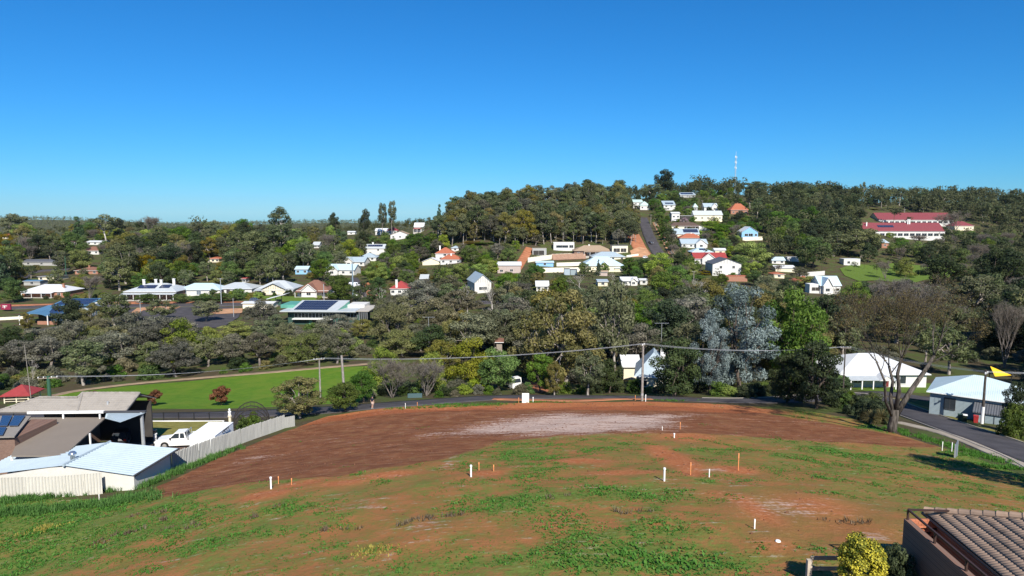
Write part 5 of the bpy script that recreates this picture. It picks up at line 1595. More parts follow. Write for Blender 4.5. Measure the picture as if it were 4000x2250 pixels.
SHIELD.append((50, 768, 150, 818, g.y, .06))
g = ground(15, 800)
longwall(-10,806,66,802,7,M_CREAMWALL,'pale curved ramp wall left of the blue-roofed building','ramp_wall')
# signs along the street
g = ground(15, 783)
t = thing('street_sign', 'square maroon sign board with white emblem at the left street edge', 'sign', g)
MB().b(-1.9, 1.9, 0, .6, .6, 2.9).build('board', mat('maroon_board', (0.24, 0.025, 0.06), .5), t)
MB().b(-1.2, .6, -.03, -.005, 2.0, 2.25).b(-.6, -.3, -.03, -.005, 1.2, 2.0).b(-1.3, .2, -.03, -.005, 1.5, 1.6).build('emblem', M_TRIM, t)
g = ground(898, 764)
t = thing('give_way_sign', 'white triangular give-way sign on a post at the side street corner', 'sign', g)
MB().b(-.05, .05, 0, .1, -.5, 3.0).build('post', M_STEEL, t)
MB().prism([(-.75, 4.1), (.75, 4.1), (0, 2.8)], -.04, 0, 'y').build('plate', M_TRIM, t)
SHIELD.append((892, 738, 905, 764, g.y, 0))
SHIELD.append((882, 700, 912, 730, ground(900, 735).y, .25))

# ------------------------------------------------------------------ right: white verandah house, weatherboard house
t, W, D, h, Hr = bld(2106,2336,888,974,'hip',W_WHITE,R_WHITE,'white weatherboard house with bright white roof and posted verandah',d=13,wf=.5,ver=(2.3,.06,.56,5,R_ZINC),wins=[(.22,.55,1.6,1.1),(.68,.55,2.2,1.4)],o=.5,hide=.2)
gable_roof_y(-W / 2 + .36 * W, -W / 2 + .52 * W, -3.2, -.5, h - .55, h + .35, .1).build('porch_gable', R_WHITE, t)
MB().prism([(-W / 2 + .37 * W, h - .6), (-W / 2 + .51 * W, h - .6), (-W / 2 + .44 * W, h + .25)], -3.1, -3.05, 'y').build('porch_infill', W_WHITE, t)
MB().b(-W / 2 + .5 * W, -W / 2 + .56 * W, -.06, -.005, 0, 2.05).build('door', mat('red_door', (.16, .03, .03), .5), t)
rz_ = 28
t, W, D, h, Hr = bld(2392,2600,940,1052,'hip',W_GREYBLUE,mat('pale_aqua_roof', (0.50, 0.60, 0.61), .5, var=.05, dirt=.1, ribs=(0, .25, .01)),'grey-blue weatherboard house with pale hip roof at the right edge',d=10,wf=.60,rz=-38,wins=[(.25,.55,1.3,1.6),(.72,.5,1.2,1.6)],frame=M_DTRIM,loc=ground(2448,1056),hide=.3,skirt=1.0)
MB().prism([(-2.6, 1.7), (-2.6, 1.85), (-.02, 2.7), (-.02, 2.55)], .0, W / 2 + .5, 'x').build('lean_to_roof', R_DARK, t)
MB().b(.2, W / 2 + .2, -2.4, -.02, -1, 1.7).build('lean_to', W_GREYBLUE, t)
for i in range(5):
    MB().b(.3 + 1.1 * i, .36 + 1.1 * i, -2.46, -2.405, -.8, 1.68).build('cladding_strip', M_DTRIM, t)
g = ground(2440, 1058)
for i, (dx, cm, lb) in enumerate(((-4.6, (0.03, 0.06, 0.04), 'dark green wheelie bin beside the weatherboard house'), (-3.7, (0.02, 0.03, 0.02), 'black wheelie bin between the green and red ones'), (-1.2, (0.35, 0.03, 0.03), 'red wheelie bin beside the weatherboard house'))):
    x, y = g.x + dx * .6, g.y - 2.0 - i * .1
    t = thing('wheelie_bin', lb, 'bin', (x, y, gz(x, y)), R(-30), 'bins by the weatherboard house')
    mm = mat('bin_plastic_%d' % i, cm, .5)
    b = MB()
    b.add([(-.24, -.26, .08), (.24, -.26, .08), (.24, .26, .08), (-.24, .26, .08), (-.3, -.34, 1.0), (.3, -.34, 1.0), (.3, .32, 1.0), (-.3, .32, 1.0)], [(3, 2, 1, 0), (4, 5, 6, 7), (0, 1, 5, 4), (1, 2, 6, 5), (2, 3, 7, 6), (3, 0, 4, 7)])
    b.build('body', mm, t)
    MB().prism([(-.38, 1.0), (.36, 1.0), (.34, 1.06), (0, 1.12), (-.36, 1.07)], -.31, .31, 'x').build('lid', mm if i != 1 else M_TRIM, t)
    for s in (-1, 1):
        MB().tube([(s * .26, .3, .1), (s * .32, .3, .1)], .1, 10).build('wheel', M_BLACK, t)
p = ground(2150, 968)
t = thing('wheelie_bin', 'bright red bin at the verandah of the white house', 'bin', p, 0, 'bins by the verandah house')
MB().b(-.3, .3, -.3, .3, .05, 1.0).build('body', mat('bright_red', (.55, .02, .02), .5), t)
MB().b(-.33, .33, -.34, .32, 1.0, 1.08).build('lid', mat('bright_red', (.55, .02, .02), .5), t)
# yellow shade sail
a, b, c = at(2491, 921, 118), at(2545, 944, 118), at(2503, 947, 113)
t = thing('shade_sail', 'bright yellow triangular shade sail behind the weatherboard house', 'shade sail', (b.x, b.y, gz(b.x, b.y)))
o3 = Vector(t.location)
MB().sheet([c - o3, b - o3, a - o3], .03).build('cloth', mat('yellow_cloth', (.85, .52, .02), .7, var=.05), t)
for p in (a, b, c):
    MB().tube([Vector((p.x, p.y, gz(p.x, p.y) - .5)) - o3, p - o3], .06, 6).build('post', M_BLACK, t)

# ------------------------------------------------------------------ grey-roofed cottage behind the power pole
t, W, D, h, Hr = bld(1592,1692,880,986,'hip',W_CREAM,R_GREYBLUE,'grey hip roofed cottage behind the bare power pole',d=11,wf=.42,nwin=2,chim=[(.75,.6,.2)],rz=-12,hide=.25)
bld(1563,1612,892,950,'gx',W_CREAM,R_WHITE,'pale shed roof left of the grey-roofed cottage',d=6,wf=.6,nwin=0,name='shed',cat='shed',loc=ground(1588,955),hide=.4)
bld(1245,1268,862,880,'hip',M_TIMBER,R_BROWN,'little brown roofed lookout hut among trees',d=4,wf=.55,nwin=0,name='lookout_hut',cat='hut',loc=at(1256,882,165),skirt=4,hide=.5)
longwall(1026,1001,1062,1000,11,mat('teal_sheet', (.07, .12, .125), .6),'low dark teal sheet fence behind the leafless trees','sheet_fence')

# ------------------------------------------------------------------ gazebo in the park
g = ground(58, 1010)
k = g.y / F
t = thing('gazebo', 'open gazebo with faded red hipped roof at the edge of the park', 'gazebo', g, R(8))
hw = 36 * k
zr = 45 * k
ze = 24 * k
hip_roof(-hw, hw, -hw, hw, ze, zr, .12).build('roof', mat('faded_red_roof', (.30, .045, .045), .6, var=.1, ribs=(0, .2, .03)), t)
for sx in (-1, 0, 1):
    for sy in (-1, 1):
        MB().b(sx * (hw - .6) - .09, sx * (hw - .6) + .09, sy * (hw - .6) - .09, sy * (hw - .6) + .09, -.6, ze - .1).build('post', W_CREAM, t)
MB().b(-hw + .5, hw - .5, -hw + .5, hw - .5, -.6, .12).build('deck', M_DIRT, t)
for sy in (-1, 1):
    for zz in (.55, 1.0):
        MB().b(-hw + .7, hw - .7, sy * (hw - .6) - .04, sy * (hw - .6) + .04, zz, zz + .1).build('rail', W_CREAM, t)
MB().bar((hw - .6, -hw + .6, 1.0), (hw + 2.4, -hw + .2, .2), .08).build('ramp_rail', W_CREAM, t)
SHIELD.append((15, 958, 100, 1015, g.y, .1))
HOUSES.append((g.x, g.y, 4))

# ------------------------------------------------------------------ near left: tiled house, patio roof, shed, yard
def tile_mat(name, ca, cb, blot=0.6):
    m, nt, b = nodes_of(name)
    tc = nt.nodes.new('ShaderNodeTexCoord')
    oi = nt.nodes.new('ShaderNodeObjectInfo')
    n1 = noise(nt, tc.outputs['Object'], 3.0, 5, 0.6)
    f = mth(nt, 'ADD', mth(nt, 'MULTIPLY', oi.outputs['Random'], 0.6), mth(nt, 'MULTIPLY', n1, 0.5), True)
    c = mixc(nt, f, ca, cb)
    g_ = nt.nodes.new('ShaderNodeNewGeometry')
    n2 = noise(nt, g_.outputs['Position'], 0.9, 5, 0.65)
    c = mixc(nt, mth(nt, 'MULTIPLY', ramp(nt, n2, 0.48, 0.72), blot), c, tuple(x * 0.35 for x in ca))
    nt.links.new(c, b.inputs['Base Color'])
    b.inputs['Roughness'].default_value = 0.9
    b.inputs['Specular IOR Level'].default_value = 0.15
    MATS[name] = m
    return m
M_TILE = tile_mat('weathered_grey_tile', (0.20, 0.175, 0.15), (0.40, 0.32, 0.25))
M_TILE2 = tile_mat('pale_grey_tile', (0.21, 0.19, 0.165), (0.33, 0.30, 0.265), 0.2)
def slope_of_tiles(e0, e1, upv, nrm, clip, cw=0.30, ce=0.34, most=300, parent=None, m=None, joined=False, waves=2):
    """tiles laid in courses from the eave line e0-e1 up the slope; clip(p) says whether a place is on the roof"""
    e0, e1 = Vector(e0), Vector(e1)
    along = (e1 - e0).normalized()
    Ln = (e1 - e0).length
    n = waves * 4
    prof = []
    for i in range(n + 1):
        u = i / n
        prof.append((u * cw * 1.02, 0.022 * (0.5 - 0.5 * math.cos(2 * math.pi * waves * u))))
    base = MB()
    vs_ = []
    for v, lift in ((0.0, 0.065), (ce * 1.08, 0.012)):
        for (u, z) in prof:
            vs_.append((u, v, z + lift))
    for (u, z) in prof:
        vs_.append((u, 0.0, z * 0.5 + 0.012))
    fs = [(i, i + 1, n + 2 + i, n + 1 + i) for i in range(n)] + [(2 * (n + 1) + i, 2 * (n + 1) + i + 1, i + 1, i) for i in range(n)]
    base.add(vs_, fs)
    me = base.mesh('tile')
    me.materials.append(m)
    mat4 = Matrix((along, upv, nrm)).transposed()
    spots = []
    c = 0
    while c * ce < 12:
        for i in range(int(Ln / cw) + 1):
            p = e0 + along * (i * cw) + upv * (c * ce)
            if clip(p + along * cw * .5 + upv * ce * .5):
                spots.append(p)
        c += 1
    bv = np.array([v.co[:] for v in me.vertices])
    bq = [tuple(p.vertices) for p in me.polygons]
    M3 = np.array(mat4)
    if not joined:
        spots.sort(key=lambda p: (p - Vector((0, 0, CZ)) + (parent.location if parent else Vector())).length)
        for p in spots[:most]:
            o = bpy.data.objects.new('tile', me)
            COL.objects.link(o)
            o.parent = parent
            o.matrix_local = Matrix.Translation(p) @ mat4.to_4x4()
        spots = spots[most:]
    if spots:
        V = np.concatenate([bv @ M3.T + np.array(p) for p in spots])
        Q = np.concatenate([np.array(bq) + len(bv) * i for i in range(len(spots))])
        o = obj('roof_tiling', fast_mesh('roof_tiling', V, Q, None, m))
        o.parent = parent
        o['kind'] = 'stuff'
def rel(p, o): return Vector(p) - Vector(o)
# main tiled roof, ridge about 78 m out
base = ground(200, 1080)
base.y = 80
base.x = at(200, 1040, 80).x
base.z = gz(base.x, base.y)
t = thing('tiled_house', 'low house with pale grey tiled roof and large flat patio roof at left', 'house', base)
HOUSES.append((base.x, base.y, 9))
HOUSES.append((base.x - 2, base.y - 9, 8))
def L_(p): return Vector(p) - base
yE, yA, yB = 75.2, 77.7, 78.5
sl_ = 0.40
zE_ = at(200, 1037, yE).z
def PL(x, y): return Vector((x, y, zE_ + sl_ * (y - yE)))
xa0, xa1 = at(100, 1007, yA).x, at(196, 1006, yA).x
xb0, xb1 = at(208, 999, yB).x, at(352, 1004, yB).x
outline = [(xa0 - 3.4, yE), (xb1, yE), (xb1, yB), (xb0, yB), (xa1, yA), (xa0, yA)]
rA0, rA1, rB0, rB1 = PL(xa0, yA), PL(xa1, yA), PL(xb0, yB), PL(xb1, yB)
eA0, eA1 = PL(xa0 - 3.4, yE), PL(xb0 + 1.2, yE)
eB1 = PL(xb1, yE)
rf = MB()
rf.add([L_(PL(*p)) - Vector((0, 0, .1)) for p in outline], [tuple(range(6))])
def back(p, dy): return p + Vector((0, dy, -sl_ * dy))
rf.sheet([L_(back(rA1, 3.0)), L_(back(rA0, 3.0)), L_(rA0), L_(rA1)], .1)
rf.sheet([L_(back(rB1, 3.6)), L_(back(rB0, 3.6)), L_(rB0), L_(rB1)], .1)
rf.add([L_(eA0), L_(rA0), L_(back(rA0, 3.0))], [(0, 1, 2)])
rf.add([L_(eB1) - Vector((0, 0, .1)), L_(rB1), L_(back(rB1, 3.6)), L_(back(rB1, 3.6)) - Vector((0, 0, .2)), L_(rB1) - Vector((0, 0, .25)), L_(eB1) - Vector((0, 0, .3))], [(0, 1, 4, 5), (1, 2, 3, 4)])
roof = rf.build('roof', M_TILE2, t)
nn = Vector((0, -sl_, 1)).normalized()
upv = Vector((0, 1, sl_)).normalized()
def clipA(p):
    w_ = p + base
    return sdf(outline, np.array([w_.x]), np.array([w_.y]))[0] > .05
slope_of_tiles(L_(eA0), L_(eB1), upv, nn, clipA, 0.33, 0.36, 0, roof, M_TILE2, joined=True, waves=1)
for a, b in ((rA0, rA1), (rB0, rB1), (rA1, rB0), (rB0, PL(xb0 + 1.4, yE)), (eA0, rA0), (rB1, eB1)):
    n_ = max(2, int((b - a).length / .45))
    for i in range(n_):
        p, q = L_(a.lerp(b, i / n_)), L_(a.lerp(b, (i + .97) / n_))
        MB().tube([p + Vector((0, 0, .06)), q + Vector((0, 0, .04))], [.13, .12], 8).build('ridge_cap', M_TILE2, roof)
MB().prism([(L_(rA0).x + 1.2, -1), (L_(rB1).x - 6.5, -1), (L_(rB1).x - 6.5, L_(eA1).z - .2), (L_(rA0).x + 1.2, L_(eA1).z - .2)], 76.5 - base.y, 82 - base.y, 'y').build('wall', W_BROWNBRICK, t)
# beam on risers and the patio roof
M_PATIO = mat('brown_grey_sheet', (0.215, 0.180, 0.145), .75, var=.05, vscale=.4, spec=.15, dirt=.05)
b0, b1 = at(70, 1038, 75.2), at(262, 1036, 75.2)
MB().bar(L_(b0), L_(b1), .3, .26).build('beam', M_TRIM, t)
MB().bar(L_(at(262, 1036, 75.2)), L_(at(367, 1035, 75.0)), .35, .16).build('carport_fascia', M_DTRIM, t)
pq = [at(28, 1146, 64), at(160, 1142, 64), at(266, 1050, 75), at(72, 1053, 75)]
pq = [Vector((p.x, p.y, z)) for p, z in zip(pq, (pq[0].z, pq[0].z, pq[2].z, pq[2].z))]
MB().sheet([L_(p) for p in pq], .14).build('patio_roof', M_PATIO, t)
for px in (160, 252):
    a = at(px, 1058, 74.6)
    MB().b(L_(a).x - .07, L_(a).x + .07, L_(a).y - .07, L_(a).y + .07, L_(a).z - .1, L_(b0).z).build('riser', M_TRIM, t)
for (px, py, d_) in ((30, 1150, 64.5), (158, 1146, 64.5), (226, 1090, 70)):
    a = at(px, py, d_)
    MB().b(L_(a).x - .07, L_(a).x + .07, L_(a).y - .07, L_(a).y + .07, gz(a.x, a.y) - base.z - .3, L_(a).z).build('patio_post', M_TRIM, t)
a = at(356, 1037, 74.9)
MB().b(L_(a).x - .13, L_(a).x + .13, L_(a).y - .13, L_(a).y + .13, gz(a.x, a.y) - base.z - .3, L_(a).z).build('carport_post', M_STEEL, t)
# carport roof right of the patio roof and back wall coloured dark as if in shade
cp = [pq[1] + Vector((.1, .1, -.25)), at(226, 1118, 67.5), at(366, 1037, 74.9), pq[2] + Vector((0, 0, -.1))]
MB().sheet([L_(p) for p in (pq[2] + Vector((0, -.2, -.05)), at(300, 1062, 72.0), at(366, 1037, 75.0), at(268, 1037, 75.2))], .1).build('carport_roof', R_GREYBLUE, t)
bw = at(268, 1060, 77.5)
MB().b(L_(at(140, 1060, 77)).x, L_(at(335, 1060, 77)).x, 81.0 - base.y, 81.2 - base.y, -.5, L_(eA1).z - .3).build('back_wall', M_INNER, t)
for (px, py, hh, rr) in ((271, 1010, 30, .12), (34, 1029, 16, .05)):
    a = at(px, py + hh, 76.5)
    b = at(px, py, 76.5)
    MB().tube([L_(a), L_(b)], rr, 10).build('flue', M_STEEL, roof)
# separate left lean roof with solar panels
s0 = [at(-40, 1100, 66), at(36, 1098, 66), at(78, 1046, 73), at(-40, 1046, 73)]
lr = MB().sheet([L_(p) for p in s0], .12).build('side_roof', M_TILE2, t)
MB().b(L_(s0[0]).x, L_(s0[1]).x - .3, L_(s0[0]).y + .4, L_(s0[2]).y - .2, -1.5, L_(s0[0]).z - .25).build('side_wall', W_BROWNBRICK, t)
for (ua, ub, va, vb) in ((.40, .62, .45, .95), (.66, .90, .45, .95), (.40, .62, .02, .38)):
    def bl(u, v): return L_(s0[0].lerp(s0[1], u).lerp(s0[3].lerp(s0[2], u), v)) + Vector((0, -.05, .16))
    MB().sheet([bl(ua, va), bl(ub, va), bl(ub, vb), bl(ua, vb)], .05).build('solar_panel', M_SOLAR, lr)
SHIELD.append((0, 990, 360, 1150, 64, .0))

# corrugated shed
M_CORR = mat('corrugated_zinc', (0.43, 0.51, 0.55), .5, .0, var=.06, vscale=.5, dirt=.12)
M_CORRW = mat('pale_corrugated_sheet', (0.60, 0.58, 0.52), .6, .0, var=.06, dirt=.15)
def corr_sheet(p00, p10, p11, p01, pitch=0.16, amp=0.03):
    """ribbed sheet: ribs run from the first edge to the third, waves counted along p00-p10"""
    p00, p10, p11, p01 = (Vector(p) for p in (p00, p10, p11, p01))
    n = max(4, int((p10 - p00).length / pitch)) * 2
    nr = (p10 - p00).cross(p01 - p00).normalized()
    if nr.z < 0:
        nr = -nr
    vs_, fs = [], []
    for i in range(n + 1):
        u = i / n
        o_ = nr * (amp if i % 2 else 0)
        vs_ += [p00.lerp(p10, u) + o_, p01.lerp(p11, u) + o_]
    for i in range(n):
        fs.append((2 * i, 2 * i + 2, 2 * i + 3, 2 * i + 1))
    return MB().add(vs_, fs)
sy0, sy1 = 60.0, 67.0
zR = at(160, 1171, sy0).z
zR2 = at(277, 1112, sy1).z
xR, xR2 = at(160, 1171, sy0).x, at(277, 1112, sy1).x
zEv = at(350, 1187, 60.9).z
xE, xE2 = at(350, 1187, 60.9).x, at(450, 1128, 67.0).x
zE2 = at(450, 1128, 67.0).z
base2 = Vector((xR, 62, gz(xR, 62)))
t = thing('corrugated_shed', 'wide shed with ribbed zinc gable roof behind the white sheet fence', 'shed', base2)
def L2(p): return Vector(p) - base2
HOUSES.append((xR, 63, 8))
rr = corr_sheet(L2((xE, sy0, zEv)), L2((xE2, sy1, zE2)), L2((xR2, sy1, zR2)), L2((xR, sy0, zR)), .42, .075).build('roof_sheet', M_CORR, t)
xl = xR - 9.5
corr_sheet(L2((xl, sy0 + 1.0, zEv - .5)), L2((xl, sy1, zE2 - .5)), L2((xR2, sy1, zR2)), L2((xR, sy0, zR)), .42, .065).build('roof_sheet', M_CORR, t)
MB().tube([L2((xR, sy0 - .05, zR + .03)), L2((xR2, sy1, zR2 + .03))], .14, 8).build('ridge_cap', R_GREYBLUE, rr)
wl = MB()
zf = gz(xR, sy0) - .8
wl.prism([(L2((xl, 0, 0)).x + .2, zf - base2.z), (L2((xE, 0, 0)).x - .15, zf - base2.z), (L2((xE, 0, 0)).x - .15, zEv - base2.z - .08), (0, zR - base2.z - .08), (L2((xl, 0, 0)).x + .2, zEv - base2.z - .6)], sy0 + .25 - 62, sy0 + .4 - 62, 'y')
wl.b(L2((xE, 0, 0)).x - .3, L2((xE, 0, 0)).x - .15, sy0 + .41 - 62, sy1 - .2 - 62, zf - base2.z - 1, zE2 - base2.z - .4)
wl.build('wall', M_CORRW, t)
MB().tube([L2((xE + .02, sy0, zEv - .02)), L2((xE2 + .02, sy1, zE2 - .02))], .09, 6).build('gutter', M_DTRIM, t)
vp = at(183, 1153, 61.5)
vp.z = max(vp.z, zR - .5)
mb = MB().lathe([(.2, 0), (.2, .55), (.36, .6), (.36, .68), (.33, .8), (.2, .92), (.02, .95)], 12, L2(vp) - Vector((0, 0, .25)))
mb.build('roof_vent', mat('polished_steel', (.75, .76, .76), .2, .9, var=.05), rr, smooth=True)
SHIELD.append((0, 1110, 455, 1240, 58, 0))

# ------------------------------------------------------------------ corrugated fences
M_FENCE = mat('grey_fence_sheet', (0.36, 0.36, 0.335), .6, .05, var=.08, dirt=.25, objvar=.07)
M_FENCEW = mat('cream_fence_sheet', (0.52, 0.50, 0.44), .65, .0, var=.06, dirt=.2, objvar=.06)
def panel_mesh(w, h, m, nw=5, name='fence_panel'):
    vs_, fs = [], []
    n = nw * 4
    for i in range(n + 1):
        u = i / n
        y = 0.05 * (1 if (i // 2) % 2 else -1)
        vs_ += [(u * w, y, -.5), (u * w, y, h)]
    for i in range(n):
        fs.append((2 * i, 2 * i + 2, 2 * i + 3, 2 * i + 1))
    me = MB().add(vs_, fs).mesh(name)
    me.materials.append(m)
    return me
def sheet_fence(pp, w, h, m, label, lean=0.0, nw=3, world=False):
    P = [Vector((a, b, gz(a, b))) for a, b in pp] if world else [ground(a, b) for a, b in pp]
    t = thing('corrugated_fence', label, 'fence', P[0])
    me = panel_mesh(w, h, m, nw)
    cap = MB().b(0, w, -.05, .05, h - .02, h + .04).mesh('cap')
    cap.materials.append(M_FENCE)
    i = 0
    r_ = random.Random(4)
    for a, b in zip(P[:-1], P[1:]):
        Ln = (b - a).xy.length
        n = max(1, int(round(Ln / w)))
        d_ = (b - a).xy.normalized()
        for j in range(n):
            q = a.lerp(b, j / n)
            qn = a.lerp(b, (j + .5) / n)
            o = bpy.data.objects.new('fence_panel', me)
            COL.objects.link(o)
            o.parent = t
            o.location = Vector((q.x, q.y, gz(qn.x, qn.y) + r_.uniform(-.03, .03))) - P[0]
            o.rotation_euler = (lean + r_.uniform(-.03, .03), 0, math.atan2(d_.y, d_.x))
            o.scale = (Ln / n / w, 1, 1)
            i += 1
    return t
sheet_fence([(350,1221),(420,1190),(490,1161),(560,1134),(640,1104),(716,1077)], .78, 1.85, M_FENCE, 'long grey corrugated fence running diagonally along the bare block')
sheet_fence([(716,1077),(742,1072)], .8, 1.5, M_FENCE, 'short end return of the diagonal corrugated fence')
sheet_fence([(-52.5, 57.6), (-45.0, 58.2), (-40.0, 58.8), (at(258, 1226, 59.4).x, 59.4)], 1.6, 1.95, M_FENCEW, 'cream corrugated sheet fence in front of the shed', nw=6, world=True)
# paling gap with leaning boards by the cream fence
g = ground(283, 1226)
t = thing('timber_pile', 'pile of old boards leaning in the gap between the two fences', 'boards', g)
for i in range(7):
    MB().bar((-.9 + .25 * i, .3, -.2), (-.6 + .28 * i, .55, 1.2 + .2 * (i % 3)), .16, .04).build('board', M_TIMBER, t)
MB().bar((.1, -.4, .1), (1.2, -.1, 1.5), .22, .06).build('plank', mat('grey_plank', (.42, .39, .35), .9), t)
g2 = ground(300, 1222)
t = thing('old_wheel', 'old spoked cart wheel lying against the fence end', 'wheel', g2 + Vector((.9, -.2, 0)))
ring = [(0.55 * math.cos(a), 0, .5 + .55 * math.sin(a)) for a in [2 * math.pi * i / 16 for i in range(17)]]
MB().tube(ring, .05, 5, cap=False).build('rim', M_TIMBER, t)
for i in range(4):
    a = math.pi * i / 4
    MB().bar((-.55 * math.cos(a), 0, .5 - .55 * math.sin(a)), (.55 * math.cos(a), 0, .5 + .55 * math.sin(a)), .04).build('spoke', M_TIMBER, t)

# ------------------------------------------------------------------ black iron fence
P = [ground(335, 1061), ground(450, 1060), ground(565, 1060)]
t = thing('iron_fence', 'black iron picket fence on a white kerb along the front lawn', 'fence', P[0])
for a, b in zip(P[:-1], P[1:]):
    n = 3
    for j in range(n):
        p, q = a.lerp(b, j / n), a.lerp(b, (j + 1) / n)
        p.z, q.z = gz(p.x, p.y), gz(q.x, q.y)
        p, q = p - P[0], q - P[0]
        MB().b(p.x - .05, p.x + .05, p.y - .05, p.y + .05, p.z - .2, p.z + 1.35).build('post', M_BLACK, t)
        mb = MB()
        for zz in (.15, 1.2):
            mb.bar(p + Vector((0, 0, zz)), q + Vector((0, 0, zz)), .04)
        mb.build('rail', M_BLACK, t)
        bl_ = MB()
        m_ = int((q - p).length / .13)
        for i in range(1, m_):
            s = p.lerp(q, i / m_)
            bl_.bar(s + Vector((0, 0, .15)), s + Vector((0, 0, 1.2)), .022)
        o = bl_.build('pickets', M_BLACK, t)
        o['kind'] = 'stuff'
        MB().bar(p + Vector((0, -.12, .06)), q + Vector((0, -.12, .06)), .2, .2).build('kerb_block', M_TRIM, t)
# hoop net cage and statue
g = ground(632, 1080)
t = thing('hoop_cage', 'dark netted hoop cage at the far end of the yard', 'cage', g, R(20))
M_NET = mat('black_net_frame', (.03, .025, .022), .8)
for j in range(4):
    pts_ = [(2.4 * math.cos(a), -3.2 + 2.1 * j, 3.0 * math.sin(a)) for a in [math.pi * i / 10 for i in range(11)]]
    MB().tube(pts_, .07, 5).build('hoop', M_NET, t)
nm = MB()
for i in range(1, 16):
    a = math.pi * i / 16
    nm.bar((2.4 * math.cos(a), -3.2, 3.0 * math.sin(a)), (2.4 * math.cos(a), 3.2, 3.0 * math.sin(a)), .03)
for j in range(13):
    pts_ = [(2.4 * math.cos(a), -3.2 + .5 * j, 3.0 * math.sin(a)) for a in [math.pi * i / 8 for i in range(9)]]
    nm.tube(pts_, .012, 3, cap=False)
o = nm.build('netting', M_NET, t)
o['kind'] = 'stuff'
for dx, dy in ((-.6, -1.4), (.5, .2), (-.3, 1.6)):
    plant('bush_broad', g.x + dx, g.y + dy, 2.7, .5, 'dark vine growing inside the netted hoop cage', 'vines inside the hoop cage')
    TREES.pop()
g = ground(579, 1072)
t = thing('garden_statue', 'white garden statue on a pillar at the corner of the iron fence', 'statue', g)
MB().lathe([(.28, -.2), (.28, .15), (.2, .2), (.18, 1.3), (.27, 1.36), (.27, 1.5)], 8).build('pillar', W_CREAM, t)
MB().lathe([(.2, 1.5), (.22, 1.62), (.16, 1.75), (.2, 1.95), (.24, 2.1), (.1, 2.2), (.09, 2.25), (.14, 2.32), (.14, 2.42), (.05, 2.5)], 10).build('figure', M_TRIM, t, smooth=True)

# ------------------------------------------------------------------ vehicles
M_TYRE = mat('tyre', (.02, .02, .02), .85)
M_RIM = mat('rim_steel', (.5, .48, .44), .4, .6)
def paint(name, col):
    return mat(name, col, .28, .0, var=.03, spec=.6)
M_LAMP = mat('lamp_glass', (.75, .75, .72), .15, var=.02)
M_TAIL = mat('tail_lamp', (.45, .015, .012), .25, var=.02)
def wheel(t, x, y, r=.36, w=.24):
    s = 1 if y > 0 else -1
    o = MB().tube([(x, y - s * w, r), (x, y, r)], r, 18).build('wheel', M_TYRE, t)
    MB().lathe([(.62 * r, 0), (.62 * r, .02), (.3 * r, .035), (.05 * r, .04)], 14).build('rim', M_RIM, o).matrix_local = Matrix.Translation((x, y - s * .0 + s * .002, r)) @ Matrix.Rotation(-s * math.pi / 2, 4, 'X')
def arch_poly(prof_top, x0, x1, zlo, wheels, r):
    """side outline with round wheel openings"""
    pl = []
    xs = sorted(wheels)
    x = x0
    pl.append((x0, zlo))
    for wx in xs:
        for i in range(9):
            a = math.pi - math.pi * i / 8
            pl.append((wx + r * math.cos(a), max(zlo, .36 + r * math.sin(a) * .95)) if 0 < i < 8 else (wx + r * math.cos(a), zlo))
    pl.append((x1, zlo))
    return pl + prof_top
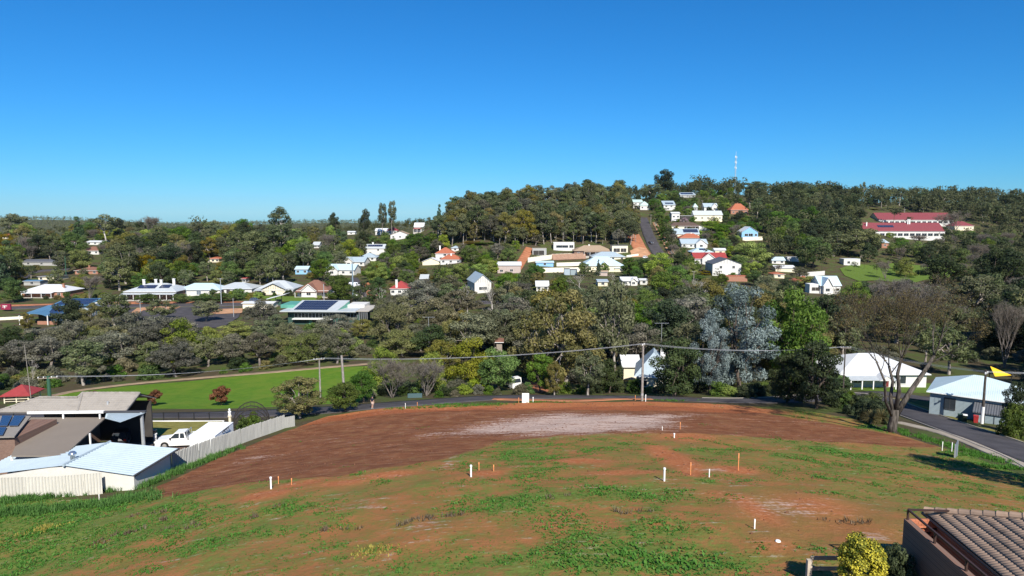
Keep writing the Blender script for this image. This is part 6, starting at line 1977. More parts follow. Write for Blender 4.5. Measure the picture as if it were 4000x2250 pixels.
def vehicle(name, label, cat, loc, rz, col, kind, group=None, tilt=0.0):
    """x is forward"""
    t = thing(name, label, cat, loc, rz, group)
    pm = paint('paint_%s' % '_'.join('%d' % int(100 * c) for c in col), col)
    if kind == 'ute':
        Ln, wh = 5.1, (-1.55, 1.5)
        top = [(2.5, .55), (2.5, .85), (2.35, .98), (1.15, 1.1), (1.05, 1.12), (-.75, 1.12), (-.8, 1.02), (-2.5, 1.02), (-2.5, .5)]
        cab = [(1.12, 1.1), (.45, 1.72), (-.55, 1.74), (-.78, 1.12)]
        wins = [[(.95, 1.14), (.42, 1.64), (-.02, 1.66), (-.02, 1.14)], [(-.12, 1.14), (-.12, 1.66), (-.5, 1.66), (-.62, 1.14)]]
    elif kind == 'van':
        Ln, wh = 5.2, (-1.5, 1.6)
        top = [(2.6, .5), (2.6, .9), (2.3, 1.1), (-2.55, 1.1), (-2.6, .5)]
        cab = [(2.25, 1.1), (1.5, 2.0), (1.2, 2.15), (-2.45, 2.15), (-2.55, 1.1)]
        wins = [[(1.95, 1.15), (1.45, 1.85), (.75, 1.88), (.75, 1.15)]]
    else:
        Ln, wh = 4.5, (-1.32, 1.35)
        top = [(2.2, .45), (2.22, .7), (2.0, .86), (1.0, 1.0), (-2.1, 1.02), (-2.22, .8), (-2.22, .45)]
        hgt_ = 1.66 if kind == 'suv' else 1.45
        cab = [(1.0, .98), (.35, hgt_ - .05), (-.3, hgt_), (-1.6, hgt_ - .06), (-2.1, 1.0)]
        wins = [[(.85, 1.02), (.32, hgt_ - .13), (-.35, hgt_ - .1), (-.35, 1.02)], [(-.45, 1.02), (-.45, hgt_ - .1), (-1.5, hgt_ - .14), (-1.9, 1.04)]]
    hw = .88
    pl = arch_poly(top, -Ln / 2 if kind not in ('car', 'suv') else -2.2, Ln / 2 if kind not in ('car', 'suv') else 2.18, .3, wh, .43)
    bodym = MB().prism(pl, -hw, hw, 'y')
    bo = bodym.build('body', pm, t)
    bv_ = bo.modifiers.new('bevel', 'BEVEL')
    bv_.width = .05
    bv_.segments = 2
    n = len(cab)
    vs_ = []
    for (x, z) in cab:
        wd = hw - .03 if z < 1.2 else hw - .18
        vs_ += [(x, -wd, z), (x, wd, z)]
    fs = [(2 * i, 2 * i + 2, 2 * i + 3, 2 * i + 1) for i in range(n - 1)] + [tuple(2 * i for i in range(n - 1, -1, -1)), tuple(2 * i + 1 for i in range(n))]
    MB().add(vs_, fs).build('cabin', pm, t)
    # windscreen, side glass, rear glass
    def lat(z):
        z0, z1 = cab[0][1], max(c[1] for c in cab)
        return (hw - .03) + ((hw - .18) - (hw - .03)) * min(1, max(0, (z - z0) / (z1 - z0)))
    for s in (-1, 1):
        for wp in wins:
            MB().add([(x, s * (lat(z) + .012), z) for x, z in wp], [tuple(range(len(wp)))]).build('side_window', M_GLASS, t)
    def pane(p, q, nm):
        (xa, za), (xb, zb) = p, q
        nx, nz = (zb - za), -(xb - xa)
        ln = math.hypot(nx, nz)
        ox, oz = nx / ln * .012, nz / ln * .012
        if (ox > 0) != (xa > 0):
            ox, oz = -ox, -oz
        u0, u1 = .12, .9
        A_ = (xa + (xb - xa) * u0 + ox, za + (zb - za) * u0 + abs(oz))
        B_ = (xa + (xb - xa) * u1 + ox, za + (zb - za) * u1 + abs(oz))
        MB().add([(A_[0], -lat(A_[1]) + .1, A_[1]), (A_[0], lat(A_[1]) - .1, A_[1]), (B_[0], lat(B_[1]) - .1, B_[1]), (B_[0], -lat(B_[1]) + .1, B_[1])], [(0, 1, 2, 3)]).build(nm, M_GLASS, t)
    pane(cab[0], cab[1], 'windscreen')
    pane(cab[-1], cab[-2], 'rear_window')
    for x in wh:
        for s in (-1, 1):
            wheel(t, x, s * (hw + .01))
    fx = Ln / 2 if kind in ('ute', 'van') else 2.2
    for s in (-1, 1):
        MB().b(fx - .12, fx + .03, s * .62 - .2, s * .62 + .2, .68, .84).build('headlight', M_LAMP, t)
        MB().b(-fx - .03, -fx + .1, s * .7 - .14, s * .7 + .14, .72, .95).build('tail_light', M_TAIL, t)
        MB().b(cab[0][0] - .35, cab[0][0] - .2, s * 1.0 - .08, s * 1.0 + .08, 1.1, 1.25).build('mirror', pm if kind != 'ute' else M_BLACK, t)
    if kind == 'ute':
        MB().b(2.45, 2.72, -.8, .8, .42, .66).build('bull_bar', M_BLACK, t)
        MB().tube([(2.62, -.6, .6), (2.62, -.55, 1.0), (2.62, .55, 1.0), (2.62, .6, .6)], .035, 6).build('bar_hoop', M_BLACK, t)
        tr = MB()
        tr.b(-2.7, -.9, -.95, .95, .98, 1.06)
        for s in (-1, 1):
            tr.b(-2.7, -.9, s * .95 - .02, s * .95 + .02, 1.06, 1.32)
        tr.b(-2.72, -2.68, -.95, .95, 1.06, 1.32)
        tr.build('tray', M_STEEL, t)
        MB().tube([(-.85, -.8, 1.05), (-.85, -.75, 1.85), (-.85, .75, 1.85), (-.85, .8, 1.05)], .035, 6).build('headboard', M_STEEL, t)
    return t
p = at(438, 1112, 79.4)
p.z = gz(p.x, p.y) + .07
vehicle('pickup_truck', 'muddy white pickup with black bull bar parked on the driveway', 'pickup', (p.x + .9, p.y, p.z), R(180 + 8), (.78, .77, .73), 'ute').scale = (1.08, 1.08, 1.08)
p = ground(312, 1112)
vehicle('parked_car', 'black wagon parked under the carport of the tiled house', 'car', (p.x, p.y, gz(p.x, p.y) + .07), R(105), (.018, .018, .022), 'suv')
p = ground(892, 723)
vehicle('parked_van', 'white van parked where the side street climbs', 'van', (p.x, p.y, p.z + .25), R(-5), (.8, .8, .8), 'van')
p = ground(884, 731)
vehicle('parked_car', 'bright blue car parked below the white van', 'car', (p.x, p.y, p.z + .2), R(75), (.02, .08, .5), 'car')
p = ground(642, 760)
vehicle('parked_car', 'dark grey-blue wagon parked on the street before the half-timbered bungalow', 'car', (p.x, p.y, p.z + .2), R(4), (.09, .11, .16), 'suv')
p = ground(250, 768)
vehicle('parked_car', 'white utility parked on the street left of the hotel', 'pickup', (p.x, p.y, p.z + .25), R(182), (.8, .8, .78), 'ute')
p = ground(1637, 615)
vehicle('parked_car', 'dark car driving on the steep hill road', 'car', (p.x, p.y, p.z + .36), R(-72), (.07, .075, .09), 'suv')
p = ground(1623, 651)
vehicle('parked_car', 'white car at the foot of the sandy verge', 'car', (p.x, p.y, p.z + .3), R(60), (.8, .8, .8), 'suv')
p = ground(1698, 557)
vehicle('parked_car', 'white car under the boxy hill house', 'car', (p.x, p.y, p.z + .2), R(10), (.8, .78, .78), 'suv')
# parked white flat-bed truck under the trees
g = ground(1285, 975)
t = thing('flatbed_truck', 'old white flatbed truck parked nose out under the trees', 'truck', g, R(-62))
MB().b(.9, 2.6, -1.0, 1.0, .55, 1.5).prism([(.95, 1.5), (2.58, 1.5), (2.35, 2.35), (1.0, 2.4)], -.95, .95, 'y').build('cab', paint('truck_white', (.74, .74, .70)), t)
MB().add([(2.615, -.8, 1.55), (2.615, .8, 1.55), (2.42, .75, 2.25), (2.42, -.75, 2.25)], [(0, 1, 2, 3)]).build('windscreen', M_GLASS, t)
for s in (-1, 1):
    MB().add([(1.1, s * .965, 1.55), (2.4, s * .965, 1.55), (2.2, s * .965, 2.2), (1.1, s * .965, 2.2)], [(0, 1, 2, 3)]).build('side_window', M_GLASS, t)
    MB().b(2.58, 2.66, s * .7 - .15, s * .7 + .15, .8, 1.05).build('headlight', M_LAMP, t)
    for x in (1.6, -1.6):
        wheel(t, x, s * .98, .42, .26)
MB().b(-3.0, .8, -1.05, 1.05, .85, 1.0).build('tray', M_TIMBER, t)
MB().b(-3.0, 2.3, -.4, .4, .5, .8).build('chassis', M_BLACK, t)
MB().b(2.6, 2.75, -.95, .95, .5, .72).build('bumper', M_TRIM, t)
SHIELD.append((1262, 940, 1306, 978, g.y, .15))
HOUSES.append((g.x, g.y, 3.5))
SHIELD.append((1330, 930, 1395, 975, 112, .5))
# white box trailer
a = at(475, 1098, 75.8)
x0, x1 = a.x, at(540, 1099, 75.8).x
g = Vector(((x0 + x1) / 2, 78.4, gz((x0 + x1) / 2, 78.4)))
t = thing('box_trailer', 'long plain white box trailer behind the grey fence', 'trailer', g)
zt = a.z - g.z
M_BOX = mat('white_box_panel', (.82, .83, .83), .5, var=.03, dirt=.06)
MB().b(x0 - g.x, x1 - g.x, -2.5, 2.6, .55, zt).build('body', M_BOX, t)
MB().b(x0 - g.x - .03, x1 - g.x + .03, -2.53, 2.63, zt, zt + .06).build('roof', M_BOX, t)
MB().b(x0 - g.x + .2, x1 - g.x - .2, -2.3, 2.4, .4, .54).build('chassis', M_BLACK, t)
for s, xx in ((-1, x0 - g.x), (1, x1 - g.x)):
    for yy in (-.5, .4):
        MB().tube([(xx - s * .3, yy, .34), (xx - s * .04, yy, .34)], .34, 14).build('wheel', M_TYRE, t)
for i in range(2):
    MB().tube([(x1 - g.x + .03, -.6 + .5 * i, zt - .2), (x1 - g.x + .25, -.5 + .5 * i, zt + .1), (x1 - g.x + .25, .3 + .5 * i, zt + .12), (x1 - g.x + .03, .5 + .5 * i, zt - .15)], .04, 5).build('hose_loop', M_BLACK, t)
SHIELD.append((470, 1055, 600, 1130, 68, 0))
# ------------------------------------------------------------------ near right: brick house corner with tiled hip roof
hx0, hx1, hy0, hy1 = 17.0, 31.0, 10.0, 27.0
ze = at(2335, 1290, 27.0).z
pit = math.tan(R(21))
hb = Vector((hx0 + 1, 20, gz(hx0 + 1, 20)))
t = thing('brick_house', 'dark brick house corner with weathered terracotta tiled roof at lower right', 'house', hb - Vector((.42, 0, 0)), R(-4.0))
def L3(p): return Vector(p) - hb
mid = (hx1 - hx0) / 2
zrg = ze + mid * pit
c0, c1, c2, c3 = (Vector((hx0, hy0, ze)), Vector((hx1, hy0, ze)), Vector((hx1, hy1, ze)), Vector((hx0, hy1, ze)))
rg0, rg1 = Vector((hx0 + mid, hy0 + mid, zrg)), Vector((hx0 + mid, hy1 - mid, zrg))
rb = MB()
dn = Vector((0, 0, -.05))
rb.add([L3(p) + dn for p in (c0, c1, c2, c3, rg0, rg1)], [(0, 3, 5, 4), (3, 2, 5), (2, 1, 4, 5), (1, 0, 4), (0, 1, 2, 3)])
M_TILE3 = tile_mat('weathered_terracotta_tile', (0.175, 0.130, 0.105), (0.46, 0.31, 0.21))
roof = rb.build('roof', M_TILE3, t)
def left_clip(p):
    return p.x > L3(c0).x + .02 and (p.x - L3(c0).x) < (L3(c3).y - p.y) - .05 and (p.x - L3(c0).x) < (p.y - L3(c0).y) and p.x < 6.5
upv = Vector((1, 0, pit)).normalized()
al = Vector((0, -1, 0))
nn = al.cross(upv).normalized()
if nn.z < 0:
    nn = -nn
slope_of_tiles(L3(c3) + Vector((-.02, 0, .0)), L3(c0) + Vector((-.02, 0, 0)), upv, nn, left_clip, .30, .345, 300, roof, M_TILE3)
def far_clip(p):
    return p.y < L3(c3).y - .02 and (L3(c3).y - p.y) < (p.x - L3(c0).x) - .1 and p.x < 8
upf = Vector((0, -1, pit)).normalized()
alf = Vector((1, 0, 0))
slope_of_tiles(L3(c3) + Vector((0, .02, 0)), L3(c2) + Vector((0, .02, 0)), upf, alf.cross(upf) if alf.cross(upf).z > 0 else -alf.cross(upf), far_clip, .30, .345, 0, roof, M_TILE3, joined=True)
hipd = (rg1 - c3)
nh = int(hipd.length / .42)
for i in range(min(nh, 24)):
    a, b = L3(c3) + hipd * (i / nh), L3(c3) + hipd * ((i + 1.04) / nh)
    MB().tube([a + Vector((0, 0, .09)), b + Vector((0, 0, .06))], [.15, .135], 10).build('ridge_cap', M_TILE3, roof)
MB().tube([L3(c3) + Vector((-.06, .05, -.06)), L3(c0) + Vector((-.06, 0, -.06))], .065, 6).build('gutter', mat('dark_brown_gutter', (.045, .03, .024), .5), roof)
MB().b(.2 + L3(c0).x, L3(c1).x - .5, L3(c0).y + .5, L3(c3).y - .6, -1.2, ze - hb.z - .12).build('wall', W_BROWNBRICK, t)
# terrace beside it: outer wall, pierced brick screen, rail
wx = at(2284, 1308, 26.4).x - .12
wz = at(2284, 1308, 26.4).z
MB().b(L3((wx, 0, 0)).x, L3((wx, 0, 0)).x + .23, L3((0, 8, 0)).y, L3((0, 26.4, 0)).y, -3, wz - hb.z).build('terrace_wall', W_BROWNBRICK, t)
scr = thing('brick_screen', 'orange pierced brick screen wall closing the terrace of the brick house', 'screen wall', (wx + .24, 26.5, wz - 1.15))
M_OBRICK = mat('orange_brick', (.42, .15, .075), .9, var=.12, objvar=.22)
bme = MB().b(0, .222, -.055, .055, 0, .078).mesh('brick')
bme.materials.append(M_OBRICK)
for r_ in range(13):
    for c_ in range(12):
        if r_ in (4, 6, 8) and c_ % 2 == (r_ // 2) % 2 and 1 < c_ < 10:
            continue
        o = bpy.data.objects.new('brick', bme)
        COL.objects.link(o)
        o.parent = scr
        o.location = (c_ * .232 + (.116 if r_ % 2 else 0), 0, r_ * .088)
MB().b(-.0, 2.9, -.02, .02, 0, .09 * 12.6).build('mortar', M_INNER, scr).location = (0, .075, 0)  # dark backing sheet, painted shade showing through joints and pierced holes
MB().b(L3((wx, 0, 0)).x + .24, L3((hx0, 0, 0)).x + .2, L3((0, 8, 0)).y, L3((0, 26.4, 0)).y, -3, wz - 1.2 - hb.z).build('terrace_floor', M_DIRT, t)
M_RAIL = mat('rust_brown_rail', (.05, .028, .022), .5)
rl = .42
MB().bar(L3((wx + .1, 26.3, wz + rl)), L3((wx + .1, 12, wz + rl)), .07).build('rail', M_RAIL, t)
MB().bar(L3((wx + .1, 26.3, wz + rl)), L3((hx0 + .6, 26.3, wz + rl)), .07).build('rail', M_RAIL, t)
for i in range(7):
    y = 26.3 - 2.0 * i
    MB().b(L3((wx + .1, 0, 0)).x - .035, L3((wx + .1, 0, 0)).x + .035, L3((0, y, 0)).y - .035, L3((0, y, 0)).y + .035, wz - hb.z - .1, wz - hb.z + rl - .03).build('rail_post', M_RAIL, t)
# variegated hedge ball and post-and-rail fence below it
cl = []
rs_ = random.Random(77)
for i in range(60):
    a, e = rs_.uniform(0, 6.283), rs_.uniform(-.5, 1.0)
    q = math.sqrt(max(0, 1 - e * e * .8)) * rs_.uniform(.75, 1.0)
    cl.append(((2.9 * q * math.cos(a), 2.9 * q * math.sin(a), 5.5 + 3.6 * e * .95), rs_.uniform(.8, 1.15)))
cm = crown_mesh('hedge_leaves', cl, 190, .17, 77, L['variegated'], flat=.9, aspect=.62)
ARCH['variegated'] = [(ARCH['bush_broad'][0][0], cm, 4.0)]
NAMES['variegated'] = 'variegated_shrub'
p = at(2172, 1354, 24.6)
plant('variegated', p.x, p.y, p.z - gz(p.x, p.y) + .2, .98, 'clipped round shrub with yellow and green leaves at the lower right')
TREES.pop()
p = at(2300, 1392, 25.5)
plant('bush_dark', p.x - .6, p.y, 2.2, .5, 'dark shrub in the shade of the brick house terrace')
TREES.pop()
g = at(2036, 1408, 26.2)
zb = gz(g.x, g.y)
t = thing('rail_fence', 'weathered timber post and rail fence end at the bottom right', 'fence', (g.x, g.y, zb))
for i in range(3):
    MB().b(1.6 * i - .09, 1.6 * i + .09, -.09, .09, -.3, g.z - zb).build('post', mat('pale_post', (.45, .38, .30), .9, var=.2, vscale=3), t)
for zz in (.35, .8):
    MB().b(.1, 3.2, .09, .14, g.z - zb - zz - .12 + .4, g.z - zb - zz + .04 + .4).build('rail', M_TIMBER, t)

# ------------------------------------------------------------------ power poles and wires
def pole(px, ytop, base, y, r, label, m, arms=(), lean=0.0, white=False, name='power_pole'):
    if base is not None:
        g = ground(px, base)
    else:
        q = at(px, ytop, y)
        g = Vector((q.x, y, gz(q.x, y)))
    top = at(px, ytop, g.y)
    hh = top.z - g.z
    t = thing(name, label, 'pole', g)
    MB().tube([(0, 0, -.6), (lean * .5, 0, hh * .5), (lean, 0, hh)], [r * 1.2, r * 1.05, r * .85], 10).build('shaft', m, t)
    tips = []
    for (dz, w, ang) in arms:
        ca, sa = math.cos(R(ang)), math.sin(R(ang))
        z = hh - dz
        MB().bar((lean - w * ca, -.14 - w * sa, z), (lean + w * ca, -.14 + w * sa, z), .1, .12).build('cross_arm', M_TIMBER if not white else M_STEEL, t)
        for u in (-.95, -.4, .4, .95):
            MB().lathe([(.05, 0), (.07, .05), (.05, .09), (.07, .14), (.03, .18)], 6, (lean + u * w * ca, -.14 + u * w * sa, z + .06)).build('insulator', M_TRIM, t)
            tips.append(Vector((g.x + lean + u * w * ca, g.y - .14 + u * w * sa, g.z + z + .25)))
    if white:
        MB().tube([(0, 0, .0), (0, 0, 2.4)], r * 1.25, 10).build('guard', M_TRIM, t)
    return t, Vector((g.x + lean, g.y, g.z + hh)), tips
M_POLE = bark_mat('pole_timber', (.20, .175, .15), (.34, .31, .28), 5.0)
M_GPOLE = mat('green_pole', (.035, .10, .06), .6, var=.15)
M_DPOLE = bark_mat('dark_pole_timber', (.05, .04, .035), (.11, .095, .08), 5.0)
M_WIRE = mat('wire', (.42, .43, .44), .5, .3)
t1, e1, w1 = pole(1615, 866, 1009, 0, .17, 'tall grey timber power pole standing bare at the edge of the block', M_POLE, [(.15, .55, 60)])
MB().tube([(0, 0, .9), (0, 0, 1.25)], .215, 10).build('band', M_STEEL, t1)
t2, e2, w2 = pole(865, 894, None, 102, .19, 'leaning pale timber power pole beside the dark green tree', M_POLE, [], lean=-.35)
t3, e3, w3 = pole(803, 901, None, 116, .14, 'short power pole with cross arm behind the park edge', M_POLE, [(.2, .9, 20)])
t4, e4, w4 = pole(121, 946, None, 92, .24, 'green power pole rising behind the tiled house', M_GPOLE, [(.25, 1.2, 15)])
t5, e5, w5 = pole(2470, 930, 1066, 0, .16, 'dark power pole with white painted base at the right edge', M_DPOLE, [(.5, .6, 40)], white=True)
t6, e6, w6 = pole(2127, 872, None, 116, .11, 'thin dark pole before the white verandah house', M_DPOLE, [(.2, .9, 0)])
pole(68, 866, None, 121, .05, 'thin tall bare aerial pole beside the gazebo', M_POLE, [], lean=-.5, name='aerial_pole')
pole(167, 645, 700, 0, .2, 'green street pole on the left hillside', M_GPOLE, [], name='street_pole')
pole(814, 715, None, 270, .14, 'street light pole before the brown-roofed bungalow', M_STEEL, [], name='street_light')
pole(352, 760, None, 250, .12, 'lamp post in the car park', M_STEEL, [(.0, 1.0, 10)], name='street_light')
pole(586, 750, None, 250, .1, 'thin lamp post at the right end of the car park', M_STEEL, [], name='street_light')
pole(886, 660, None, 300, .3, 'big steel pole at the side street beside the white van', mat('blue_grey_steel', (.2, .26, .3), .5), [], name='steel_pole')
pole(554, 700, None, 285, .15, 'street power pole with cross arm before the arched house', M_STEEL, [(.3, 1.2, 0)], name='street_pole')
for (px, yt, yb, lb) in ((1637, 540, 565, 'pole highest beside the steep road'), (1660, 570, 585, 'second pole down beside the steep road'), (1671, 587, 606, 'third pole down beside the steep road'), (1695, 620, 640, 'pole lowest beside the steep road'), (1745, 682, 708, 'pole before the red gabled house'), (1766, 505, 530, 'pole under the hilltop wires'), (1769, 712, 735, 'pole in front of the silver-blue wattle'), (1724, 660, 680, 'pole left of the red gabled house')):
    pole(px, yt, yb, 0, .16, 'thin grey ' + lb, M_POLE, [(.3, 1.0, 0)], name='hillside_pole')
def wires(name, A, B, sag, label, r=.011):
    c = (A[0] + B[0]) / 2
    t = thing(name, label, 'wires', (c.x, c.y, c.z))
    for a, b in zip(A, B):
        pts_ = []
        for i in range(15):
            u = i / 14
            p = a.lerp(b, u)
            p.z -= sag * 4 * u * (1 - u)
            pts_.append(p - c)
        MB().tube(pts_, r, 4).build('wire', M_WIRE, t)
    return t
off4 = [Vector((.12 * i, .12 * i, -.1 + .02 * i)) for i in (-1.5, -.5, .5, 1.5)]
wires('power_line', w3, w1, 1.0, 'wires sagging across the valley between the bare pole and the short pole')
wires('power_line', [e3 + o for o in off4], w4, .9, 'wires dropping over the green park to the green pole')
wires('power_line', w1, [w6[i] for i in range(4)], .9, 'wires running right from the bare pole past the silver-blue wattle')
wires('power_line', w6, w5, .5, 'wires from the thin dark pole to the right-edge pole')
far_r = [w + Vector((40, -6, 1.2)) for w in w5]
wires('power_line', w5, far_r, .4, 'wires leaving the picture at the right edge')
# television aerials among the trees
for (px, yt, y, lb) in ((1078, 797, 175, 'tall thin house aerial rising from the valley trees'), (1665, 812, 150, 'house aerial above the dark tree left of the silver-blue wattle')):
    q = at(px, yt, y)
    t = thing('aerial_mast', lb, 'aerial', (q.x, y, gz(q.x, y)))
    hh = q.z - gz(q.x, y)
    MB().tube([(0, 0, -.3), (0, 0, hh)], .05, 6).build('mast', M_STEEL, t)
    MB().bar((-1.6, 0, hh - .1), (1.6, 0, hh - .1), .05).build('boom', M_STEEL, t)
    for i in range(7):
        MB().bar((-1.5 + .5 * i, -.5, hh - .05), (-1.5 + .5 * i, .5, hh - .05), .03).build('element', M_STEEL, t)
# radio mast on the hilltop
q = at(1852, 381, 830)
zb = gz(q.x, 830)
t = thing('radio_mast', 'tall thin lattice radio mast on the hilltop skyline', 'mast', (q.x, 830, zb))
hh = q.z - zb
for k_ in range(3):
    a = 2.094 * k_
    MB().tube([(.75 * math.cos(a), .75 * math.sin(a), -1), (.6 * math.cos(a), .6 * math.sin(a), hh * .9)], .16, 5).build('leg', M_STEEL, t)
mb = MB()
n = int(hh / 2.2)
for i in range(n):
    for k_ in range(3):
        a, b = 2.094 * k_, 2.094 * (k_ + 1)
        z0, z1 = hh * .9 * i / n, hh * .9 * (i + 1) / n
        mb.bar((.66 * math.cos(a), .66 * math.sin(a), z0), (.66 * math.cos(b), .66 * math.sin(b), z1), .1)
o = mb.build('bracing', M_STEEL, t)
o['kind'] = 'stuff'
MB().tube([(0, 0, hh * .88), (0, 0, hh)], .12, 5).build('spike', M_TRIM, t)
for zz in (.62, .74, .86):
    MB().b(-1.0, -.5, -.3, .3, hh * zz, hh * zz + 2.2).build('antenna', M_TRIM, t)
    MB().b(.6, 1.1, -.3, .3, hh * zz - .5, hh * zz + 1.7).build('antenna', M_TRIM, t)

# ------------------------------------------------------------------ survey pegs, pipes and signs on the block
M_PVC = mat('white_pvc', (.82, .82, .79), .4, var=.03)
M_PEG = mat('orange_topped_peg', (.62, .24, .09), .8, var=.15)
M_WPEG = mat('white_peg', (.80, .78, .74), .7, var=.06)
for (px, yt, yb, lb) in ((682, 1200, 1230, 'white capped pipe on the left of the block beside orange clay'), (1185, 1170, 1202, 'white capped pipe in the middle of the block'), (1671, 1177, 1210, 'white capped pipe on the right of the block'), (1696, 1090, 1100, 'short white pipe near the pale ground'), (1624, 993, 1010, 'white pipe at the foot of the bare power pole'), (1341, 999, 1013, 'white pipe right of the white board')):
    g = ground(px, yb)
    hh = at(px, yt, g.y).z - g.z
    t = thing('riser_pipe', lb, 'pipe', g, 0, 'white service pipes on the block')
    MB().tube([(0, 0, -.2), (0, 0, hh - .09)], .065, 12).build('tube', M_PVC, t)
    MB().lathe([(.09, 0), (.09, .1), (.07, .13)], 12, (0, 0, hh - .12)).build('cap', M_PVC, t)
for (px, yt, yb, m, lb) in ((701, 1198, 1215, 0, 'orange peg right beside the left white pipe'), (734, 1203, 1218, 0, 'orange peg a little right of the left white pipe'), (1205, 1163, 1181, 0, 'orange peg beside the middle white pipe'), (1242, 1169, 1185, 0, 'orange peg right of the middle white pipe'),
        (1711, 1062, 1080, 0, 'tall orange peg near the short white pipe'), (1737, 1163, 1195, 0, 'tall orange peg right of the right-hand white pipe'), (1857, 1140, 1184, 0, 'tallest orange peg on the right of the block'), (1784, 1180, 1200, 1, 'white peg in a green weed clump between the tall orange pegs'),
        (1898, 1306, 1330, 1, 'white peg standing alone at the lower right'), (1666, 1073, 1083, 1, 'small white peg at the pale ground'), (1020, 1014, 1028, 1, 'white peg at the road edge right of the person'), (1050, 1012, 1021, 0, 'orange peg at the road edge right of the person'),
        (1305, 1000, 1014, 0, 'orange peg left of the white board'), (1598, 994, 1008, 0, 'orange peg left of the bare power pole'), (250, 1243, 1257, 1, 'white peg in the weeds before the cream fence'), (2370, 1111, 1132, 1, 'white peg left of the grey sign back'), (2394, 1113, 1136, 1, 'white peg touching the grey sign back')):
    g = ground(px, yb)
    hh = at(px, yt, g.y).z - g.z
    t = thing('survey_peg', lb, 'peg', g, 0, 'survey pegs on the block')
    MB().b(-.03, .03, -.03, .03, -.2, hh * .72).build('stake', M_WPEG if m else M_PEG, t)
    MB().b(-.035, .035, -.035, .035, hh * .72, hh).build('painted_top', M_WPEG if m else mat('peg_orange_paint', (.75, .30, .12), .6), t)
g = ground(1322, 1014)
k = g.y / F
t = thing('notice_board', 'blank white upright board facing the block at the road edge', 'board', g)
MB().b(-9 * k, 9 * k, -.03, .03, .05, 26 * k).build('panel', M_TRIM, t)
for s in (-1, 1):
    MB().b(s * 7 * k - .04, s * 7 * k + .04, .03, .1, -.4, 25 * k).build('leg', M_TIMBER, t)
g = ground(2404, 1152)
k = g.y / F
t = thing('sign_panel', 'grey back of an upright sign panel on the right of the block', 'sign', g, R(50))
M_SB = mat('grey_sign_back', (.17, .20, .25), .5, .2)
MB().b(-.75, .75, -.03, .03, .06, 41 * k).build('panel', M_SB, t)
for s in (-1, 1):
    MB().b(s * .75 - .04, s * .75 + .04, -.06, .06, -.4, 41.5 * k).build('post', M_STEEL, t)
g = ground(1957, 1364)
t = thing('white_cap', 'small white disc cap lying on the ground at lower right', 'cap', g)
MB().lathe([(.13, 0), (.13, .06), (.1, .1), (.03, .11)], 12).build('disc', M_PVC, t)
MB().lathe([(.05, -.2), (.05, .0)], 8).build('stub', M_PVC, t)
g = ground(330, 1092)
t = thing('planter_column', 'white pot on a pillar at the driveway edge', 'planter', at(389, 1098, 82) * 1.0)
t.location.z = gz(t.location.x, t.location.y)
MB().lathe([(.25, -.1), (.25, .8), (.32, .85), (.32, .95)], 8).build('pillar', M_TRIM, t)
MB().lathe([(.12, .95), (.3, 1.25), (.33, 1.4), (.25, 1.4)], 10).build('pot', M_BLACK, t)

# ------------------------------------------------------------------ person walking at the edge of the block
def skin_mesh(name, verts, edges, radii, m, parent, root=0, sub=2):
    me = bpy.data.meshes.new(name)
    me.from_pydata(verts, edges, [])
    o = obj(name, me, m, parent)
    md = o.modifiers.new('skin', 'SKIN')
    for i, r_ in enumerate(radii):
        rr_ = r_ if hasattr(r_, '__len__') else (r_, r_)
        me.skin_vertices[0].data[i].radius = rr_
        me.skin_vertices[0].data[i].use_root = (i == root)
    md.use_smooth_shade = True
    sb = o.modifiers.new('sub', 'SUBSURF')
    sb.levels = sub
    sb.render_levels = sub
    return o
g = ground(937, 1028)
t = thing('person', 'person in dark t-shirt, pale shorts and cap standing at the road edge', 'person', g, R(155))
M_SKIN = mat('skin', (.50, .30, .21), .6, var=.06)
V, E, Rd = [], [], []
def v_(p, r_, link=None):
    V.append(p)
    Rd.append(r_)
    if link is not None:
        E.append((link, len(V) - 1))
    return len(V) - 1
pel = v_((0, 0, .95), (.15, .11))
sp = v_((0, .01, 1.15), (.14, .10), pel)
ch = v_((0, .015, 1.35), (.14, .09), sp)
nk = v_((0, .0, 1.50), .055, ch)
hd0 = v_((0, -.02, 1.60), (.075, .085), nk)
hd1 = v_((0, -.02, 1.70), (.085, .10), hd0)
hd2 = v_((0, -.01, 1.77), (.06, .07), hd1)
v_((0, -.115, 1.655), .016, hd0)         # nose
for s in (-1, 1):
    v_((s * .085, 0, 1.66), .018, hd1)    # ear
    sh = v_((s * .195, .015, 1.42), .055, ch)
    el = v_((s * .27, .05, 1.15), .045, sh)
    wr = v_((s * .27, -.06, .92), .032, el)
    pm_ = v_((s * .268, -.08, .85), (.018, .038), wr)
    for f_ in range(4):
        kn = v_((s * .262, -.115 + .022 * f_, .80), .0095, pm_)
        v_((s * .248, -.112 + .022 * f_, .745 + (.012 if f_ in (0, 3) else 0)), .008, kn)
    th = v_((s * .25, -.125, .845), .011, wr)
    v_((s * .24, -.135, .80), .009, th)
    hp = v_((s * .10, 0, .88), .095, pel)
    ky = -.10 if s > 0 else .04
    ke = v_((s * .11, ky, .50), .062, hp)
    cf = v_((s * .11, ky * .8 + .03, .34), .058, ke)
    an = v_((s * .11, ky * .6 + .05, .09), .038, cf)
    v_((s * .12, ky * .6 - .10, .035), .036, an)
skin_mesh('body', V, E, Rd, M_SKIN, t)
sv = [(0, 0, .95), (0, .01, 1.15), (0, .02, 1.38), (0, .005, 1.50)]
se = [(0, 1), (1, 2), (2, 3)]
sr = [(.175, .135), (.165, .125), (.19, .155), (.105, .10)]
for s in (-1, 1):
    sv += [(s * .205, .02, 1.43), (s * .25, .04, 1.24)]
    n = len(sv)
    se += [(2, n - 2), (n - 2, n - 1)]
    sr += [.083, .072]
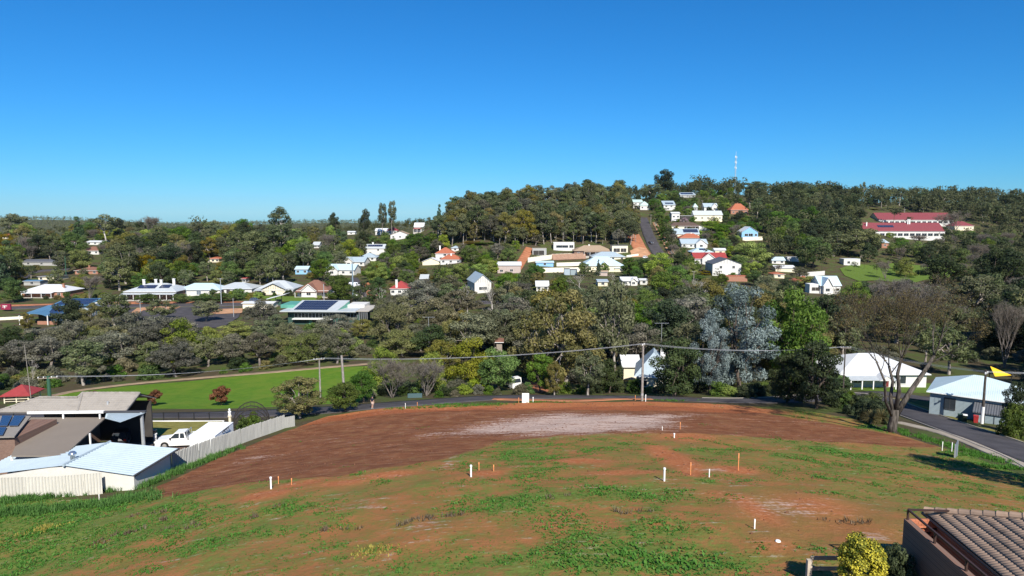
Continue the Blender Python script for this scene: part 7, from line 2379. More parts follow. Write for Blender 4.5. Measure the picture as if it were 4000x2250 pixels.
skin_mesh('shirt', sv, se, sr, mat('navy_cotton', (.018, .02, .035), .9), t)
sh_ = MB()
for s in (-1, 1):
    ky = -.10 if s > 0 else .04
    sh_.tube([(s * .075, 0, 1.02), (s * .085, 0, .90), (s * .105, ky * .45, .70), (s * .11, ky * .75, .58)], [.105, .128, .118, .112], 12)
sh_.build('shorts', mat('pale_shorts', (.48, .36, .30), .9), t, smooth=True)
MB().lathe([(.108, 1.70), (.11, 1.75), (.09, 1.80), (.02, 1.825)], 12, (0, -.015, 0)).prism([(-.08, -.24), (.08, -.24), (.10, -.05), (-.10, -.05)], 1.705, 1.72, 'z').build('cap', mat('dark_cap', (.05, .05, .055), .8), t, smooth=False)
mb = MB()
for s in (-1, 1):
    ky = -.10 if s > 0 else .04
    MB().prism([(ky * .6 - .16, 0), (ky * .6 + .10, 0), (ky * .6 + .10, .08), (ky * .6, .10), (ky * .6 - .16, .05)], s * .12 - .05, s * .12 + .05, 'x').build('shoe', M_TRIM, t)
for s in (-1, 1):
    MB().lathe([(.012, 0), (.012, .01)], 6, (s * .035, -.115, 1.675)).build('eye', M_BLACK, t)
MB().b(-.03, .03, -.118, -.108, 1.605, 1.615).build('mouth', mat('lips', (.36, .14, .11), .6), t)
t.scale = (1.04, 1.04, 1.04)
# ------------------------------------------------------------------ trees that fill the land
rs7 = random.Random(202)
for i, h in enumerate(HERO):
    p = at(h[1], h[2], h[3])
    zb = gz(p.x, p.y)
    b = proj((p.x, p.y, zb))[1]
    SHIELD.append((h[1] - h[4] * .42, h[2], h[1] + h[4] * .42, h[2] + (b - h[2]) * .6, h[3], .30))
SHIELD += [(1602, 552, 1668, 646, 425, .3), (2110, 664, 2430, 712, 395, .25), (300, 772, 610, 828, 236, 1.1), (100, 926, 880, 1026, 104, .02), (1296, 622, 1336, 680, 378, .2),
 (1585, 620, 1640, 650, 425, .15), (45, 676, 170, 704, 360, .4), (1780, 480, 1812, 500, 700, .3), (2080, 880, 2340, 980, 112, .12), (1240, 985, 2150, 1012, 100, .0), (2110, 985, 2576, 1150, 66, .0)]
BUD = [s[5] for s in SHIELD]
PUT = {}
CELL = 12.0
def near_ok(x, y, sep):
    cx, cy = int(x // CELL), int(y // CELL)
    k_ = int(sep // CELL) + 1
    for a in range(cx - k_, cx + k_ + 1):
        for b in range(cy - k_, cy + k_ + 1):
            for (px, py, r_) in PUT.get((a, b), ()):
                if (px - x) ** 2 + (py - y) ** 2 < (0.5 * (sep + r_)) ** 2:
                    return False
    return True
def reg(x, y, r_):
    PUT.setdefault((int(x // CELL), int(y // CELL)), []).append((x, y, r_))
for (x, y, r_) in TREES:
    reg(x, y, r_ * 1.3)
ROADPTS = [(np.array(l), w) for l, w in ROADS]
PBOX = [(min(p[0] for p in q), max(p[0] for p in q), min(p[1] for p in q), max(p[1] for p in q)) for q in PATCHES]
def blocked(x, y, r_):
    for (hx, hy, hr) in HOUSES:
        if (x - hx) ** 2 + (y - hy) ** 2 < (hr + r_ * .55) ** 2:
            return True
    for P_, w in ROADPTS:
        if ((P_[:, 0] - x) ** 2 + (P_[:, 1] - y) ** 2).min() < (w + .8 + r_ * .25) ** 2:
            return True
    for poly, bb in zip(PATCHES, PBOX):
        if not (bb[0] - r_ < x < bb[1] + r_ and bb[2] - r_ < y < bb[3] + r_):
            continue
        if sdf(poly, np.array([x]), np.array([y]))[0] > -r_ * .3:
            return True
    return False
def screens(x, y, z, h, half, take=True):
    top = proj((x, y, z + h))
    bot = proj((x, y, z))
    hw = half * F / bot[2] * .85
    x0, x1, y0, y1 = bot[0] - hw, bot[0] + hw, top[1], bot[1]
    hits = []
    for i, s in enumerate(SHIELD):
        if s[4] < y + 1.5:
            continue
        ox = min(x1, s[2]) - max(x0, s[0])
        oy = min(y1, s[3]) - max(y0, s[1])
        if ox <= 0 or oy <= 0:
            continue
        fr = .8 * ox * oy / ((s[2] - s[0]) * (s[3] - s[1]))
        if fr > BUD[i]:
            return True
        hits.append((i, fr))
    if take:
        for i, fr in hits:
            BUD[i] -= fr
    return False
FARSTUFF = []
LAND = [('the red-roofed gazebo', 58, 126), ('the green power pole', 121, 92), ('the short cross-armed pole', 803, 116), ('the bare power pole', 1615, 104), ('the white notice board', 1322, 106), ('the leafless brown tree', 985, 110),
 ('the walking person', 937, 97), ('the silver-blue wattle', 1875, 128), ('the very large olive tree', 1420, 128), ('the grey-roofed cottage', 1640, 130), ('the white verandah house', 2220, 125), ('the weatherboard house', 2470, 96),
 ('the leaning street tree', 2243, 80), ('the park rust tree', 553, 113), ('the blue visitor building', 110, 245), ('the maroon street sign', 15, 268), ('the car park', 450, 255), ('the solar-roofed hall', 815, 240), ('the open shelter', 695, 275),
 ('the hotel chimneys', 385, 310), ('the pale blue street building', 500, 310), ('the arched house', 588, 312), ('the half-timbered bungalow', 693, 305), ('the brown-roofed bungalow', 787, 303), ('the left-end brick house', 110, 305),
 ('the brown pyramid roof', 217, 390), ('the charcoal-roofed long house', 105, 410), ('the brown hip house', 227, 470), ('the hillside white roof', 240, 540), ('the dark red long roof', 172, 560), ('the orange tiled house', 536, 440), ('the flat-crowned skyline gum', 703, 470),
 ('the layered skyline gum', 262, 520), ('the pale blue cottage', 758, 380), ('the row of white gables', 870, 400), ('the white solar house', 944, 470), ('the ridge-top red roof', 987, 560), ('the red-tiled two-storey house', 1119, 440), ('the paired skyline trees', 972, 560),
 ('the battened white cottage', 1214, 300), ('the red-roofed cottage', 1005, 300), ('the pinkish house', 1280, 380), ('the dirt track', 1316, 410), ('the white box house', 1418, 450), ('the tan tiled house', 1492, 430), ('the pale-blue roofed house', 1517, 380), ('the white valley roofs', 1590, 350),
 ('the valley aerial', 1078, 175), ('the brown lookout hut', 1256, 165), ('the parked white truck', 1285, 118), ('the steep road', 1635, 480), ('the top of the steep road', 1612, 600), ('the red gabled house', 1788, 410), ('the two-storey white house', 1828, 385), ('the blue gable house', 1886, 500),
 ('the cream hill house', 1780, 580), ('the red hip hill house', 1860, 590), ('the radio mast', 1852, 830), ('the golden green tree', 1892, 395), ('the orange tiled roof by the meadow', 2033, 350), ('the meadow cabin', 2143, 440), ('the meadow', 2270, 400), ('the brick hut', 2226, 600),
 ('the lower school block', 2264, 620), ('the upper school block', 2304, 700), ('the school annex', 2425, 680), ('the right-edge drooping tree', 2540, 150), ('the tall hilltop tree', 1672, 720), ('the forest skyline pair', 1497, 610), ('the wide skyline gum', 1372, 610), ('the lone skyline conifer', 1105, 640)]
def place_words(x, y, z):
    px = proj((x, y, z))[0]
    best = min(LAND, key=lambda l: abs(l[1] - px) / 70.0 + abs(math.log(y / l[2])) * 5.0)
    dx = px - best[1]
    if abs(dx) < 22:
        w = 'behind' if y > best[2] * 1.03 else ('in front of' if y < best[2] * .97 else 'beside')
    else:
        w = ('left of' if dx < 0 else 'right of') if abs(dx) < 75 else ('well left of' if dx < 0 else 'well right of')
        if y > best[2] * 1.08:
            w = 'behind, ' + w
        elif y < best[2] * .92:
            w = 'nearer, ' + w
    return w + ' ' + best[0]
LIMIT = 285
def scatter(pp, n, sep, kinds, hr, where, seed, wf=(0.85, 1.2), ymin=0, ymax=1e9, hfar=None, avoid=True):
    """plant a stretch of land; kinds = [(kind, weight, words)]"""
    r_ = random.Random(seed)
    P_ = pp
    x0, x1 = min(p[0] for p in P_), max(p[0] for p in P_)
    y0, y1 = min(p[1] for p in P_), max(p[1] for p in P_)
    cand = []
    xs = np.array([r_.uniform(x0, x1) for _ in range(n)])
    ys = np.array([r_.uniform(y0, y1) for _ in range(n)])
    ins = sdf(P_, xs, ys) > 0
    for a, b in zip(xs[ins], ys[ins]):
        g = ground(float(a), float(b))
        if ymin < g.y < ymax:
            cand.append(g)
    cand.sort(key=lambda g: g.y)
    tot = sum(k_[1] for k_ in kinds)
    made = 0
    for g in cand:
        u = r_.uniform(0, tot)
        for kd in kinds:
            u -= kd[1]
            if u <= 0:
                break
        kind, _, words = kd
        bushy = kind.startswith('bush')
        h = r_.uniform(*hr)
        if bushy:
            h = min(h, r_.uniform(1.5, 4.5))
        if hfar and g.y > 470:
            h *= hfar * r_.choice((.6, .8, 1.0, 1.35))
        f = r_.uniform(*wf)
        half = ARCH[kind][0][2] * h / 10 * f
        if not near_ok(g.x, g.y, sep * (.6 if bushy else 1)) or (avoid and blocked(g.x, g.y, half)) or screens(g.x, g.y, g.z, h, half):
            continue
        reg(g.x, g.y, sep * (.6 if bushy else 1))
        if NCOUNT.get(kind, 0) >= LIMIT:
            FARSTUFF.append((g.x, g.y, g.z, h, half))
            continue
        size = 'low' if h < hr[0] + .33 * (hr[1] - hr[0]) else ('tall' if h > hr[0] + .67 * (hr[1] - hr[0]) else 'mid-sized')
        if words.split()[0] in ('low', 'tall', 'small'):
            words = ' '.join(words.split()[1:])
        crn = 'wide-crowned' if f > wf[0] + .67 * (wf[1] - wf[0]) else ('narrow-crowned' if f < wf[0] + .33 * (wf[1] - wf[0]) else 'even-crowned')
        lab = size + ' ' + crn + ' ' + words + ' ' + place_words(g.x, g.y, g.z)
        plant(kind, g.x, g.y, h, f, ' '.join(lab.split()[:16]), words + ' of the valley and hills')
        made += 1
    return made
V_ = 'among the valley trees behind the park'
scatter([(-60,960),(60,985),(140,978),(330,960),(560,940),(860,914),(1000,900),(1100,905),(1100,822),(940,822),(700,826),(600,832),(300,838),(0,842),(-60,845)], 1400, 6.6,
    [('paper', 5, 'grey-brown domed paperbark'), ('gum', 1.6, 'olive grey gum'), ('willow', 1.6, 'pale green willow'), ('wattle', .8, 'yellow-green wattle'), ('dark', .8, 'dark evergreen'), ('bush_paper', 1.4, 'low grey shrub'), ('bush_broad', 1.2, 'low green shrub'), ('bush_lime', .5, 'low fresh green shrub')], (7.5, 13.5), V_, 1, (.95, 1.35))
C_ = 'in the creek bush right of the solar-roofed hall'
scatter([(935,825),(935,775),(1000,772),(1180,768),(1320,765),(1320,900),(1100,905),(1050,850)], 900, 6.0,
    [('paper', 4, 'grey domed paperbark'), ('gum', 3, 'olive grey gum'), ('dead', .5, 'white dead tree'), ('bare', .5, 'leafless tree'), ('olive', 1, 'olive marri'), ('bush_paper', 1, 'low grey shrub')], (8, 14), C_, 2, (.95, 1.3))
D_ = 'in the dense bush behind the bare power pole'
scatter([(1300,768),(1620,760),(2120,760),(2120,960),(1900,980),(1700,975),(1500,965),(1300,960)], 1500, 7.4,
    [('gum', 4, 'olive grey gum'), ('broad', 1.6, 'deep green broadleaf tree'), ('olive', 2, 'olive gold marri'), ('dark', 2, 'dark evergreen'), ('paper', 1.2, 'grey domed paperbark'), ('dead', .3, 'white dead tree'), ('bush_broad', 1, 'low green shrub'), ('bush_paper', .7, 'low grey shrub')], (9, 18), D_, 3, (.9, 1.25))
E_ = 'on the right side between the white verandah house and the meadow'
scatter([(2090,712),(2250,716),(2480,712),(2700,700),(2700,1000),(2560,960),(2360,945),(2100,880)], 1300, 8.4,
    [('gum', 4, 'olive grey gum'), ('dark', 2.4, 'dark evergreen'), ('broad', 1, 'deep green broadleaf tree'), ('bare', .8, 'leafless grey tree'), ('bush_paper', .8, 'low grey shrub')], (10, 20), E_, 4, (.95, 1.3))
# roadside shrubs
Fh = 'in the roadside thicket behind the road'
scatter([(920,985),(1000,978),(1240,975),(1310,985),(1400,982),(1560,978),(1700,980),(1860,990),(1860,998),(1600,988),(1300,993),(1000,1003),(930,1010)], 500, 2.6,
    [('bush_broad', 3, 'leafy green shrub'), ('bush_paper', 3, 'twiggy grey shrub'), ('bush_dark', 2, 'dark green shrub'), ('bush_lime', .8, 'fresh green shrub')], (1.2, 3.2), Fh, 5)
scatter([(1870,985),(2100,975),(2140,992),(2080,1012),(1960,1018),(1880,1012)], 200, 2.6,
    [('bush_dark', 4, 'dark green shrub'), ('bush_broad', 2, 'leafy green shrub'), ('bush_paper', 1, 'twiggy grey shrub')], (1.5, 3.6), 'under the dark trees at the right road bend', 6)
scatter([(2090,985),(2165,1004),(2230,1030),(2240,1070),(2180,1058),(2100,1035)], 160, 2.4,
    [('bush_dark', 4, 'dark green shrub'), ('bush_broad', 1.5, 'leafy green shrub')], (1.2, 3.0), 'beside the right leaning tree', 7)
scatter([(-40,975),(60,990),(140,975),(330,958),(560,938),(860,912),(900,900),(860,895),(560,915),(330,930),(140,950),(-40,955)], 500, 3.4,
    [('bush_paper', 3, 'grey shrub'), ('bush_broad', 3, 'green shrub'), ('bush_dark', 2, 'dark shrub'), ('bush_olive', 2, 'olive shrub')], (1.6, 4.2), 'along the park path', 55)
# left hillside and street gardens
scatter([(-80,760),(60,752),(310,758),(640,752),(900,752),(900,745),(640,742),(310,748),(60,746),(-80,748)], 700, 4.6,
    [('bush_broad', 4, 'clipped green shrub'), ('bush_dark', 2, 'dark garden shrub'), ('bush_olive', 2, 'olive garden shrub'), ('broad', 1, 'small green street tree'), ('bush_lime', 1, 'fresh green garden shrub')], (2, 4.0), 'in the gardens along the valley street', 8)
H1 = 'on the left hillside above the street'
scatter([(-120,740),(-120,592),(100,588),(500,596),(760,596),(900,604),(930,640),(860,690),(800,712),(640,726),(300,732),(50,730)], 3200, 8.2,
    [('gum', 5, 'olive grey gum'), ('broad', 2.0, 'deep green broadleaf tree'), ('lime', .7, 'bright green tree'), ('dark', 1.4, 'dark evergreen'), ('bare', .5, 'leafless tree'), ('gold', .15, 'golden tree'), ('wattle', .8, 'yellow-green wattle'), ('olive', 1.2, 'olive marri'), ('bush_olive', .8, 'olive shrub'), ('cypress', .4, 'dark conifer')], (8, 19), H1, 9, (.9, 1.3), hfar=.78)
H2 = 'between the white houses of the centre slope'
scatter([(740,745),(820,700),(900,690),(900,600),(1060,592),(1100,620),(1330,625),(1300,690),(1330,745),(1180,755),(920,755)], 1700, 6.4,
    [('broad', 3, 'deep green garden tree'), ('gum', 2.4, 'olive grey gum'), ('lime', .7, 'bright green tree'), ('paper', 1.6, 'grey domed tree'), ('bush_broad', 1, 'green garden shrub'), ('bush_olive', .5, 'olive garden shrub'), ('gold', .2, 'golden tree'), ('dark', 1, 'dark evergreen')], (6, 12), H2, 10, (.95, 1.35))
H3 = 'in the gardens below the terrace houses'
scatter([(1310,755),(1310,690),(1400,695),(1470,690),(1600,690),(1700,700),(1780,720),(1800,750)], 1100, 6.4,
    [('broad', 3, 'deep green garden tree'), ('gum', 2.4, 'olive grey gum'), ('olive', 2, 'olive gold tree'), ('dead', .5, 'white dead tree'), ('bare', .8, 'leafless grey tree'), ('lime', .6, 'bright green tree')], (7, 14), H3, 11, (.95, 1.35))
H4 = 'among the hill houses right of the steep road'
scatter([(1640,560),(1640,505),(1700,488),(1830,488),(1880,520),(1900,600),(1850,640),(1960,660),(1960,720),(1800,720),(1700,690),(1690,640)], 1800, 6.8,
    [('broad', 3, 'deep green garden tree'), ('gum', 2, 'olive grey gum'), ('bush_broad', 1.0, 'green hedge shrub'), ('bush_olive', .5, 'olive shrub'), ('lime', .9, 'bright green tree'), ('bare', .5, 'leafless tree'), ('dark', 1, 'dark evergreen')], (5, 11), H4, 12, (.95, 1.35))
scatter([(1655,640),(1650,600),(1640,570),(1660,575),(1690,620),(1720,690),(1690,700)], 500, 5.0,
    [('bush_broad', 4, 'dense green hedge shrub'), ('broad', 2, 'rounded green roadside tree'), ('bush_lime', 1, 'fresh green hedge shrub')], (4, 8), 'along the right edge of the steep road', 13)
# right of the hill, meadow surrounds
H5 = 'in the right-hand woods around the meadow'
scatter([(1900,660),(1890,560),(2000,545),(2150,590),(2160,640),(2110,665),(2070,690)], 900, 8.0,
    [('gum', 4, 'tall olive grey gum'), ('dark', 3, 'dark tall evergreen'), ('broad', 1, 'deep green tree')], (12, 21), H5, 14, (.9, 1.3))
scatter([(2160,660),(2160,606),(2420,600),(2700,580),(2700,700),(2480,668),(2430,668)], 1100, 8.0,
    [('gum', 4, 'olive grey gum'), ('dark', 2, 'dark evergreen'), ('bare', 1.0, 'leafless tree'), ('broad', 1, 'deep green tree')], (8, 14), 'between the school and the meadow', 15)
scatter([(2110,706),(2180,664),(2430,664),(2480,705),(2300,714)], 220, 12,
    [('gum', 2, 'olive grey gum'), ('bare', 1, 'leafless tree')], (6, 11), 'standing on the meadow itself', 16, avoid=False)
# bushland hill
scatter([(1082,590),(1110,618),(1330,622),(1385,612),(1600,616),(1612,565),(1606,530),(1560,512),(1450,506),(1350,512),(1220,528),(1130,552)], 3600, 6.6,
    [('forest', 3.2, 'slender gum'), ('tall', 1.3, 'pale-stemmed gum'), ('olive', .8, 'olive marri'), ('paper', .5, 'grey-headed gum')], (8, 24), 'in the dense bushland left of the steep road', 17, (.85, 1.35))
scatter([(1640,520),(1600,515),(1620,495),(1700,484),(1830,484),(1880,505),(1880,495),(1720,478)], 500, 8,
    [('gum', 2, 'olive grey gum'), ('dark', 2, 'dark evergreen'), ('broad', 1, 'green tree')], (7, 12), 'on the hilltop behind the highest houses', 18)
scatter([(1880,560),(1880,505),(2050,502),(2200,508),(2350,512),(2700,520),(2700,575),(2460,560),(2400,536),(2200,536),(2150,565),(2000,550)], 2400, 8.5,
    [('gum', 3, 'tall olive grey gum'), ('forest', 1.5, 'slender gum'), ('dark', 1.2, 'dark evergreen')], (11, 23), 'in the forest behind the school', 19, (.9, 1.4))
print('planted', NCOUNT, 'stuff', len(FARSTUFF))
# woods beyond, one mass
r8 = np.random.default_rng(8)
def wood(n, x0, x1, y0, y1, hlo, hhi):
    x = r8.uniform(x0, x1, n)
    y = r8.uniform(y0, y1, n)
    z = height(x, y)
    for a, b, c in zip(x, y, z):
        h = r8.uniform(hlo, hhi)
        pr = proj((a, b, c + h))
        if -80 < pr[0] < 2660 and near_ok(a, b, 5):
            if b < 1100 and (blocked(a, b, h * .3) or screens(a, b, c, h, h * .32)):
                continue
            reg(a, b, 5)
            FARSTUFF.append((a, b, c, h, h * .32))
wood(1200, -420, -20, 580, 800, 5, 11)
wood(700, -20, 330, 640, 900, 9, 17)
wood(1500, 200, 640, 600, 1050, 12, 24)
wood(900, -900, -200, 800, 1500, 12, 20)
wood(1600, -700, 700, 900, 1700, 12, 20)
wood(1200, -2300, 1200, 1900, 2700, 12, 22)
wood(7000, -2700, 1400, 2700, 3450, 12, 26)
def side_wood(n, p0, p1):
    y = r8.uniform(118, 620, n)
    x = (r8.uniform(p0, p1, n) - 1288) / F * y
    z = hfast(x, y)
    for a, b, c in zip(x, y, z):
        h = r8.uniform(8, 16)
        if near_ok(a, b, 8) and not blocked(a, b, h * .3):
            reg(a, b, 8)
            FARSTUFF.append((a, b, c, h, h * .36))
side_wood(900, -750, -60)
side_wood(900, 2680, 3350)
def mass(name, spots, cards, seed, lf=.05):
    rs = np.random.default_rng(seed)
    Q, T = [], []
    for (x, y, z, h, half) in spots:
        m_ = 5
        tb = rs.uniform(.15, .85)
        for c in range(m_):
            a = rs.uniform(0, 6.28)
            q = half * .55 * rs.random() ** .5
            cz = z + h * (rs.uniform(.2, .8) if lf > .06 else rs.uniform(.5, .86))
            n = max(3, cards // m_)
            Q.append(leaf_cards((x + q * math.cos(a), y + q * math.sin(a), cz), half * .52, n, h * lf, rs, flat=.8))
            T.append(np.clip(tb + rs.normal(scale=.25, size=n), 0, 1))
        if lf > .06:
            continue
        w = h * .012
        s_ = np.array([[[x - w, y, z - 1], [x + w, y, z - 1], [x + w * .6, y, z + h * .7], [x - w * .6, y, z + h * .7]], [[x, y - w, z - 1], [x, y + w, z - 1], [x, y + w * .6, z + h * .7], [x, y - w * .6, z + h * .7]]])
        Q.append(s_)
        T.append(np.array([1.0, 1.0]))
    Q = np.concatenate(Q)
    o = obj(name, fast_mesh(name, Q.reshape(-1, 3), np.arange(len(Q) * 4).reshape(-1, 4), np.concatenate(T), L['forest']))
    return o
nearw = [s for s in FARSTUFF if s[1] < 900]
farw = [s for s in FARSTUFF if 900 <= s[1] < 2000]
ridgew = [s for s in FARSTUFF if s[1] >= 2000]
o = mass('bushland', nearw, 130, 1)
tag(o, 'unbroken mass of olive grey bushland covering the hills', 'bushland', kind='stuff')
o = mass('distant_forest', farw, 45, 2)
tag(o, 'far-off dark forest along the horizon', 'forest', kind='stuff')
o = mass('horizon_woods', ridgew, 15, 3, .085)
tag(o, 'thin line of woods on the farthest ridge', 'forest', kind='stuff')
print('woods', len(nearw), len(farw), len(ridgew))

# ------------------------------------------------------------------ leaning street tree at right, shade trees out of frame
rs_ = random.Random(61)
g = ground(2243, 1087)
mb = MB()
def limb(pts_, rads, n=8):
    mb.tube(pts_, rads, n)
k = g.y / F
def T_(px, py, dy=0.0):
    q = at(px, py, g.y + dy)
    return q - g
limb([T_(2243, 1092), T_(2245, 1070), T_(2250, 1045), T_(2252, 1030)], [.62, .52, .48, .44], 10)
tips = []
main_l = [([T_(2248, 1045), T_(2240, 1000, .3), T_(2246, 960, .8), T_(2236, 920, 1)], [.34, .26, .22, .18]),
          ([T_(2252, 1035), T_(2262, 985, -.5), T_(2258, 940, -.6), T_(2268, 900, -1)], [.36, .30, .24, .18]),
          ([T_(2256, 1040), T_(2290, 985, .4), T_(2325, 935, .8), T_(2350, 895, 1.2)], [.44, .36, .30, .22]),
          ([T_(2246, 1050), T_(2228, 1010, -.8), T_(2226, 960, -1.6), T_(2205, 910, -2)], [.26, .2, .16, .12])]
for pts_, rads in main_l:
    rads = [r_ * .8 for r_ in rads]
    limb(pts_, rads)
    d = (pts_[-1] - pts_[-2]).normalized()
    for j in range(4):
        q = Matrix.Rotation(6.28 * j / 4 + rs_.uniform(-.4, .4), 3, d) @ d.orthogonal().normalized()
        nd = (d * .8 + q * rs_.uniform(.35, .75) + Vector((0, 0, .25))).normalized()
        bare_mesh(mb, rs_, pts_[-1] if j < 3 else pts_[-2].lerp(pts_[-1], .5), nd, rs_.uniform(2.4, 3.2), rads[-1] * .5, 5, .42, .12, 6, .009)
tm = mb.mesh('leaning_tree_limbs')
tm.materials.append(bark_mat('street_tree_bark', (.042, .036, .03), (.13, .112, .094)))
tm.polygons.foreach_set('use_smooth', [True] * len(tm.polygons))
t = thing('leaning_tree', 'big nearly leafless street tree with leaning forked trunk at right', 'tree', g)
obj('trunk', tm, None, t)
vv = np.empty(len(tm.vertices) * 3)
tm.vertices.foreach_get('co', vv)
vv = vv.reshape(-1, 3)
hi = vv[vv[:, 2] > 6.2]
nrs = np.random.default_rng(3)
pick = hi[nrs.choice(len(hi), 5200)]
Q = []
for p in pick:
    Q.append(leaf_cards(p, .35, 3, .085, nrs, aspect=.45))
Q = np.concatenate(Q)
obj('crown', fast_mesh('sparse_leaves', Q.reshape(-1, 3), np.arange(len(Q) * 4).reshape(-1, 4), nrs.random(len(Q)), L['twig']), None, t)
# trees standing just outside the picture, whose shade falls into it
plant('broad', 44.0, 47.5, 12.5, .8, 'shade tree just beyond the right edge of the block')
plant('dark', -50.5, 53.5, 7.5, .9, 'dark tree just beyond the left edge by the shed')
hero('bush_paper', -8, 1090, 71, 70, 'brown drooping shrub at the left edge by the patio roof')
# grass tree and small plants by the road
g = ground(2205, 1066)
t = thing('grass_tree', 'spiky grass tree clump at the road edge left of the leaning tree', 'plant', g)
nr3 = np.random.default_rng(12)
Q = []
for c in ((-.7, 0, .7), (.7, .2, .8)):
    n = 260
    d = nr3.normal(size=(n, 3))
    d[:, 2] = np.abs(d[:, 2]) * .9 - .25
    d /= np.linalg.norm(d, axis=1)[:, None]
    s = np.cross(d, [0, 0, 1.0])
    s /= np.linalg.norm(s, axis=1)[:, None] + 1e-6
    a = np.array(c) + d * .12
    m_ = a + d * .8
    e = a + d * 1.35 - np.array([0, 0, .25])
    w = .02
    Q.append(np.stack([a - s * w, a + s * w, m_ + s * w, m_ - s * w], 1))
    Q.append(np.stack([m_ - s * w, m_ + s * w, e + s * .004, e - s * .004], 1))
Q = np.concatenate(Q)
obj('leaves', fast_mesh('grass_tree_leaves', Q.reshape(-1, 3), np.arange(len(Q) * 4).reshape(-1, 4), nr3.random(len(Q)), L['olive']), None, t)
MB().tube([(-.7, 0, -.2), (-.7, 0, .7)], .2, 8).build('stem', B_DARK, t)
MB().tube([(.7, .2, -.2), (.7, .2, .8)], .2, 8).build('stem', B_DARK, t)

# ------------------------------------------------------------------ weeds and grass on the block
from mathutils import noise as mnoise
W_LEAF = leaf_mat('weed_leaf', (.045, .125, .020), (.105, .225, .045), 0, 0, trans=.3, k=1.0)
W_DRY = leaf_mat('dry_weed', (.07, .052, .032), (.14, .105, .065), 0, 0, trans=.05, k=1.0)
rw = np.random.default_rng(31)
N_ = 170000
wx_ = rw.uniform(-62, 62, N_)
wy_ = rw.uniform(25, 110, N_)
mk = masks(wx_, wy_)
pn = np.array([mnoise.fractal(Vector((a * .22, b * .22, 3.1)), .6, 2.0, 4) + .55 * mnoise.noise(Vector((a * .9, b * .9, 7.7))) for a, b in zip(wx_, wy_)])
score = mk['green'] * 1.0 + pn * .55 - mk['dark'] * .55 - mk['orange'] * .35 - mk['pale'] * .5
keep = (mk['field'] > .6) & (score > .52 + rw.uniform(-.1, .28, N_))
wx_, wy_, sc_ = wx_[keep], wy_[keep], score[keep]
wz_ = hfast(wx_, wy_) + relief(wx_, wy_)
print('weeds', len(wx_))
Q, T = [], []
for x, y, z, s in zip(wx_, wy_, wz_, sc_):
    n = 6
    r_ = .085 + .14 * min(1, max(0, s - .6))
    a = rw.uniform(0, 6.28, n)
    el = rw.uniform(.15, 1.1, n)
    d = np.stack([np.cos(a) * np.cos(el), np.sin(a) * np.cos(el), np.sin(el)], 1)
    b0 = np.array([x, y, z - .01]) + np.stack([rw.normal(scale=r_ * .5, size=n), rw.normal(scale=r_ * .5, size=n), np.zeros(n)], 1)
    sd = np.stack([-np.sin(a), np.cos(a), np.zeros(n)], 1)
    l_ = r_ * rw.uniform(.6, 1.4, n)[:, None]
    w = l_ * .26
    Q.append(np.stack([b0, b0 + d * l_ * .55 + sd * w, b0 + d * l_ + np.array([0, 0, -.02]), b0 + d * l_ * .55 - sd * w], 1))
    T.append(np.clip(rw.normal(.5, .25, n), 0, 1))
Q = np.concatenate(Q)
o = obj('weeds', fast_mesh('weeds', Q.reshape(-1, 3), np.arange(len(Q) * 4).reshape(-1, 4), np.concatenate(T), W_LEAF))
tag(o, 'green weeds growing in patches over the block', 'weeds', kind='stuff')
# clods and stones on the bare soil
rk = np.random.default_rng(44)
n = 9000
sx, sy_ = rk.uniform(-48, 56, n), rk.uniform(28, 106, n)
mk = masks(sx, sy_)
ok = (mk['field'] > .6) & (rk.random(n) < .06 + .5 * mk['dark'] + .35 * mk['orange'])
sx, sy_ = sx[ok], sy_[ok]
sz = hfast(sx, sy_) + relief(sx, sy_)
oct_ = np.array([[1, 0, 0], [0, 1, 0], [-1, 0, 0], [0, -1, 0], [0, 0, .8], [0, 0, -.6]])
tri = np.array([[0, 1, 4], [1, 2, 4], [2, 3, 4], [3, 0, 4], [1, 0, 5], [2, 1, 5], [3, 2, 5], [0, 3, 5]])
VV, FF = [], []
for i, (x, y, z) in enumerate(zip(sx, sy_, sz)):
    r_ = .03 + .09 * rk.random() ** 2.5
    VV.append(oct_ * r_ * rk.uniform(.6, 1.4, (6, 3)) + np.array([x, y, z + r_ * .2]))
    FF.append(tri + 6 * i)
o = obj('clods', fast_mesh('clods', np.concatenate(VV), np.concatenate(FF), None, mat('soil_clods', (.150, .066, .036), .95, var=.5, vscale=.7)))
tag(o, 'small clods and stones strewn over the bare soil', 'stones', kind='stuff')
def tufts(name, label, spots, m, lo, hi, n, spread, seed):
    rs = np.random.default_rng(seed)
    Q, T = [], []
    for (px, py, wpx, cnt) in spots:
        c = ground(px, py)
        k_ = c.y / F
        for _ in range(cnt):
            x = c.x + rs.normal(scale=wpx * k_ * .5)
            y = c.y + rs.normal(scale=spread)
            z = gz(x, y)
            hgt_ = rs.uniform(lo, hi)
            a = rs.uniform(0, 6.28, n)
            el = rs.uniform(.7, 1.45, n)
            d = np.stack([np.cos(a) * np.cos(el), np.sin(a) * np.cos(el), np.sin(el)], 1)
            b0 = np.array([x, y, z]) + np.stack([rs.normal(scale=.12, size=n), rs.normal(scale=.12, size=n), np.zeros(n)], 1)
            sd = np.stack([-np.sin(a), np.cos(a), np.zeros(n)], 1)
            l_ = hgt_ * rs.uniform(.6, 1.1, n)[:, None]
            w = .03
            Q.append(np.stack([b0 - sd * w, b0 + sd * w, b0 + d * l_ * .6 + sd * w * .8, b0 + d * l_], 1))
            T.append(rs.random(n))
    Q = np.concatenate(Q)
    o = obj(name, fast_mesh(name, Q.reshape(-1, 3), np.arange(len(Q) * 4).reshape(-1, 4), np.concatenate(T), m))
    return tag(o, label, 'grass', kind='stuff')
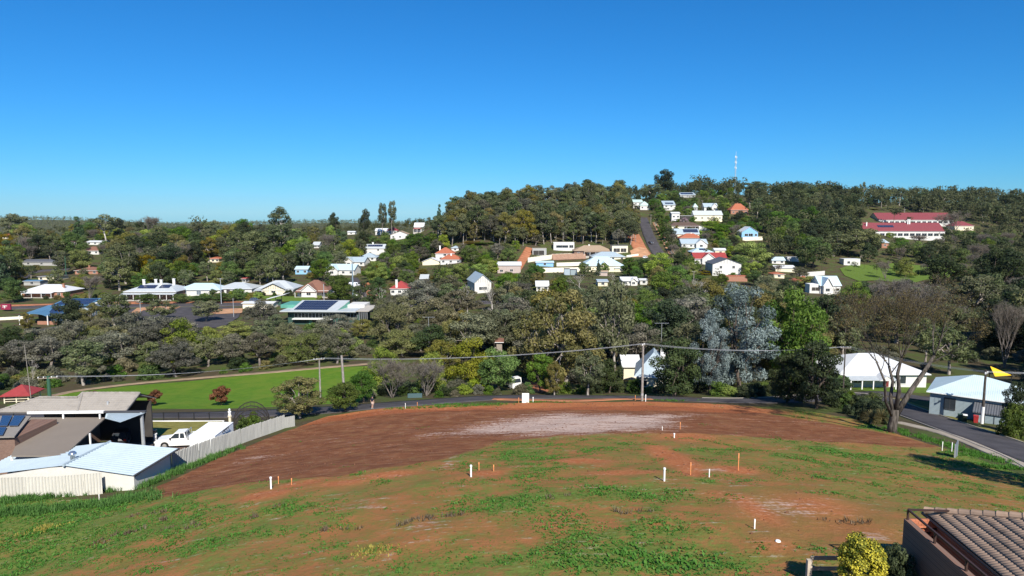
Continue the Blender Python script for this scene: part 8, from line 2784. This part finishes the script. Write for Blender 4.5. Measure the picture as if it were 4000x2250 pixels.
FENCEGRASS = [(20 + 26 * i, 1262 - 3.2 * i, 40, 34) for i in range(13)] + [(365 + 18 * i, 1222 - 7.2 * i, 24, 22 - i) for i in range(14)] + [(240, 1272, 150, 160), (60, 1290, 150, 140), (340, 1250, 60, 60)]
tufts('tall_grass', 'tall green grass along the foot of the fences', FENCEGRASS, W_LEAF, .3, .75, 16, .6, 5)
tufts('road_grass', 'grass tufts along the road edge', [(980 + 25 * i, 1030 - 1.2 * i, 30, 10) for i in range(12)] + [(1340, 1013, 40, 40), (1400, 1012, 60, 20), (1690, 1008, 60, 30), (1130, 1018, 60, 40)] + [(2240 + 22 * i, 1078 + 6.5 * i, 30, 26) for i in range(14)] + [(2460, 1148, 60, 60), (2540, 1178, 60, 60)], W_LEAF, .15, .4, 12, .5, 6)
tufts('dry_tufts', 'dark dry weed tufts scattered over the lower block', [(410, 1308, 10, 5), (338, 1300, 20, 6), (400, 1290, 30, 5), (640, 1300, 10, 4), (700, 1275, 12, 5), (1010, 1320, 30, 8), (1080, 1305, 30, 8), (1150, 1298, 30, 8), (300, 1345, 60, 10), (450, 1330, 60, 6), (240, 1370, 60, 6), (870, 1328, 60, 5), (1430, 1250, 60, 5), (1600, 1290, 100, 5), (2100, 1310, 100, 6)], W_DRY, .12, .4, 12, .25, 7)
tufts('yellow_flowers', 'yellow flowering weeds in two patches', [(950, 1390, 60, 40), (110, 1330, 60, 50)], leaf_mat('yellow_petal', (.30, .24, .02), (.42, .34, .03), 0, 0, k=1.0), .1, .22, 8, .5, 8)

# ------------------------------------------------------------------ the air between here and the far ridge
hz, nt, bs = nodes_of('haze')
nt.nodes.remove(bs)
pv = nt.nodes.new('ShaderNodeVolumePrincipled')
pv.inputs['Color'].default_value = (0.72, 0.86, 1.0, 1)
pv.inputs['Density'].default_value = 0.00002
pv.inputs['Anisotropy'].default_value = 0.2
nt.links.new(pv.outputs[0], nt.nodes['Material Output'].inputs['Volume'])
o = MB().b(-4900, 4900, -400, 4900, -160, 140).build('haze', hz)
tag(o, 'thin bluish haze in the air over the valley', 'haze', kind='stuff')
